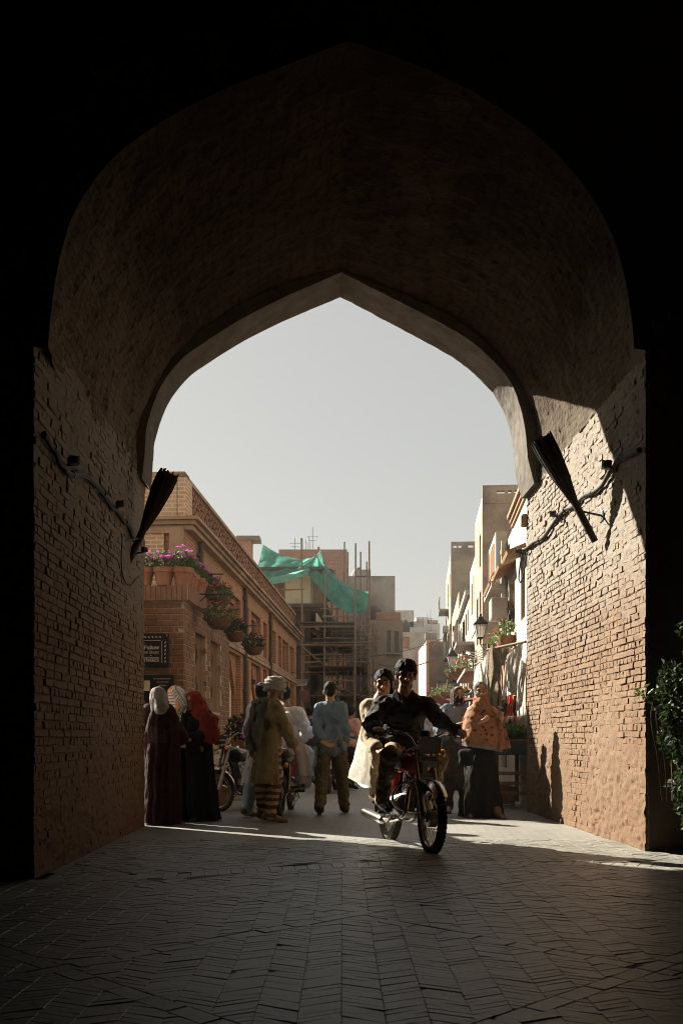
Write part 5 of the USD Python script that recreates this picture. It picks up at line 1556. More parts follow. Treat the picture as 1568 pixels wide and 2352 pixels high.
def gown(t, rows, mt, name='gown', nf=11, fold=.09, seed=1, rz=0.0, n=110, m_=70, **k):
    D = drape(rows, n=n, m=m_, fold=fold, nf=nf, seed=seed, **k)
    if rz:
        c = np.array([rows[0][1], rows[0][2], 0]); D = (D - c) @ rotz(rz).T + c
    D = D + ((fbm(D * V(8, 8, 3), 3, seed) - .5) * .055)[..., None] * np.array([1, 1, 0])
    return obj(name, MB().grid(D), mt, t, smooth=True)


def person(label, px, y, z=0.0, group=None):
    x = (px - CX) / FOC * y
    return thing('person', label, 'person', V(x, y, z), group=group)


# ---------------------------------------------------------------- the three veiled women by the left wall
t = person('woman in a pale grey headscarf and dark maroon cloak, back turned, beside the gate wall', 372, 11.02)
J = stand(1.60, math.pi - .5, lean=(-.05, .02)); J['head'] = V(-.055, .02, 1.455); J['neck'] = V(-.02, .02, 1.31); J['hf'] = nrm(V(-.5, .8, -.35)); J['f'] = nrm(V(-.4, .9, 0))
J['ela'] = V(-.24, .12, 1.02); J['wra'] = V(-.2, .28, 1.0); J['elb'] = V(.2, .1, 1.0); J['wrb'] = V(.1, .26, .98)
body_skin(J, t=t)
gown(t, [(1.36, -.0, .02, .06, .06), (1.31, .0, .02, .15, .11), (1.22, .01, .02, .185, .14), (1.0, .015, .02, .20, .165), (.6, .0, .02, .205, .185), (.02, .0, .02, .225, .215)], 'maroon', name='cloak', nf=10, fold=.11, seed=31, top=.25)
obj('sleeve', blob(arm(J, 'a', .03, (.06, .06, .06)) + arm(J, 'b', .03, (.06, .06, .06)), k=.02, wob=folds(9, .01, 3)), 'maroon', t, smooth=True)
hood(J, t, 'hijab_grey', low=-.13, open_=(.06, .1), seed=5, drop=[(hp(J, 0, .03, -.05), V(.02, .0, 1.28), .09, .08)])
q = np.random.default_rng(8); m = MB()
for _ in range(90):
    a = q.uniform(-2.0, -1.2); m.box((.21 * math.cos(a) - .01, .02 + .172 * math.sin(a), q.uniform(.93, 1.12)), (.006, .006, .006))
obj('sequins', m, 'steel', t, kind='stuff')
shoes(J, t, 'shoe_brown')

t = person('woman in a checked black and white scarf with an orange edge, behind the maroon cloak', 402, 11.55)
J = stand(1.62, math.pi - .4); J['head'] = V(-.0, .0, 1.50); J['neck'] = V(.0, .02, 1.36); J['hf'] = nrm(V(-.6, .6, -.25))
J['ela'] = V(-.2, .1, 1.05); J['wra'] = V(-.15, .25, 1.02); J['elb'] = V(.2, .05, 1.05); J['wrb'] = V(.1, .22, 1.0)
body_skin(J, t=t)
gown(t, [(1.40, .0, .02, .06, .06), (1.34, .0, .02, .15, .11), (1.2, .0, .02, .19, .14), (.9, .0, .02, .2, .17), (.02, .02, .02, .23, .22)], 'abaya', nf=9, seed=32, top=.2)
hood(J, t, 'check_scarf', low=-.12, seed=6, drop=[(hp(J, .02, .05, -.05), V(.12, -.05, 1.15), .085, .085), (V(.12, -.05, 1.2), V(.16, -.06, .78), .07, .045)])
shoes(J, t)

t = person('woman in a bright red headscarf and black face veil, long black gown', 453, 11.5)
J = stand(1.58, -.75); J['head'] = V(-.055, .0, 1.435); J['neck'] = V(-.02, .02, 1.29); J['hf'] = nrm(V(-.75, -.65, -.12))
J['ela'] = V(-.17, -.06, 1.0); J['wra'] = V(-.17, -.24, .98); J['elb'] = V(.12, -.02, 1.04); J['wrb'] = V(-.04, -.2, .98); J['shb'] = V(.11, .02, 1.26); J['sha'] = V(-.13, .0, 1.26)
body_skin(J, t=t, mt='skin_dark')
gown(t, [(1.34, -.01, .02, .06, .06), (1.28, .0, .02, .14, .11), (1.15, .0, .02, .17, .14), (.9, .0, .02, .175, .15), (.45, .03, .02, .19, .17), (.015, .05, .02, .225, .2)], 'abaya', nf=9, seed=33, fold=.1, top=.2)
hood(J, t, 'veil', name='face_veil', open_=None, low=-.24, res=.012, seed=9, g=-.016, back=-.02)
hood(J, t, 'red_scarf', low=-.1, open_=(.068, .13), face_dz=-.03, seed=7, res=.010, wide=.9, drop=[(hp(J, .03, .08, 0), V(.06, .02, 1.24), .09, .12), (V(.02, .02, 1.26), V(.10, -.0, 1.04), .13, .135), (V(.16, .02, 1.2), V(.18, -.0, 1.0), .10, .09), (V(.1, -.04, 1.02), V(-.06, -.12, .98), .09, .045), (V(.2, .02, 1.0), V(.225, .02, .92), .04, .02)])
obj('book', MB().box((-.14, -.22, .96), (.07, .02, .17), R=rotz(.5), bev=.004), 'tan_cloth', t)
obj('sleeve', blob(arm(J, 'a', .025, (.055, .055, .055), .8) + arm(J, 'b', .025, (.055, .055, .055), .8), k=.02), 'abaya', t, smooth=True)
shoes(J, t)

# ---------------------------------------------------------------- the man in the turban
t = person('man in a wound turban and long ochre tunic with a grey shawl over one shoulder', 613, 11.3)
J = stand(1.70, math.pi - .75); J['f'] = nrm(V(.8, .6, 0)); J['l'] = nrm(V(.6, -.8, 0))
J['head'] = V(.10, .06, 1.585); J['neck'] = V(.055, .02, 1.445); J['hf'] = nrm(V(.85, .5, -.05)); J['chest'] = V(.02, 0, 1.27); J['waist'] = V(-.0, 0, 1.06)
J['sha'] = V(-.085, .11, 1.38); J['shb'] = V(.115, -.10, 1.37); J['ela'] = V(-.21, .12, 1.1); J['wra'] = V(-.2, .2, .9); J['elb'] = V(.225, -.05, 1.1); J['wrb'] = V(.315, .02, .90)
J['hipa'] = V(-.06, .05, .92); J['hipb'] = V(.06, -.04, .92); J['kna'] = V(-.07, .02, .48); J['ana'] = V(-.06, .16, .085); J['toa'] = V(.02, .24, .03); J['knb'] = V(.10, -.03, .48); J['anb'] = V(.04, -.08, .085); J['tob'] = V(.20, -.06, .03)
body_skin(J, t=t, mt='skin_dark', hand_kw={'b': dict(curl=.7, fwd=V(.45, .1, -.9), palm=V(-.6, .4, -.2))})
tunic(J, t, 'ochre', hem=.46, flare=.035, g=.012, nf=7, fold=.14, seed=41, sleeves=(1, .85), sleeve_r=(.06, .056, .06), cx=-.04, dep=.62)
tr = leg(J, 'a', .012, (.088, .075, .055)) + leg(J, 'b', .012, (.088, .075, .06)) + [cone(J['hipa'], J['hipb'], .1)]
obj('trousers', blob(tr, k=.02, wob=folds(11, .012, 5, (1, 1, 1.2))), 'striped_trousers', t, smooth=True)
m = MB(); R = headframe(J); q = np.random.default_rng(4)
obj('turban_cap', blob([ell(hp(J, 0, .015, .06), (.1, .112, .085), R)], res=.012), 'turban', t, smooth=True)
for k in range(11):
    a = np.linspace(0, 2 * np.pi, 30); h_ = k / 10; rr = .112 * math.sqrt(1 - (.86 * h_) ** 2) + .004 * q.random(); tl = .34 + q.normal(0, .10) if k % 3 else -.22
    P = [hp(J, rr * math.cos(x) * .94, .014 + rr * math.sin(x) * 1.08, -.004 + .118 * h_ + tl * rr * .75 * math.cos(x + .9) + .003 * math.cos(3 * x + k)) for x in a]
    m.tube(P, 0.0175 + .004 * q.random(), 8, cap=False)
obj('turban', m, 'turban', t, smooth=True)
obj('beard', blob([cone(hp(J, -.035, -.055, -.09), hp(J, .035, -.055, -.09), .028), cone(hp(J, 0, -.075, -.1), hp(J, 0, -.08, -.13), .03, .02)], res=.01, k=.01), 'hijab_grey', t, smooth=True)
obj('shawl', blob([cone(V(.0, .04, 1.43), V(-.14, .08, 1.40), .055, .06), cone(V(-.03, -.06, 1.41), V(-.10, -.10, 1.05), .055, .06), cone(V(-.13, .0, 1.38), V(-.20, -.02, .98), .06, .062), cone(V(-.10, -.1, 1.06), V(-.09, -.12, .9), .05, .04), cone(V(-.19, 0, 1.0), V(-.17, -.05, .86), .05, .04)], k=.025, res=.012, wob=folds(16, .012, 8, (1, 1, .35))), 'grey_shawl', t, smooth=True)
shoes(J, t, 'shoe_brown')

# the walker half hidden behind him
t = person('walker in a flowered tunic and beige trousers, half hidden behind the turban', 603, 12.0)
J = stand(1.66, math.pi - .5); J['ana'] = V(-.20, .02, .09); J['toa'] = V(-.13, .13, .03); J['kna'] = V(-.14, .06, .49); J['knb'] = V(.02, .08, .47); J['anb'] = V(.015, -.18, .20); J['tob'] = V(.06, -.08, .07)
body_skin(J, t=t, mt='skin_dark')
tunic(J, t, 'floral_tunic', hem=.40, flare=.06, seed=44, cx=-.06)
obj('trousers', blob(leg(J, 'a', .015, (.085, .075, .06)) + [cone(J['hipa'], J['hipb'], .1)], k=.02, wob=folds(11, .012, 6)), 'pale_blue', t, smooth=True)
obj('trousers', blob(leg(J, 'b', .015, (.085, .075, .055)), k=.02, wob=folds(11, .012, 7)), 'beige_trousers', t, smooth=True)
hair_cap(J, t); shoes(J, t, 'shoe_brown')

# ---------------------------------------------------------------- the man in the blue shirt
t = person('man in a light blue shirt and olive trousers walking away, one hand behind his back', 760, 12.45)
J = stand(1.71, math.pi)
J['head'] = V(-.013, .01, 1.60); J['neck'] = V(-.005, .0, 1.45); J['hf'] = V(.05, 1, .02)
J['sha'] = V(-.155, 0, 1.39); J['shb'] = V(.145, 0, 1.39); J['ela'] = V(-.195, -.09, 1.10); J['wra'] = V(-.09, -.15, .925); J['elb'] = V(.19, -.03, 1.11); J['wrb'] = V(.20, .20, .98)
J['hipa'] = V(-.08, 0, .92); J['hipb'] = V(.10, 0, .92); J['kna'] = V(-.115, .03, .49); J['ana'] = V(-.14, -.14, .10); J['toa'] = V(-.15, .02, .03); J['knb'] = V(.145, .12, .50); J['anb'] = V(.175, .26, .085); J['tob'] = V(.20, .41, .03)
body_skin(J, t=t, hand_kw={'a': dict(fwd=V(.9, -.1, -.3), palm=V(.1, -.8, .5), curl=.35)})
tr = leg(J, 'a', .014, (.092, .072, .062)) + leg(J, 'b', .014, (.092, .072, .062)) + [cone(J['pel'] + V(-.08, 0, 0), J['pel'] + V(.09, 0, 0), .112)]
tr += [cone(J['kna'] + V(-.075, 0, .14), J['kna'] + V(-.075, 0, .06), .03), cone(J['knb'] + V(.075, 0, .14), J['knb'] + V(.075, 0, .06), .03)]
obj('trousers', blob(tr, k=.018, wob=folds(12, .011, 9, (1, 1, .9))), 'trousers_olive', t, smooth=True)
sh = torso(J, .018) + arm(J, 'a', .006, (.058, .052, .048), .55) + arm(J, 'b', .006, (.058, .052, .046), .98) + [cone(V(-.09, 0, .86), V(.10, 0, .86), .115), cone(J['ela'] + V(.02, .0, -.02), J['ela'] + V(.05, .02, -.12), .05, .02)]
obj('shirt', blob(sh, k=.022, res=.011, wob=folds(8, .013, 12, (1.2, 1, .45))), 'shirt_blue', t, smooth=True)
obj('collar', blob([cone(J['neck'] + V(-.045, -.03, .005), J['neck'] + V(.045, -.03, .005), .026), cone(J['neck'] + V(-.06, .0, .0), J['neck'] + V(-.05, .05, -.01), .024), cone(J['neck'] + V(.06, .0, .0), J['neck'] + V(.05, .05, -.01), .024)], k=.01, res=.009), 'shirt_blue', t, smooth=True)
hair_cap(J, t, vol=.008); shoes(J, t, 'shoe_black')
obj('belt', MB().lathe([(.128, -.02), (.133, -.02), (.133, .02), (.128, .02)], 28), 'shoe_black', t) if False else None

# ---------------------------------------------------------------- the two veiled women on the right
t = person('woman wrapped in an orange flowered shawl with her face covered, long black skirt', 1106, 12.0)
J = stand(1.66, .05); J['head'] = V(-.015, -.01, 1.575); J['neck'] = V(-.01, .02, 1.43); J['hf'] = nrm(V(-.05, -1, -.05)); J['ela'] = V(-.20, -.06, 1.10); J['wra'] = V(-.05, -.16, 1.18); J['elb'] = V(.23, -.04, 1.12); J['wrb'] = V(.215, -.19, 1.27)
body_skin(J, t=t, hand_kw={'b': dict(curl=.8, fwd=V(.05, -.2, 1), palm=V(-.7, -.4, 0))})
gown(t, [(1.0, 0, .02, .15, .12), (.8, .0, .02, .18, .14), (.4, .0, .02, .215, .18), (.02, -.005, .02, .275, .23)], 'abaya', name='skirt', nf=8, fold=.13, seed=51, top=.2)
hood(J, t, 'hijab_grey', low=-.08, open_=(.066, .095), seed=11, face_dz=.0)
D = drape([(1.50, -.01, .0, .075, .08), (1.42, -.01, .0, .105, .10), (1.36, -.005, .0, .17, .125), (1.26, .0, -.01, .225, .15), (1.08, .0, -.03, .252, .185), (.94, .0, -.03, .25, .18), (.845, .01, -.03, .245, .17)], n=130, m=60, fold=.045, nf=7, seed=13, top=.5, wig=.6)
z_ = (1.5 - D[..., 2]) / .66; xx = D[..., 0]
D[..., 2] -= .05 * np.clip(z_ - .6, 0, 1) * (xx / .25) * 2.0 - .05 * np.clip(z_ - .75, 0, 1)
D = D + ((fbm(D * V(7, 7, 9), 3, 5) - .5) * .045)[..., None] * V(.4, 1, 0)
obj('shawl', MB().grid(D[:56]), 'orange_shawl', t, smooth=True)
obj('shawl_border', MB().grid(D[55:]), 'hijab_grey', t, smooth=True)
obj('veil', blob([cone(hp(J, 0, -.03, -.062), hp(J, 0, -.02, -.16), .070, .095), cone(hp(J, 0, -.02, -.12), V(-.01, -.03, 1.33), .09, .11)], k=.02, res=.009, wob=folds(14, .010, 5, (1, 1, .8))), 'orange_shawl', t, smooth=True)
tl_ = sheet('shawl_tail', 'hijab_grey', [V(t.GetAttribute('xformOp:translate').Get()) + V(.19, -.17, 1.22), V(t.GetAttribute('xformOp:translate').Get()) + V(.26, -.12, 1.2)], [V(t.GetAttribute('xformOp:translate').Get()) + V(.20, -.2, .80), V(t.GetAttribute('xformOp:translate').Get()) + V(.345, -.1, .84)], t, wr=.03, seed=6, n=20, m_=24) if False else None
P = np.array([[V(.18 + .07 * u_ + .09 * u_ * v_, -.17 + .05 * u_ - .02 * v_ + .015 * math.sin(9 * u_ + 3 * v_), 1.24 - .40 * v_ + .03 * u_ * v_) for v_ in np.linspace(0, 1, 16)] for u_ in np.linspace(0, 1, 14)])
obj('shawl_tail', MB().grid(P), 'orange_shawl', t, smooth=True)
obj('face_cord', MB().tube([hp(J, -.07, -.055, -.012), hp(J, -.02, -.10, -.016), hp(J, .03, -.098, -.014), hp(J, .07, -.055, -.01)], .006, 6), 'hijab_grey', t)
face_bits(J, t, lips=False)
obj('handbag', blob([cone(V(-.25, -.12, .80), V(-.17, -.15, .80), .06), cone(V(-.25, -.12, .70), V(-.18, -.14, .70), .055)], k=.03, res=.012), 'veil', t, smooth=True)
m = MB()
for k in range(4):
    x = -.235 + .014 * k; m.tube(smoothline([(x, -.14, .70), (x - .012, -.2, .55), (x + .006, -.21, .40), (x - .02 - .012 * k, -.23, .22), (x - .015 - .014 * k, -.24, .06)], 6), .003, 5)
obj('tassel', m, 'hijab_grey', t, kind='stuff')
J['ana'] = V(-.13, -.02, .085); J['toa'] = V(-.16, -.16, .03); J['anb'] = V(.17, -.16, .085); J['tob'] = V(.21, -.28, .03)
shoes(J, t, 'shoe_brown')
obj('phone', MB().box((.24, -.24, 1.37), (.05, .012, .11), R=roty(.5), bev=.004), 'eye_dark', t)

t = person('woman in a blue grey shawl and striped head cloth with a black mask, reaching sideways', 1047, 12.75)
J = stand(1.66, .1); J['head'] = V(.025, -.0, 1.565); J['neck'] = V(.02, .02, 1.42); J['hf'] = nrm(V(.12, -1, -.08)); J['sha'] = V(-.14, .0, 1.36); J['ela'] = V(-.20, -.06, 1.07); J['wra'] = V(.0, -.26, 1.17); J['wrb'] = V(.2, -.1, 1.0)
body_skin(J, t=t, hand_kw={'a': dict(curl=.5, fwd=V(.9, -.2, .3), palm=V(0, -.3, -.9))})
gown(t, [(1.15, .01, .02, .15, .12), (.9, .0, .02, .17, .13), (.45, .02, .02, .165, .14), (.30, .03, .02, .16, .13)], 'dark_print', name='tunic', nf=7, fold=.12, seed=53, top=.3)
obj('trousers', blob(leg(J, 'a', .014, (.08, .065, .055)) + leg(J, 'b', .014, (.08, .065, .055)), k=.02, wob=folds(11, .012, 6)), 'brown_skirt', t, smooth=True)
hood(J, t, 'dark_print', low=-.12, open_=(.062, .11), seed=14)
obj('mask', blob([ell(hp(J, 0, -.06, -.055), (.06, .05, .06), headframe(J))], res=.01), 'veil', t, smooth=True)
R = headframe(J); a = np.linspace(-2.6, 2.6, 40)
obj('scarf_edge', MB().tube([hp(J, .072 * math.sin(x), -.052, -.005 + .118 * math.cos(x)) for x in a], .0075, 6), 'pink_cloth', t, smooth=True)
obj('shawl', blob([cone(V(-.12, .0, 1.36), V(.1, .0, 1.37), .085), cone(V(-.15, -.01, 1.33), V(-.2, -.04, 1.10), .09, .10), cone(V(-.19, -.03, 1.15), V(-.15, -.05, 1.02), .10, .08), cone(V(-.05, -.04, 1.25), V(.03, -.06, .95), .11, .09), cone(V(-.12, .03, 1.0), V(-.13, .04, .55), .08, .05)], k=.03, res=.011, wob=folds(10, .014, 15, (1, 1, .6))), 'blue_shawl', t, smooth=True)
face_bits(J, t, lips=False); shoes(J, t, 'shoe_brown')


# ---------------------------------------------------------------- people farther up the street
def walker(label, px, y, H, face, top, low, skirt=False, scarf=None, stride=.16, seed=1, arms=None):
    t = person(label, px, y); J = stand(H, face); f = J['f']
    J['ana'] = J['ana'] + f * stride; J['toa'] = J['toa'] + f * stride; J['anb'] = J['anb'] - f * stride + V(0, 0, .03); J['tob'] = J['tob'] - f * stride; J['kna'] = J['kna'] + f * stride * .7; J['knb'] = J['knb'] - f * stride * .2
    if arms:
        J.update(arms)
    body_skin(J, t=t, mt='skin_dark', res=.02)
    if skirt:
        tunic(J, t, top, hem=.42, seed=seed, res=.018)
    else:
        obj('shirt', blob(torso(J, .02) + arm(J, 'a', .012, (.06, .055, .05), .8) + arm(J, 'b', .012, (.06, .055, .05), .8), k=.022, res=.017, wob=folds(11, .01, seed)), top, t, smooth=True)
    obj('trousers', blob(leg(J, 'a', .014, (.088, .07, .06)) + leg(J, 'b', .014, (.088, .07, .06)) + [cone(J['hipa'], J['hipb'], .1)], k=.02, res=.017, wob=folds(11, .01, seed + 1)), low, t, smooth=True)
    if scarf:
        hood(J, t, scarf, cape=.02, res=.016, seed=seed)
    else:
        hair_cap(J, t, res=.013)
    shoes(J, t)


walker('man in a dark shirt and blue jeans, between the white rider and the blue shirt', 712, 20.5, 1.66, math.pi, 'dark_cloth', 'denim', seed=61)
walker('person in a salmon pink shirt just right of the man in the blue shirt', 806, 19.0, 1.62, math.pi - .5, 'pink_cloth', 'dark_cloth', seed=62)
walker('person in a rust red top farther up the street by the scaffold foot', 792, 27.0, 1.66, .2, 'rust_cloth', 'dark_cloth', seed=63)
walker('person in a pale blue shawl half hidden behind the rider and his headlight', 1003, 15.8, 1.55, .3, 'pale_blue', 'rust_cloth', skirt=True, scarf='pink_cloth', seed=64)
walker('person in tan clothes standing in the deep middle of the street', 832, 31.0, 1.68, .3, 'tan_cloth', 'dark_cloth', seed=65)
walker('dark clothed person under the red awning beyond the masked woman', 1022, 22.0, 1.66, .2, 'dark_cloth', 'denim', seed=66)
# ================================================================== motorcycles
mat('tyre_rubber', (.03, .027, .023), (.075, .064, .05), scale=9, rough=.85, bump=.5, bscale=90)
mat('chrome', (.55, .53, .50), (.42, .39, .35), scale=8, rough=.22, metal=1.0, stain=(.25, .17, .10), stain_scale=9, stain_amt=.5)
mat('engine_metal', (.26, .24, .22), (.36, .33, .30), scale=9, rough=.5, metal=.7)
mat('tank_red', (.34, .025, .015), (.42, .04, .022), scale=5, rough=.22, spec=.6)
mat('tank_black', (.012, .011, .011), (.02, .018, .018), scale=5, rough=.25, spec=.6)
mat('seat_vinyl', (.014, .013, .012), (.025, .022, .02), scale=8, rough=.5, bump=.2)
mat('plate_white', (.55, .50, .42), (.62, .57, .48), scale=20, rough=.5); mat('plate_ink', (.02, .018, .016), rough=.6)
mat('lens_glass', (.42, .38, .30), (.50, .46, .38), scale=60, rough=.12, spec=.8); mat('lens_red', (.45, .02, .01), rough=.15, spec=.8); mat('lens_amber', (.62, .20, .02), rough=.15, spec=.8)
mat('fork_dusty', (.24, .21, .18), (.36, .32, .27), scale=12, rough=.45, metal=.6)
RX90 = roty(math.pi / 2)


def motorcycle(label, loc, rz, lean=0.0, front='', rear='', tank='tank_red', steer=0.0, group='motorcycles in the street', stand_=False):
    t = thing('motorcycle', label, 'motorcycle', loc, group=group)
    UsdGeom.Xformable(t).AddRotateZOp(opSuffix='turn').Set(math.degrees(rz))
    UsdGeom.Xformable(t).AddRotateYOp(opSuffix='lean').Set(math.degrees(lean))
    FA, RA = V(0, -.62, .30), V(0, .60, .30)
    hx = V(0, -.36, .84)                                 # steering head
    Rs = rotz(steer)
    F = lambda mesh: ((mesh[0] - hx) @ Rs.T + hx, mesh[1])

    def O(name, m, mt, front_=False, **k):
        a = m.arrays() if isinstance(m, MB) else m
        return obj(name, F(a) if front_ else a, mt, t, **k)
    for ax, fr in ((FA, True), (RA, False)):
        w = .040 if fr else .047
        g_ = np.linspace(0, 2 * np.pi, 15)
        O('tyre', MB().lathe([(.262 + w * math.cos(a) * .9, w * math.sin(a)) for a in g_], 56, RX90, ax), 'tyre_rubber', fr, smooth=True)
        m = MB()
        for k in range(44):                              # tread blocks
            a = k * 2 * np.pi / 44
            for sx in (-1, 1):
                c = ax + V(sx * w * .42, math.cos(a + sx * .035) * (.262 + w * .84), math.sin(a + sx * .035) * (.262 + w * .84)); m.box(c, (w * .62, .024, .012), R=rotx(a + math.pi / 2))
        O('tread', m, 'tyre_rubber', fr, kind='stuff')
        O('rim', MB().lathe([(.236, -.026), (.224, -.02), (.220, 0), (.224, .02), (.236, .026), (.236, .026), (.228, 0), (.236, -.026)], 48, RX90, ax), 'chrome', fr, smooth=40)
        m = MB()
        for k in range(18):
            for sx in (-1, 1):
                a = k * 2 * np.pi / 18 + .1 * sx; b = a + (.38 if k % 2 else -.38)
                m.bar(ax + V(sx * .035, .045 * math.cos(b), .045 * math.sin(b)), ax + V(sx * .006, .224 * math.cos(a), .224 * math.sin(a)), .0022, 4)
        O('spoke', m, 'chrome', fr, kind='stuff')
        O('hub', MB().lathe([(0, -.06), (.03, -.06), (.035, -.045), (.072, -.04), (.076, .03), (.06, .045), (.02, .05), (0, .06)], 24, RX90, ax), 'engine_metal', fr, smooth=40)

    def guard(c, r, a0, a1, w, n=26):
        P = np.zeros((n, 9, 3))
        for i, a in enumerate(np.linspace(a0, a1, n)):
            for j, s in enumerate(np.linspace(-1, 1, 9)):
                rr = r - .028 * s * s - .02 * (abs(s) > .95); P[i, j] = c + V(s * w, -math.cos(a) * rr, math.sin(a) * rr)
        return P
    P = guard(FA, .335, math.radians(38), math.radians(172), .062)
    O('front_fender', MB().grid(P).grid(P[:, ::-1] * .996 + FA * .004), 'chrome', True, smooth=True)
    P = guard(RA, .35, math.radians(40), math.radians(195), .07)
    O('rear_fender', MB().grid(P).grid(P[:, ::-1] * .996 + RA * .004), 'tank_black', smooth=True)
    top = V(0, -.345, .87)
    for s in (-1, 1):
        o = V(s * .078, 0, 0); d = top - FA
        O('fork_leg', MB().bar(FA + o, FA + o + d * .52, .027, 12).bar(FA + o + d * .5, top + o, .018, 12).lathe([(.034, -.01), (.036, .03), (.027, .05)], 12, None, FA + o + d * .48), 'fork_dusty', True, smooth=40)
    O('fork_yoke', MB().box(top + V(0, .01, .0), (.2, .06, .03), R=rotx(-.4), bev=.008).box(top * .62 + FA * .38 + V(0, .02, 0), (.19, .06, .035), R=rotx(-.4), bev=.008).box((top * .81 + FA * .19) + V(0, .03, 0), (.05, .04, .26), R=rotx(-.43)), 'engine_metal', True)
    hl = V(0, -.505, .925)
    O('headlamp', blob([cone(hl + V(sx * .062, 0, sz * .038), hl + V(sx * .05, .085, sz * .03), .034, .034) for sx in (-1, 1) for sz in (-1, 1)], k=.012, res=.008), 'tank_black' , True, smooth=True)
    m = MB().box(hl + V(0, -.036, 0), (.168, .012, .118), bev=.012); O('headlamp_lens', m, 'lens_glass', True)
    m = MB()
    for z in (-.066, .066):
        m.box(hl + V(0, -.037, z), (.19, .018, .012), bev=.004)
    for x in (-.09, .09):
        m.box(hl + V(x, -.037, 0), (.012, .018, .128), bev=.004)
    O('headlamp_rim', m, 'engine_metal', True)
    pl = hl + V(0, -.015, -.118)
    O('number_plate', MB().box(pl, (.18, .006, .052), bev=.002).box(pl + V(.01, .004, -.05), (.13, .005, .05), bev=.002), 'plate_white', True)
    if front:
        tm = meshkit.text_mesh(front, .03, .002, bold=True); v = np.array(tm.vertices); k = .155 / v[:, 0].max(); v[:, 0] = v[:, 0] * k - .0775
        O('lettering', (np.stack([v[:, 0], -v[:, 2] - .0035, v[:, 1] - .015], 1) + pl, np.array(tm.faces)), 'plate_ink', True)
    bar = [V(0, -.335, .905), V(.07, -.335, .915), V(.115, -.33, .985), V(.20, -.305, 1.03), V(.30, -.255, 1.03), V(.41, -.20, 1.01)]
    L = smoothline(bar, 6); O('handlebar', MB().tube(np.vstack([(L * V(-1, 1, 1))[::-1][:-1], L]), .0115, 8), 'chrome', True, smooth=True)
    O('crossbar', MB().bar(V(-.19, -.305, 1.03), V(.19, -.305, 1.03), .006, 6), 'chrome', True)
    for s in (-1, 1):
        O('grip', MB().bar(V(s * .31, -.25, 1.03), V(s * .42, -.195, 1.008), .0185, 10), 'seat_vinyl', True)
        O('lever', MB().tube(smoothline([(s * .27, -.275, 1.03), (s * .31, -.31, 1.02), (s * .41, -.26, 1.0)], 5), .006, 6), 'chrome', True)
        O('switch_box', MB().box(V(s * .275, -.27, 1.032), (.045, .04, .04), bev=.01), 'seat_vinyl', True)
        O('indicator', MB().lathe([(0, .0), (.025, .002), (.032, .02), (.03, .045), (0, .055)], 14, roty(s * math.pi / 2), V(s * .12, -.44, .86)), 'lens_amber', True, smooth=True)
        O('indicator', MB().lathe([(0, .0), (.025, .002), (.032, .02), (.03, .045), (0, .055)], 14, roty(s * math.pi / 2), V(s * .09, .82, .66)), 'lens_amber', smooth=True)
    m = MB()
    for s in (-1, 1):
        m.tube(smoothline([(s * .27, -.3, 1.03), (s * .16, -.46, 1.05), (s * .05, -.45, .98), (s * .03, -.38, .85)], 6), .005, 5)
    O('cable', m, 'seat_vinyl', True, kind='stuff')
    O('gauge', MB().lathe([(0, 0), (.045, 0), (.05, .02), (.05, .05), (.03, .06), (0, .06)], 18, rotx(-.5), V(0, -.4, .985)), 'seat_vinyl', True, smooth=40)
    O('tank', blob([cone(V(0, -.24, .80), V(0, .10, .775), .085, .075), cone(V(-.06, -.2, .79), V(-.05, .06, .76), .075, .06), cone(V(.06, -.2, .79), V(.05, .06, .76), .075, .06), cone(V(-.075, -.17, .73), V(-.06, .05, .72), .055, .045), cone(V(.075, -.17, .73), V(.06, .05, .72), .055, .045)], k=.02, res=.011), tank, smooth=True)
    O('tank_cap', MB().lathe([(.0, .03), (.03, .03), (.034, 0)], 16, None, V(0, -.08, .865)), 'chrome')
    for s in (-1, 1):
        O('knee_pad', MB().box(V(s * .135, -.08, .745), (.012, .17, .07), bev=.005), 'seat_vinyl')
        O('side_panel', blob([cone(V(s * .10, .16, .62), V(s * .10, .36, .60), .06, .05), cone(V(s * .10, .18, .53), V(s * .1, .32, .55), .045)], k=.015, res=.012), tank, smooth=True)
        O('shock_absorber', MB().bar(V(s * .12, .56, .33), V(s * .12, .48, .68), .014, 8).tube([V(s * .12, .56, .33) * (1 - k) + V(s * .12, .48, .68) * k + V(s * .012 * math.cos(k * 70), .012 * math.sin(k * 70), 0) for k in np.linspace(.1, .85, 70)], .006, 4), 'chrome')
        O('foot_peg', MB().bar(V(s * .1, .1, .29), V(s * .27, .1, .30), .016, 8), 'seat_vinyl')
        O('rear_peg', MB().bar(V(s * .12, .42, .36), V(s * .24, .42, .37), .014, 8), 'seat_vinyl')
    O('seat', blob([cone(V(-.06, .14, .775), V(-.075, .74, .79), .05, .055), cone(V(.06, .14, .775), V(.075, .74, .79), .05, .055), cone(V(0, .14, .775), V(0, .74, .79), .055, .06)], k=.02, res=.012), 'seat_vinyl', smooth=True)
    m = MB().tube(smoothline([hx, (0, -.27, .6), (0, -.2, .33), (0, -.05, .24), (0, .22, .27), (0, .3, .5), (0, .26, .68)], 5), .021, 8).tube(smoothline([hx - V(0, 0, .04), (0, -.1, .72), (0, .26, .68)], 5), .024, 8)
    for s in (-1, 1):
        m.tube([V(0, .2, .69), V(s * .1, .4, .69), V(s * .1, .8, .72)], .013, 8).tube([V(s * .05, .25, .32), V(s * .085, .6, .30)], .017, 8).tube([V(s * .05, .25, .3), V(s * .1, .46, .66)], .011, 6)
    O('frame', m, 'tank_black')
    O('grab_rail', MB().tube(smoothline([V(-.12, .62, .78), V(-.12, .8, .85), V(0, .9, .87), V(.12, .8, .85), V(.12, .62, .78)], 6), .011, 8), 'chrome', smooth=True)
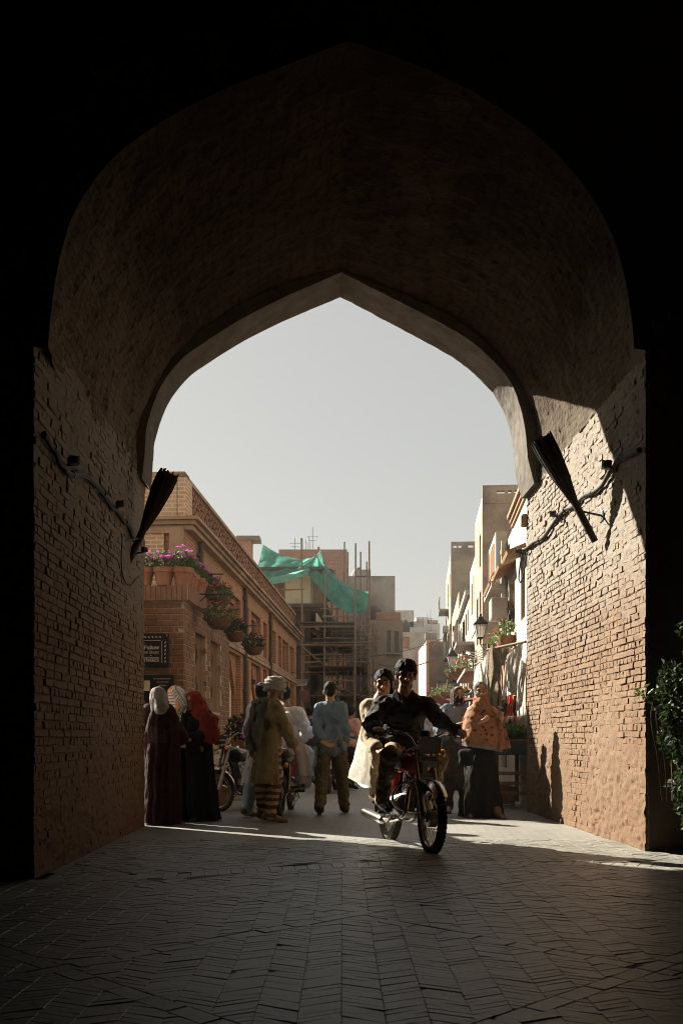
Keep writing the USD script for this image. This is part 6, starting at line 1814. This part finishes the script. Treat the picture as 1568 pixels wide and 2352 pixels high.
    O('engine', blob([cone(V(-.08, -.12, .36), V(.08, -.12, .36), .10), cone(V(-.08, .12, .37), V(.08, .12, .37), .10), cone(V(-.13, .0, .35), V(.13, .0, .35), .075), cone(V(-.05, -.1, .42), V(-.05, .14, .42), .07)], k=.02, res=.014), 'engine_metal', smooth=True)
    cy, dd = V(0, -.09, .46), nrm(V(0, -.25, 1)); m = MB()
    for k in range(9):
        m.box(cy + dd * (.022 * k), (.16 - .004 * (k % 2), .15, .008), R=rotx(math.atan2(.25, 1)))
    m.box(cy + dd * .1, (.11, .1, .22), R=rotx(.245))
    O('cylinder', m, 'engine_metal')
    O('exhaust', MB().tube(smoothline([(-.06, -.18, .54), (-.10, -.25, .46), (-.12, -.22, .30), (-.145, .05, .23), (-.16, .3, .22)], 6), .02, 10).tube(smoothline([(-.165, .26, .215), (-.172, .34, .218), (-.182, .80, .245), (-.182, .83, .247)], 5), np.r_[np.linspace(.022, .046, 6), np.full(6, .046), np.linspace(.046, .03, 4)], 14), 'chrome', smooth=40)
    O('chain_case', MB().box(V(.11, .38, .33), (.035, .5, .08), bev=.015), 'tank_black')
    m = MB().bar(V(-.14, -.02, .30), V(-.2, .06, .2), .009, 6).bar(V(-.15, -.1, .27), V(-.15, -.22, .25), .009, 6).bar(V(.14, -.06, .29), V(.16, -.24, .27), .009, 6); O('pedal', m, 'chrome', kind='stuff')
    O('leg_guard', MB().tube(smoothline([V(-.04, -.26, .62), V(-.2, -.27, .56), V(-.24, -.26, .42), V(-.12, -.24, .34), V(.12, -.24, .34), V(.24, -.26, .42), V(.2, -.27, .56), V(.04, -.26, .62)], 6), .011, 8), 'chrome', smooth=True)
    O('stand', MB().bar(V(.08, .15, .28), V(.24 if stand_ else .14, .2 if stand_ else .45, .02 if stand_ else .2), .012, 6), 'tank_black')
    O('tail_lamp', MB().box(V(0, .90, .64), (.13, .07, .07), bev=.018), 'lens_red')
    O('rear_plate', MB().box(V(0, .925, .52), (.19, .006, .13), bev=.003), 'plate_white')
    O('plate_bracket', MB().box(V(0, .9, .57), (.05, .03, .16)), 'tank_black')
    for k, tx in enumerate(rear.split('|') if rear else ()):
        tm = meshkit.text_mesh(tx, .042, .002, bold=True); v = np.array(tm.vertices); s_ = .16 / v[:, 0].max(); v[:, 0] = v[:, 0] * min(s_, 1.15) ; v[:, 0] -= v[:, 0].max() / 2
        O('lettering', (np.stack([-v[:, 0], v[:, 2] + .929, v[:, 1] + .53 - .056 * k], 1), np.array(tm.faces)[:, ::-1]), 'plate_ink')
    return t


HY = math.radians(14); HLOC = V(.612, 8.76, 0)
hero = motorcycle('red motorcycle ridden towards the gate with a couple on it', HLOC, HY, lean=math.radians(1.5), front='AGR 3312', rear='AGR|3312')
motorcycle('black motorcycle parked leaning against the porch, handlebar turned', V(-1.31, 13.42, 0), math.radians(-26), lean=math.radians(-9), front='LEV 6480', tank='tank_black', steer=math.radians(-22), stand_=True)
motorcycle('red tailed motorcycle seen from behind with a rider in white', V(-.745, 12.72, 0), math.pi + math.radians(-4), rear='LEW-10|328A', tank='tank_red')
motorcycle('distant motorcycle beyond the man in the blue shirt', V(-.18, 18.0, 0), math.pi - .1, tank='tank_black')
HB = lambda p: HLOC + rotz(HY) @ (roty(math.radians(1.5)) @ np.asarray(p, float))

# ---------------------------------------------------------------- the rider
t = thing('person', 'man in a black shirt and brown trousers steering the red motorcycle', 'person', HLOC)
L = lambda px, py, y: W(px, py, y) - HLOC
J = stand(1.72, HY); J['s'] = 1.13
gl, gr = HB((-.375, -.235, 1.035)) - HLOC, HB((.375, -.235, 1.035)) - HLOC
J['head'] = L(932, 1552, 8.88); J['neck'] = L(928, 1594, 8.96); J['chest'] = L(924, 1640, 8.96); J['waist'] = L(922, 1690, 9.00); J['pel'] = HB((0, .22, .90)) - HLOC
J['sha'] = L(872, 1622, 8.96); J['shb'] = L(980, 1619, 8.94); J['ela'] = L(849, 1668, 8.78); J['elb'] = L(1006, 1652, 8.74); J['wra'] = gl + V(-.02, .07, .03); J['wrb'] = gr + V(-.0, .07, .03)
J['hipa'] = HB((-.10, .2, .86)) - HLOC; J['hipb'] = HB((.10, .2, .86)) - HLOC; J['kna'] = HB((-.25, -.15, .83)) - HLOC; J['knb'] = HB((.22, -.15, .80)) - HLOC
J['ana'] = HB((-.235, .08, .40)) - HLOC; J['anb'] = HB((.215, .08, .40)) - HLOC; J['toa'] = HB((-.24, -.10, .345)) - HLOC; J['tob'] = HB((.215, -.10, .345)) - HLOC
J['hf'] = nrm(V(.0, -1, -.06)); J['l'] = nrm(J['shb'] - J['sha'])
fw = rotz(HY) @ V(0, -1, 0)
body_skin(J, t=t, mt='skin', hand_kw={'a': dict(fwd=fw + V(0, 0, -.15), palm=V(0, .1, -1), curl=1.0), 'b': dict(fwd=fw + V(0, 0, -.15), palm=V(0, .1, -1), curl=1.0)})
obj('shirt', blob(torso(J, .02, belly=.02) + arm(J, 'a', .008, (.062, .053, .042), .93) + arm(J, 'b', .008, (.062, .053, .042), .93), k=.022, res=.010, wob=folds(12, .012, 21, (1, 1, .8))), 'shirt_black', t, smooth=True)
nk = J['neck']
for sg in (-1, 1):
    v = np.array([nk + V(sg * .015, -.085, -.045), nk + V(sg * .075, -.02, .035), nk + V(sg * .115, -.055, -.015), nk + V(sg * .05, -.125, -.085)])
    obj('collar', trimesh.convex.convex_hull(np.vstack([v, v + V(0, .012, .006)])), 'shirt_black', t)
tr = leg(J, 'a', .010, (.08, .063, .056), .98) + leg(J, 'b', .010, (.08, .063, .056), .98) + [cone(J['hipa'], J['hipb'], .11)]
obj('trousers', blob(tr, k=.02, res=.011, wob=folds(12, .011, 22, (1, 1, 1))), 'trousers_brown', t, smooth=True)
hair_cap(J, t, vol=.021, seed=5, res=.008); face_bits(J, t); shoes(J, t, 'shoe_black')

# his passenger
t = thing('person', 'woman riding behind, long dark hair, wrapped in a white sheet that hangs down', 'person', HLOC)
J = stand(1.58, HY); J['s'] = 1.06
J['head'] = L(881, 1570, 9.18); J['neck'] = L(872, 1606, 9.24); J['chest'] = L(872, 1650, 9.26); J['waist'] = L(884, 1690, 9.26); J['pel'] = HB((-.02, .58, .92)) - HLOC
J['sha'] = L(845, 1626, 9.26); J['shb'] = L(912, 1620, 9.21); J['ela'] = L(846, 1690, 9.11); J['wra'] = L(866, 1722, 8.82); J['elb'] = L(925, 1670, 9.11); J['wrb'] = L(905, 1700, 9.06)
J['hipa'] = HB((-.1, .56, .87)) - HLOC; J['hipb'] = HB((.1, .56, .87)) - HLOC; J['kna'] = HB((-.24, .24, .80)) - HLOC; J['knb'] = HB((.24, .24, .80)) - HLOC; J['ana'] = HB((-.2, .44, .44)) - HLOC; J['anb'] = HB((.2, .44, .44)) - HLOC; J['toa'] = HB((-.2, .3, .4)) - HLOC; J['tob'] = HB((.2, .3, .4)) - HLOC
J['hf'] = nrm(V(-.12, -1, -.1)); J['l'] = nrm(J['shb'] - J['sha'])
body_skin(J, t=t, hand_kw={'a': dict(fwd=V(.5, -.8, -.2), palm=V(.5, .2, -.8), curl=.8)})
obj('tunic', blob(torso(J, .02) + arm(J, 'a', .012, (.06, .055, .05), .9) + arm(J, 'b', .012, (.06, .055, .05), .9) + leg(J, 'a', .02) + leg(J, 'b', .02), k=.022, res=.013, wob=folds(10, .01, 25)), 'fur_tan', t, smooth=True)
hair_cap(J, t, long=True, vol=.012, seed=6); face_bits(J, t); shoes(J, t, 'shoe_brown')
top = [L(878, 1606, 9.42), L(854, 1606, 9.32), L(838, 1622, 9.18), L(848, 1640, 9.08)]
bot = [L(884, 1808, 9.48), L(834, 1806, 9.46), L(799, 1786, 9.28), L(838, 1806, 9.08), L(864, 1806, 9.04)]
mid = [L(876, 1700, 9.52), L(842, 1700, 9.42), L(818, 1718, 9.20), L(842, 1722, 9.00), L(858, 1722, 8.98)]
a_, b_, c_ = ((lambda q: np.stack([np.interp(np.linspace(0, 1, 50), np.linspace(0, 1, len(q)), q[:, k]) for k in range(3)], 1))(smoothline(x, 14)) for x in (top, mid, bot)); n_ = len(a_); P = np.zeros((n_, 60, 3))
for j, s in enumerate(np.linspace(0, 1, 60)):
    w0, w1, w2 = (1 - s) * (1 - 2 * s), 4 * s * (1 - s), s * (2 * s - 1)
    P[:, j] = w0 * a_ + w1 * b_ + w2 * c_
S, Tt = np.meshgrid(np.linspace(0, 1, n_), np.linspace(0, 1, 60), indexing='ij')
P += ((np.sin(S * 26 + 2 * Tt) * .010 + (fbm(np.stack([S * 6, Tt * 5, 0 * S], -1), 3, 4) - .5) * .05) * (Tt ** .6))[..., None] * nrm(V(-.6, -.6, 0))
P[:, -1, 2] += .012 * np.sin(np.linspace(0, 19, n_))
obj('white_sheet', MB().grid(P), 'white_cloth', t, smooth=True)
obj('sheet_edge', blob([cone(L(853, 1640, 9.08), L(846, 1690, 9.00), .035, .04), cone(L(846, 1690, 9.00), L(853, 1725, 8.92), .04, .03)], k=.02, res=.009, wob=lambda P: .02 * (fbm(P * V(60, 60, 30), 3, 2) - .5)), 'fur_tan', t, smooth=True)

# ---------------------------------------------------------------- the rider in white seen from behind
BL_ = V(-.745, 12.72, 0); ry = math.pi + math.radians(-4)
BB = lambda p: rotz(ry) @ np.asarray(p, float)
t = thing('person', 'man in a white tunic sitting on the red tailed motorcycle, back turned', 'person', BL_)
L2 = lambda px, py, y: W(px, py, y) - BL_
J = stand(1.70, math.pi); J['l'] = V(1, 0, 0)
J['pel'] = BB((0, .32, .90)); J['waist'] = V(.0, -.2, 1.05); J['chest'] = L2(664, 1655, 12.6); J['neck'] = L2(657, 1622, 12.66); J['head'] = L2(652, 1598, 12.72); J['hf'] = nrm(V(-.15, 1, -.05))
J['sha'] = L2(634, 1640, 12.6); J['shb'] = L2(686, 1640, 12.62); J['elb'] = L2(706, 1684, 12.75); J['wrb'] = L2(688, 1700, 12.95); J['ela'] = L2(622, 1684, 12.75); J['wra'] = L2(612, 1700, 12.95)
J['hipa'] = V(-.1, -.28, .86); J['hipb'] = V(.1, -.28, .86); J['knb'] = V(.25, .08, .78); J['anb'] = V(.23, -.12, .40); J['tob'] = V(.24, .05, .345); J['kna'] = V(-.25, .08, .78); J['ana'] = V(-.23, -.12, .40); J['toa'] = V(-.24, .05, .345)
body_skin(J, t=t, mt='skin_dark', hand_kw={k: dict(fwd=V(0, 1, -.15), palm=V(0, -.1, -1), curl=1) for k in 'ab'})
obj('tunic', blob(torso(J, .022, belly=.02) + arm(J, 'a', .014, (.07, .066, .058), .85) + arm(J, 'b', .018, (.07, .066, .058), .85) + [cone(J['pel'] + V(-.1, -.04, -.03), J['pel'] + V(.1, -.04, -.03), .12)], k=.024, res=.011, wob=folds(10, .012, 27, (1, 1, .7))), 'white_kurta', t, smooth=True)
obj('trousers', blob(leg(J, 'a', .03, (.09, .085, .085), .95) + leg(J, 'b', .03, (.09, .085, .085), .95), k=.025, res=.012, wob=folds(11, .016, 28, (1, 1, .6))), 'white_kurta', t, smooth=True)
Dp = drape([(.92, .17, -.22, .11, .14), (.75, .22, -.16, .12, .16), (.50, .25, -.13, .13, .17)], n=60, m=30, fold=.16, nf=6, seed=9); obj('tunic_tail', MB().grid(Dp), 'white_kurta', t, smooth=True)
hair_cap(J, t, vol=.014); shoes(J, t, 'shoe_black')
obj('flowered_shawl', blob([cone(L2(640, 1640, 12.5), L2(660, 1650, 12.48), .06), cone(L2(655, 1650, 12.46), L2(668, 1705, 12.44), .09, .07), cone(L2(668, 1700, 12.44), L2(662, 1738, 12.44), .07, .08)], k=.03, res=.012, wob=folds(10, .012, 29)), 'floral_tunic', t, smooth=True)
# ================================================================== fittings in the passage
mat('torch_wood', (.022, .015, .011), (.045, .03, .02), scale=12, rough=.8, bump=.6, bscale=90)
mat('cable', (.03, .026, .022), (.06, .05, .042), scale=9, rough=.7)
mat('spot_grey', (.04, .038, .035), rough=.45, spec=.4); mat('spot_glass', (.55, .58, .58), rough=.1, spec=.8)


def on_wall(px, py, off=0.03):
    """the point on the passage wall behind the frame's pixel, off in front of it"""
    xa = XL if px < 735 else XR
    y = xa * FOC / (px - 735.0)
    p = W(px, py, y)
    return p + V(off if xa < 0 else -off, 0, 0)


def torch(label, A, B, wall_pt, seed):
    A, B = np.asarray(A, float), np.asarray(B, float)
    t = thing('wall_torch', label, 'torch', A, group='wooden torches on the passage walls')
    q = np.random.default_rng(seed); d = nrm(B - A); L = np.linalg.norm(B - A); u = nrm(np.cross(d, V(0, 1, 0))); w = np.cross(d, u)
    m = MB().tube([d * 0, d * L * .25, d * L * .5], [.034, .037, .04], 12); obj('handle', m, 'torch_wood', t, smooth=40)
    m = MB()
    for k in range(120):
        a = q.uniform(0, 6.283); r0 = .036 * q.uniform(.7, 1); r1 = .098 * q.uniform(.55, 1.08) if k % 3 else .1 * q.uniform(.95, 1.1)
        e = L * (q.uniform(.95, 1.02) if k % 9 else q.uniform(.75, 1.05)); c, s = math.cos(a), math.sin(a)
        P = [d * L * .40 + (u * c + w * s) * r0, d * L * .62 + (u * c + w * s) * (r0 * .4 + r1 * .6), d * L * .85 + (u * c + w * s) * r1 * .97, d * e + (u * c + w * s) * r1]
        m.tube(P, [.009, .010, .010, .008], 5)
    obj('brushwood', m, 'torch_wood', t, kind='stuff')
    obj('inner_cone', MB().tube([d * L * .4, d * L * .65, d * L * .93], [.03, .06, .084], 14), 'torch_wood', t)
    obj('lamp_cup', MB().tube([d * L * .94, d * L * 1.005], [.045, .05], 14), 'spot_glass', t)
    m = MB()
    for k in (.12, .43):
        m.tube([d * L * (k - .012), d * L * (k + .012)], .044, 12)
    obj('iron_band', m, 'black_iron', t, kind='stuff')
    j = d * L * .30
    m = MB().bar(wall_pt - A, j, .011, 8).bar(wall_pt - A + V(0, .0, .0), wall_pt - A + V(0, .06, .09), .011, 6).box(wall_pt - A, (.02, .09, .09)); obj('bracket', m, 'black_iron', t)


torch('dark bundled wooden torch on the shaded left wall', W(291, 1300, 9.95), W(387, 1088, 10.05), on_wall(282, 1245, .0), 1)
torch('dark bundled wooden torch on the sunlit right wall', W(1366, 1244, 9.45), W(1243, 1008, 9.45), on_wall(1384, 1185, .0), 2)


def cable(label, pts, seed):
    P = np.array([on_wall(*p, .035) for p in pts]); t = thing('cable_bundle', label, 'cable', P[len(P) // 2])
    S = smoothline(P, 12); b = _loc[t.GetPath().pathString]; q = np.random.default_rng(seed)
    n = len(S); s = np.linspace(0, 1, n)
    S = S + np.stack([0 * s, .006 * np.sin(s * 30), .010 * np.sin(s * 43 + 1)], 1)
    obj('sheath', MB().tube(S - b, .021 + .004 * np.sin(s * 50), 8), 'cable', t, smooth=True)
    for k in range(2):
        o = V(.008, .0, -.022 + .036 * k)
        obj('strand', MB().tube(S - b + o + np.stack([0 * s, .004 * np.sin(s * 40 + k), .005 * np.sin(s * 27 + 2 * k)], 1), .008, 6), 'cable', t, smooth=True)
    for f in (.15, .4, .62, .85):
        i = int(f * (n - 1)); d = nrm(S[min(i + 1, n - 1)] - S[i - 1]); obj('clip', MB().tube([S[i] - b - d * .012, S[i] - b + d * .012], .03, 8), 'black_iron', t)
    return t


cable('dark cable bundle sagging along the shaded left wall between the spotlights', [(89, 1000), (110, 1025), (128, 1062), (150, 1086), (195, 1098), (232, 1140), (262, 1178), (285, 1205), (300, 1242)], 1)
cable('dark cable bundle crossing the sunlit right wall behind the torch', [(1476, 1036), (1440, 1048), (1415, 1072), (1392, 1112), (1350, 1140), (1318, 1165), (1290, 1183), (1262, 1225), (1232, 1247), (1206, 1262)], 2)
P = np.array([on_wall(x, y, .03) for x, y in ((1206, 1262), (1200, 1292), (1196, 1325), (1199, 1338), (1206, 1322), (1212, 1285), (1217, 1268))])
t = thing('loose_wire', 'loose black wire loop hanging at the far edge of the right wall', 'wire', P[2]); obj('wire', MB().tube(smoothline(P, 8) - P[2], .011, 6), 'cable', t, smooth=True)
P = np.array([on_wall(x, y, .02) for x, y in ((276, 1240), (274, 1290), (280, 1330), (296, 1345), (312, 1325))])
t = thing('loose_wire', 'thin wire looping down the left wall by the torch', 'wire', P[2]); obj('wire', MB().tube(smoothline(P, 8) - P[2], .006, 6), 'cable', t, smooth=True)


def spot(label, px, py, aim, s=1.0, glass='spot_grey'):
    p = on_wall(px, py, .085); t = thing('spotlight', label, 'spotlight', p, group=None)
    d = nrm(aim); R = np.stack([nrm(np.cross(d, V(0, 0, 1))), d, np.cross(nrm(np.cross(d, V(0, 0, 1))), d)], 1)
    obj('housing', MB().box((0, 0, 0), np.array((.12, .10, .11)) * s, R=R, bev=.012), 'spot_grey', t)
    m = MB()
    for k in range(4):
        m.box(R @ (V(0, .062, -.042 + .028 * k) * s), np.array((.13, .035, .006)) * s, R=R)
    obj('louvre', m, 'spot_grey', t, kind='stuff')
    obj('lens', MB().box(R @ (V(0, .051, 0) * s), np.array((.105, .006, .095)) * s, R=R), glass, t)
    sg = -1 if px < 735 else 1
    obj('bracket', MB().bar((0, 0, -.03), (sg * .07, 0, -.04), .01, 6).box((sg * .078, 0, -.04), (.015, .06, .06)), 'black_iron', t)


spot('louvred spotlight high on the left wall, its slats catching the light', 140, 1058, V(.9, .5, .1), .62, 'spot_glass')
spot('small dark spotlight halfway down the left cable', 252, 1158, V(.9, .3, .2), .55)
spot('dark spotlight at the lower end of the left cable, beside the torch', 312, 1262, V(.7, .7, -.1), .5)
spot('dark spotlight at the top of the right cable', 1416, 1068, V(-.9, .2, .1), .72)
spot('dark spotlight on the right cable, left of the torch handle', 1288, 1180, V(-.9, .2, .0), .6)
spot('dark spotlight at the low far end of the right cable', 1206, 1266, V(-.8, .5, .0), .6)
p = on_wall(1210, 1196, .04); t = thing('switch_box', 'small weathered box fixed at the far end of the right wall', 'box', p)
obj('case', MB().box((0, 0, 0), (.07, .12, .16), bev=.008), 'trim_plaster', t); obj('lid', MB().box((-.038, 0, 0), (.01, .1, .13), bev=.003), 'pipe_iron', t)

# ivy on the pier at the right edge
b = V(2.95, 8.0, 1.2)
t = thing('ivy', 'leafy ivy hanging down the dark pier at the right edge, some leaves in sun', 'ivy', b)
m = MB(); fz = MB()
for k, (px, py, y, rx, rz_, n) in enumerate([(1553, 1440, 7.95, .05, .10, 90), (1562, 1500, 7.95, .05, .12, 90), (1520, 1560, 7.98, .10, .16, 210), (1505, 1610, 8.02, .09, .16, 240), (1530, 1650, 7.9, .12, .17, 260), (1512, 1690, 8.0, .09, .14, 200), (1540, 1720, 7.9, .11, .15, 230), (1555, 1770, 7.85, .10, .14, 190), (1535, 1800, 7.95, .06, .12, 110), (1552, 1845, 7.9, .06, .13, 120), (1560, 1880, 7.85, .05, .1, 60), (1580, 1650, 7.9, .16, .4, 300)]):
    c = W(px + 24, py, y) - b
    m.add(*leaves(int(n * .55), c, (rx, .13, rz_), .062, 300 + k, droop=.6, shell=.2))
fz.add(*leaves(26, W(1476, 1592, 8.12) - b, (.035, .06, .06), .06, 333, droop=.1))
obj('foliage', m, 'leaf_dark', t, kind='stuff'); obj('shoot', fz, 'leaf', t, kind='stuff', label='bright green shoot past the pier edge')
m = MB()
for k in range(7):
    x0 = 1500 + 12 * k; m.tube(smoothline([W(x0 + 20, 1560 + 9 * k, 8.05) - b, W(x0 - 6, 1640, 8.02) - b, W(x0 + 10 + 3 * k, 1740, 7.95) - b, W(x0 + 20, 1840, 7.93) - b], 6), .006, 5)
obj('stem', m, 'old_timber', t, kind='stuff')

# planters by the parked motorcycle
p = W(566, 1742, 15.6); p[2] = 0
t = thing('flower_planter', 'tall clay planter with a bush of purple flowers behind the parked motorcycle', 'planter', p)
obj('stand', MB().box((0, 0, .31), (.46, .46, .62), bev=.01), 'plinth_stone', t)
obj('pot', MB().lathe([(0, .62), (.17, .62), (.23, .86), (.25, .86), (.26, .95), (.23, .95), (.22, .9), (0, .9)], 26), 'terracotta', t, smooth=40)
obj('foliage', leaves(900, (0, 0, 1.14), (.33, .33, .24), .07, 401), 'leaf_dark', t, kind='stuff'); obj('flowers', petals(46, V(0, -.05, 1.13), (.32, .32, .16), .036, 402, top=False), 'petal_magenta', t, kind='stuff')
t = thing('flower_planter', 'low pot of pink flowers on the ground behind the red scarfed woman', 'planter', W(498, 1850, 14.2) * V(1, 1, 0))
obj('pot', MB().lathe([(0, 0), (.13, 0), (.18, .24), (.2, .24), (.2, .3), (.17, .3), (0, .28)], 24), 'terracotta', t, smooth=40)
obj('foliage', leaves(500, (0, 0, .42), (.24, .24, .17), .06, 403), 'leaf_dark', t, kind='stuff'); obj('flowers', petals(34, V(0, 0, .44), (.24, .24, .15), .034, 404), 'petal_magenta', t, kind='stuff')

# ================================================================== stalls on the right
cloth('cloth_brown', (.15, .115, .08), (.22, .175, .125), scale=14, transl=.15); cloth('cloth_grey', (.30, .27, .24), (.38, .345, .31), transl=.25); cloth('cloth_white', (.46, .43, .39), (.55, .52, .47), transl=.35)
cloth('cloth_red', (.33, .05, .03), (.45, .09, .05), scale=20, transl=.25); cloth('cloth_pink', (.42, .20, .15), (.52, .28, .21), transl=.3); cloth('awning_red', (.12, .03, .02), (.17, .045, .03), transl=.1)
mat('cart_blue', (.03, .055, .085), (.06, .09, .12), scale=6, rough=.6, stain=(.10, .07, .05), stain_scale=6, stain_amt=.7)
mat('greens', (.08, .17, .03), (.20, .33, .07), scale=12, rough=.5, island=.4, transl=.3); mat('radish_white', (.62, .58, .50), (.70, .66, .58), scale=9, rough=.4, stain=(.55, .45, .2), stain_scale=8, stain_amt=.5); mat('carrot_red', (.50, .07, .04), rough=.5); mat('crate_wood', (.22, .12, .06), (.32, .19, .10), scale=8, rough=.8, stretch=(3, 3, .5))


def hung(name, label, cat, mt, top, bot, wr, seed, n=46, m_=30, grp=None):
    t = thing(name, label, cat, top[0], group=grp)
    sheet('cloth', mt, top, bot, t, wr=wr, seed=seed, n=n, m_=m_)
    return t


hung('hanging_cloth', 'large brown patterned cloth hanging from the stall line', 'cloth', 'cloth_brown', [W(1119, 1498, 14.0), W(1128, 1488, 13.9), W(1145, 1486, 13.85), W(1172, 1482, 13.85)], [W(1114, 1640, 14.0), W(1128, 1655, 13.85), W(1146, 1662, 13.8), W(1160, 1625, 13.85)], .05, 11)
hung('hanging_cloth', 'grey tunic hanging next to the sunlit wall edge', 'cloth', 'cloth_grey', [W(1164, 1505, 13.6), W(1174, 1496, 13.55), W(1186, 1484, 13.5), W(1200, 1476, 13.5)], [W(1162, 1582, 13.6), W(1172, 1594, 13.55), W(1185, 1596, 13.5), W(1197, 1575, 13.5)], .03, 12)
hung('hanging_cloth', 'pale sleeve hanging left of the grey tunic', 'cloth', 'cloth_white', [W(1160, 1520, 13.62), W(1166, 1510, 13.6)], [W(1150, 1610, 13.66), W(1160, 1606, 13.6)], .02, 13, n=14)
hung('hanging_cloth', 'pale long garment hanging right against the gate wall', 'cloth', 'cloth_white', [W(1192, 1520, 13.3), W(1206, 1512, 13.25)], [W(1182, 1640, 13.35), W(1200, 1620, 13.3)], .025, 14, n=18)
hung('hanging_cloth', 'white sheet hanging behind the orange shawled woman', 'cloth', 'cloth_white', [W(1092, 1530, 15.6), W(1103, 1522, 15.4), W(1121, 1508, 15.2)], [W(1088, 1640, 15.6), W(1104, 1660, 15.4), W(1122, 1650, 15.2)], .05, 15)
hung('hanging_cloth', 'narrow pink orange cloth between the brown cloth and the grey tunic', 'cloth', 'cloth_pink', [W(1150, 1530, 13.75), W(1156, 1528, 13.7)], [W(1141, 1655, 13.78), W(1150, 1655, 13.72)], .02, 16, n=10)
hung('hanging_cloth', 'dark red cloth hanging low above the vegetables', 'cloth', 'cloth_red', [W(1164, 1598, 14.2), W(1178, 1592, 14.15)], [W(1160, 1645, 14.2), W(1180, 1648, 14.15)], .03, 17, n=18)
t = thing('stall_frame', 'bamboo frame and line of the clothes stall beside the gate wall', 'stall frame', V(2.4, 14, 0))
bb = V(2.4, 14, 0)
for a, c in ((W(1118, 1493, 14.05), W(1207, 1474, 13.3)), (W(1090, 1527, 15.7), W(1180, 1490, 14.3))):
    obj('rail', MB().bar(a - bb, c - bb, .02, 8), 'bamboo', t)
for px, py, y in ((1122, 1480, 14.1), (1092, 1515, 15.7)):
    a = W(px, py, y); obj('post', MB().bar(a - bb, V(a[0], a[1], 0) - bb, .026, 8), 'bamboo', t)
a = W(1150, 1600, 14.6)
obj('back_cloth', MB().box(V(2.52, 14.75, 1.2) - bb, (.34, .03, .9)), 'abaya', t)

cb = V(2.36, 13.95, 0)
t = thing('vegetable_cart', 'dark blue wooden vegetable cart with a slatted shelf, behind the orange shawl', 'cart', cb)
obj('tray', MB().box((.0, .0, .86), (.66, 1.1, .2), bev=.01), 'cart_blue', t)
for k in range(7):
    obj('board', MB().box((-.30 + .1 * k, .0, .972), (.094, 1.08, .022)), 'crate_wood', t)
for sx in (-.28, .28):
    for sy in (-.48, .48):
        obj('leg', MB().box((sx, sy, .42), (.055, .055, .76)), 'crate_wood', t)
for z in (.22, .36, .5):
    obj('shelf_slat', MB().box((-.0, -.51, z), (.6, .03, .05)), 'crate_wood', t)
obj('skirt', MB().box((-.335, 0, .66), (.02, 1.06, .22)), 'cart_blue', t)
g_ = np.linspace(0, 2 * np.pi, 13)
for sy in (-.56,):
    obj('wheel', MB().lathe([(.16 + .03 * math.cos(a), .03 * math.sin(a)) for a in g_], 30, RX90, (-.28, sy - .05, .20)), 'tyre_rubber', t, smooth=True)
t = thing('greens_heap', 'heap of leafy green vegetables on the cart', 'vegetables', cb + V(0, -.2, .985))
obj('leaves', leaves(1500, (0.02, .0, .06), (.31, .36, .11), .085, 501, droop=.2, shell=.3), 'greens', t, kind='stuff')
for k, (x, y) in enumerate(((-.16, .12), (.03, .16), (.2, .1))):
    t = thing('radish_bunch', ('bunch of white radishes standing left on the cart', 'bunch of white radishes in the middle of the cart', 'bunch of radishes with red tips at the right of the cart')[k], 'vegetables', cb + V(x, y, 1.05), group='radish bunches on the cart')
    q = np.random.default_rng(600 + k)
    for j in range(9):
        a = q.uniform(0, 6.28); r = q.uniform(.1, .5); o = V(math.cos(a) * r * .12, math.sin(a) * r * .12, 0)
        obj('radish', MB().tube(smoothline([o * .3, o * .8 + V(0, 0, .14), o * 1.9 + V(0, 0, .27)], 4), np.linspace(.012, .026, 9) * np.r_[np.ones(8), .5], 7), 'radish_white' if j % 4 else 'carrot_red', t, smooth=True)
t = thing('crate', 'slatted wooden crate under the cart', 'crate', V(2.3, 14.1, 0))
for k in range(4):
    for s in (-1, 1):
        obj('slat', MB().box((0, s * .2, .06 + .07 * k), (.44, .014, .05)), 'crate_wood', t)
for s in (-1, 1):
    obj('end_board', MB().box((s * .21, 0, .15), (.016, .38, .28)), 'crate_wood', t)

aw = W(1022, 1612, 21.0)
t = thing('red_awning', 'low red stall awning on a dark frame left of the masked woman', 'awning', aw * V(1, 1, 0))
z = aw[2]
P = np.array([[(-.32, -.5, z - .12), (.75, -.5, z + .06)], [(-.32, 1.2, z + .10), (.75, 1.2, z + .14)]]); obj('canopy', MB().grid(P), 'awning_red', t)
m = MB()
for a, b_ in (((-.34, -.52, z - .13), (.77, -.52, z + .05)), ((-.34, -.52, z - .13), (-.34, 1.2, z + .09)), ((-.34, -.52, 0), (-.34, -.52, z - .13)), ((.77, -.52, 0), (.77, -.52, z + .05)), ((-.34, 1.2, z + .09), (.77, 1.2, z + .13))):
    m.bar(a, b_, .022, 6)
obj('frame', m, 'black_iron', t)
t = thing('shop_bundle', 'stack of folded cloth on a table below the red awning', 'cloth stack', aw * V(1, 1, 0) + V(.2, .5, 0))
obj('table', MB().box((0, 0, .7), (.9, .8, .05)).box((0, 0, .35), (.8, .7, .62)), 'crate_wood', t)
for k, mt_ in enumerate(('cloth_red', 'cloth_white', 'pale_blue', 'cloth_pink')):
    obj('folded_cloth', MB().box((.05 * (k % 2), 0, .76 + .075 * k), (.5, .4, .07), bev=.02), mt_, t)
# ================================================================== the dusty air of the street
usdkit.material(stage, '/World/Looks/dusty_air', {'v': ('principled_volume', {'color': (.92, .90, .86), 'density': .0006, 'anisotropy': .35})}, volume='v.volume')
MAT['dusty_air'] = UsdShade.Material.Get(stage, '/World/Looks/dusty_air')
hz = MB().box((0, 100, 8.5), (840, 1040, 20))
p = usdkit.mesh(stage, '/World/haze', hz.arrays(), MAT['dusty_air']).GetPrim(); tag(p, kind='stuff')
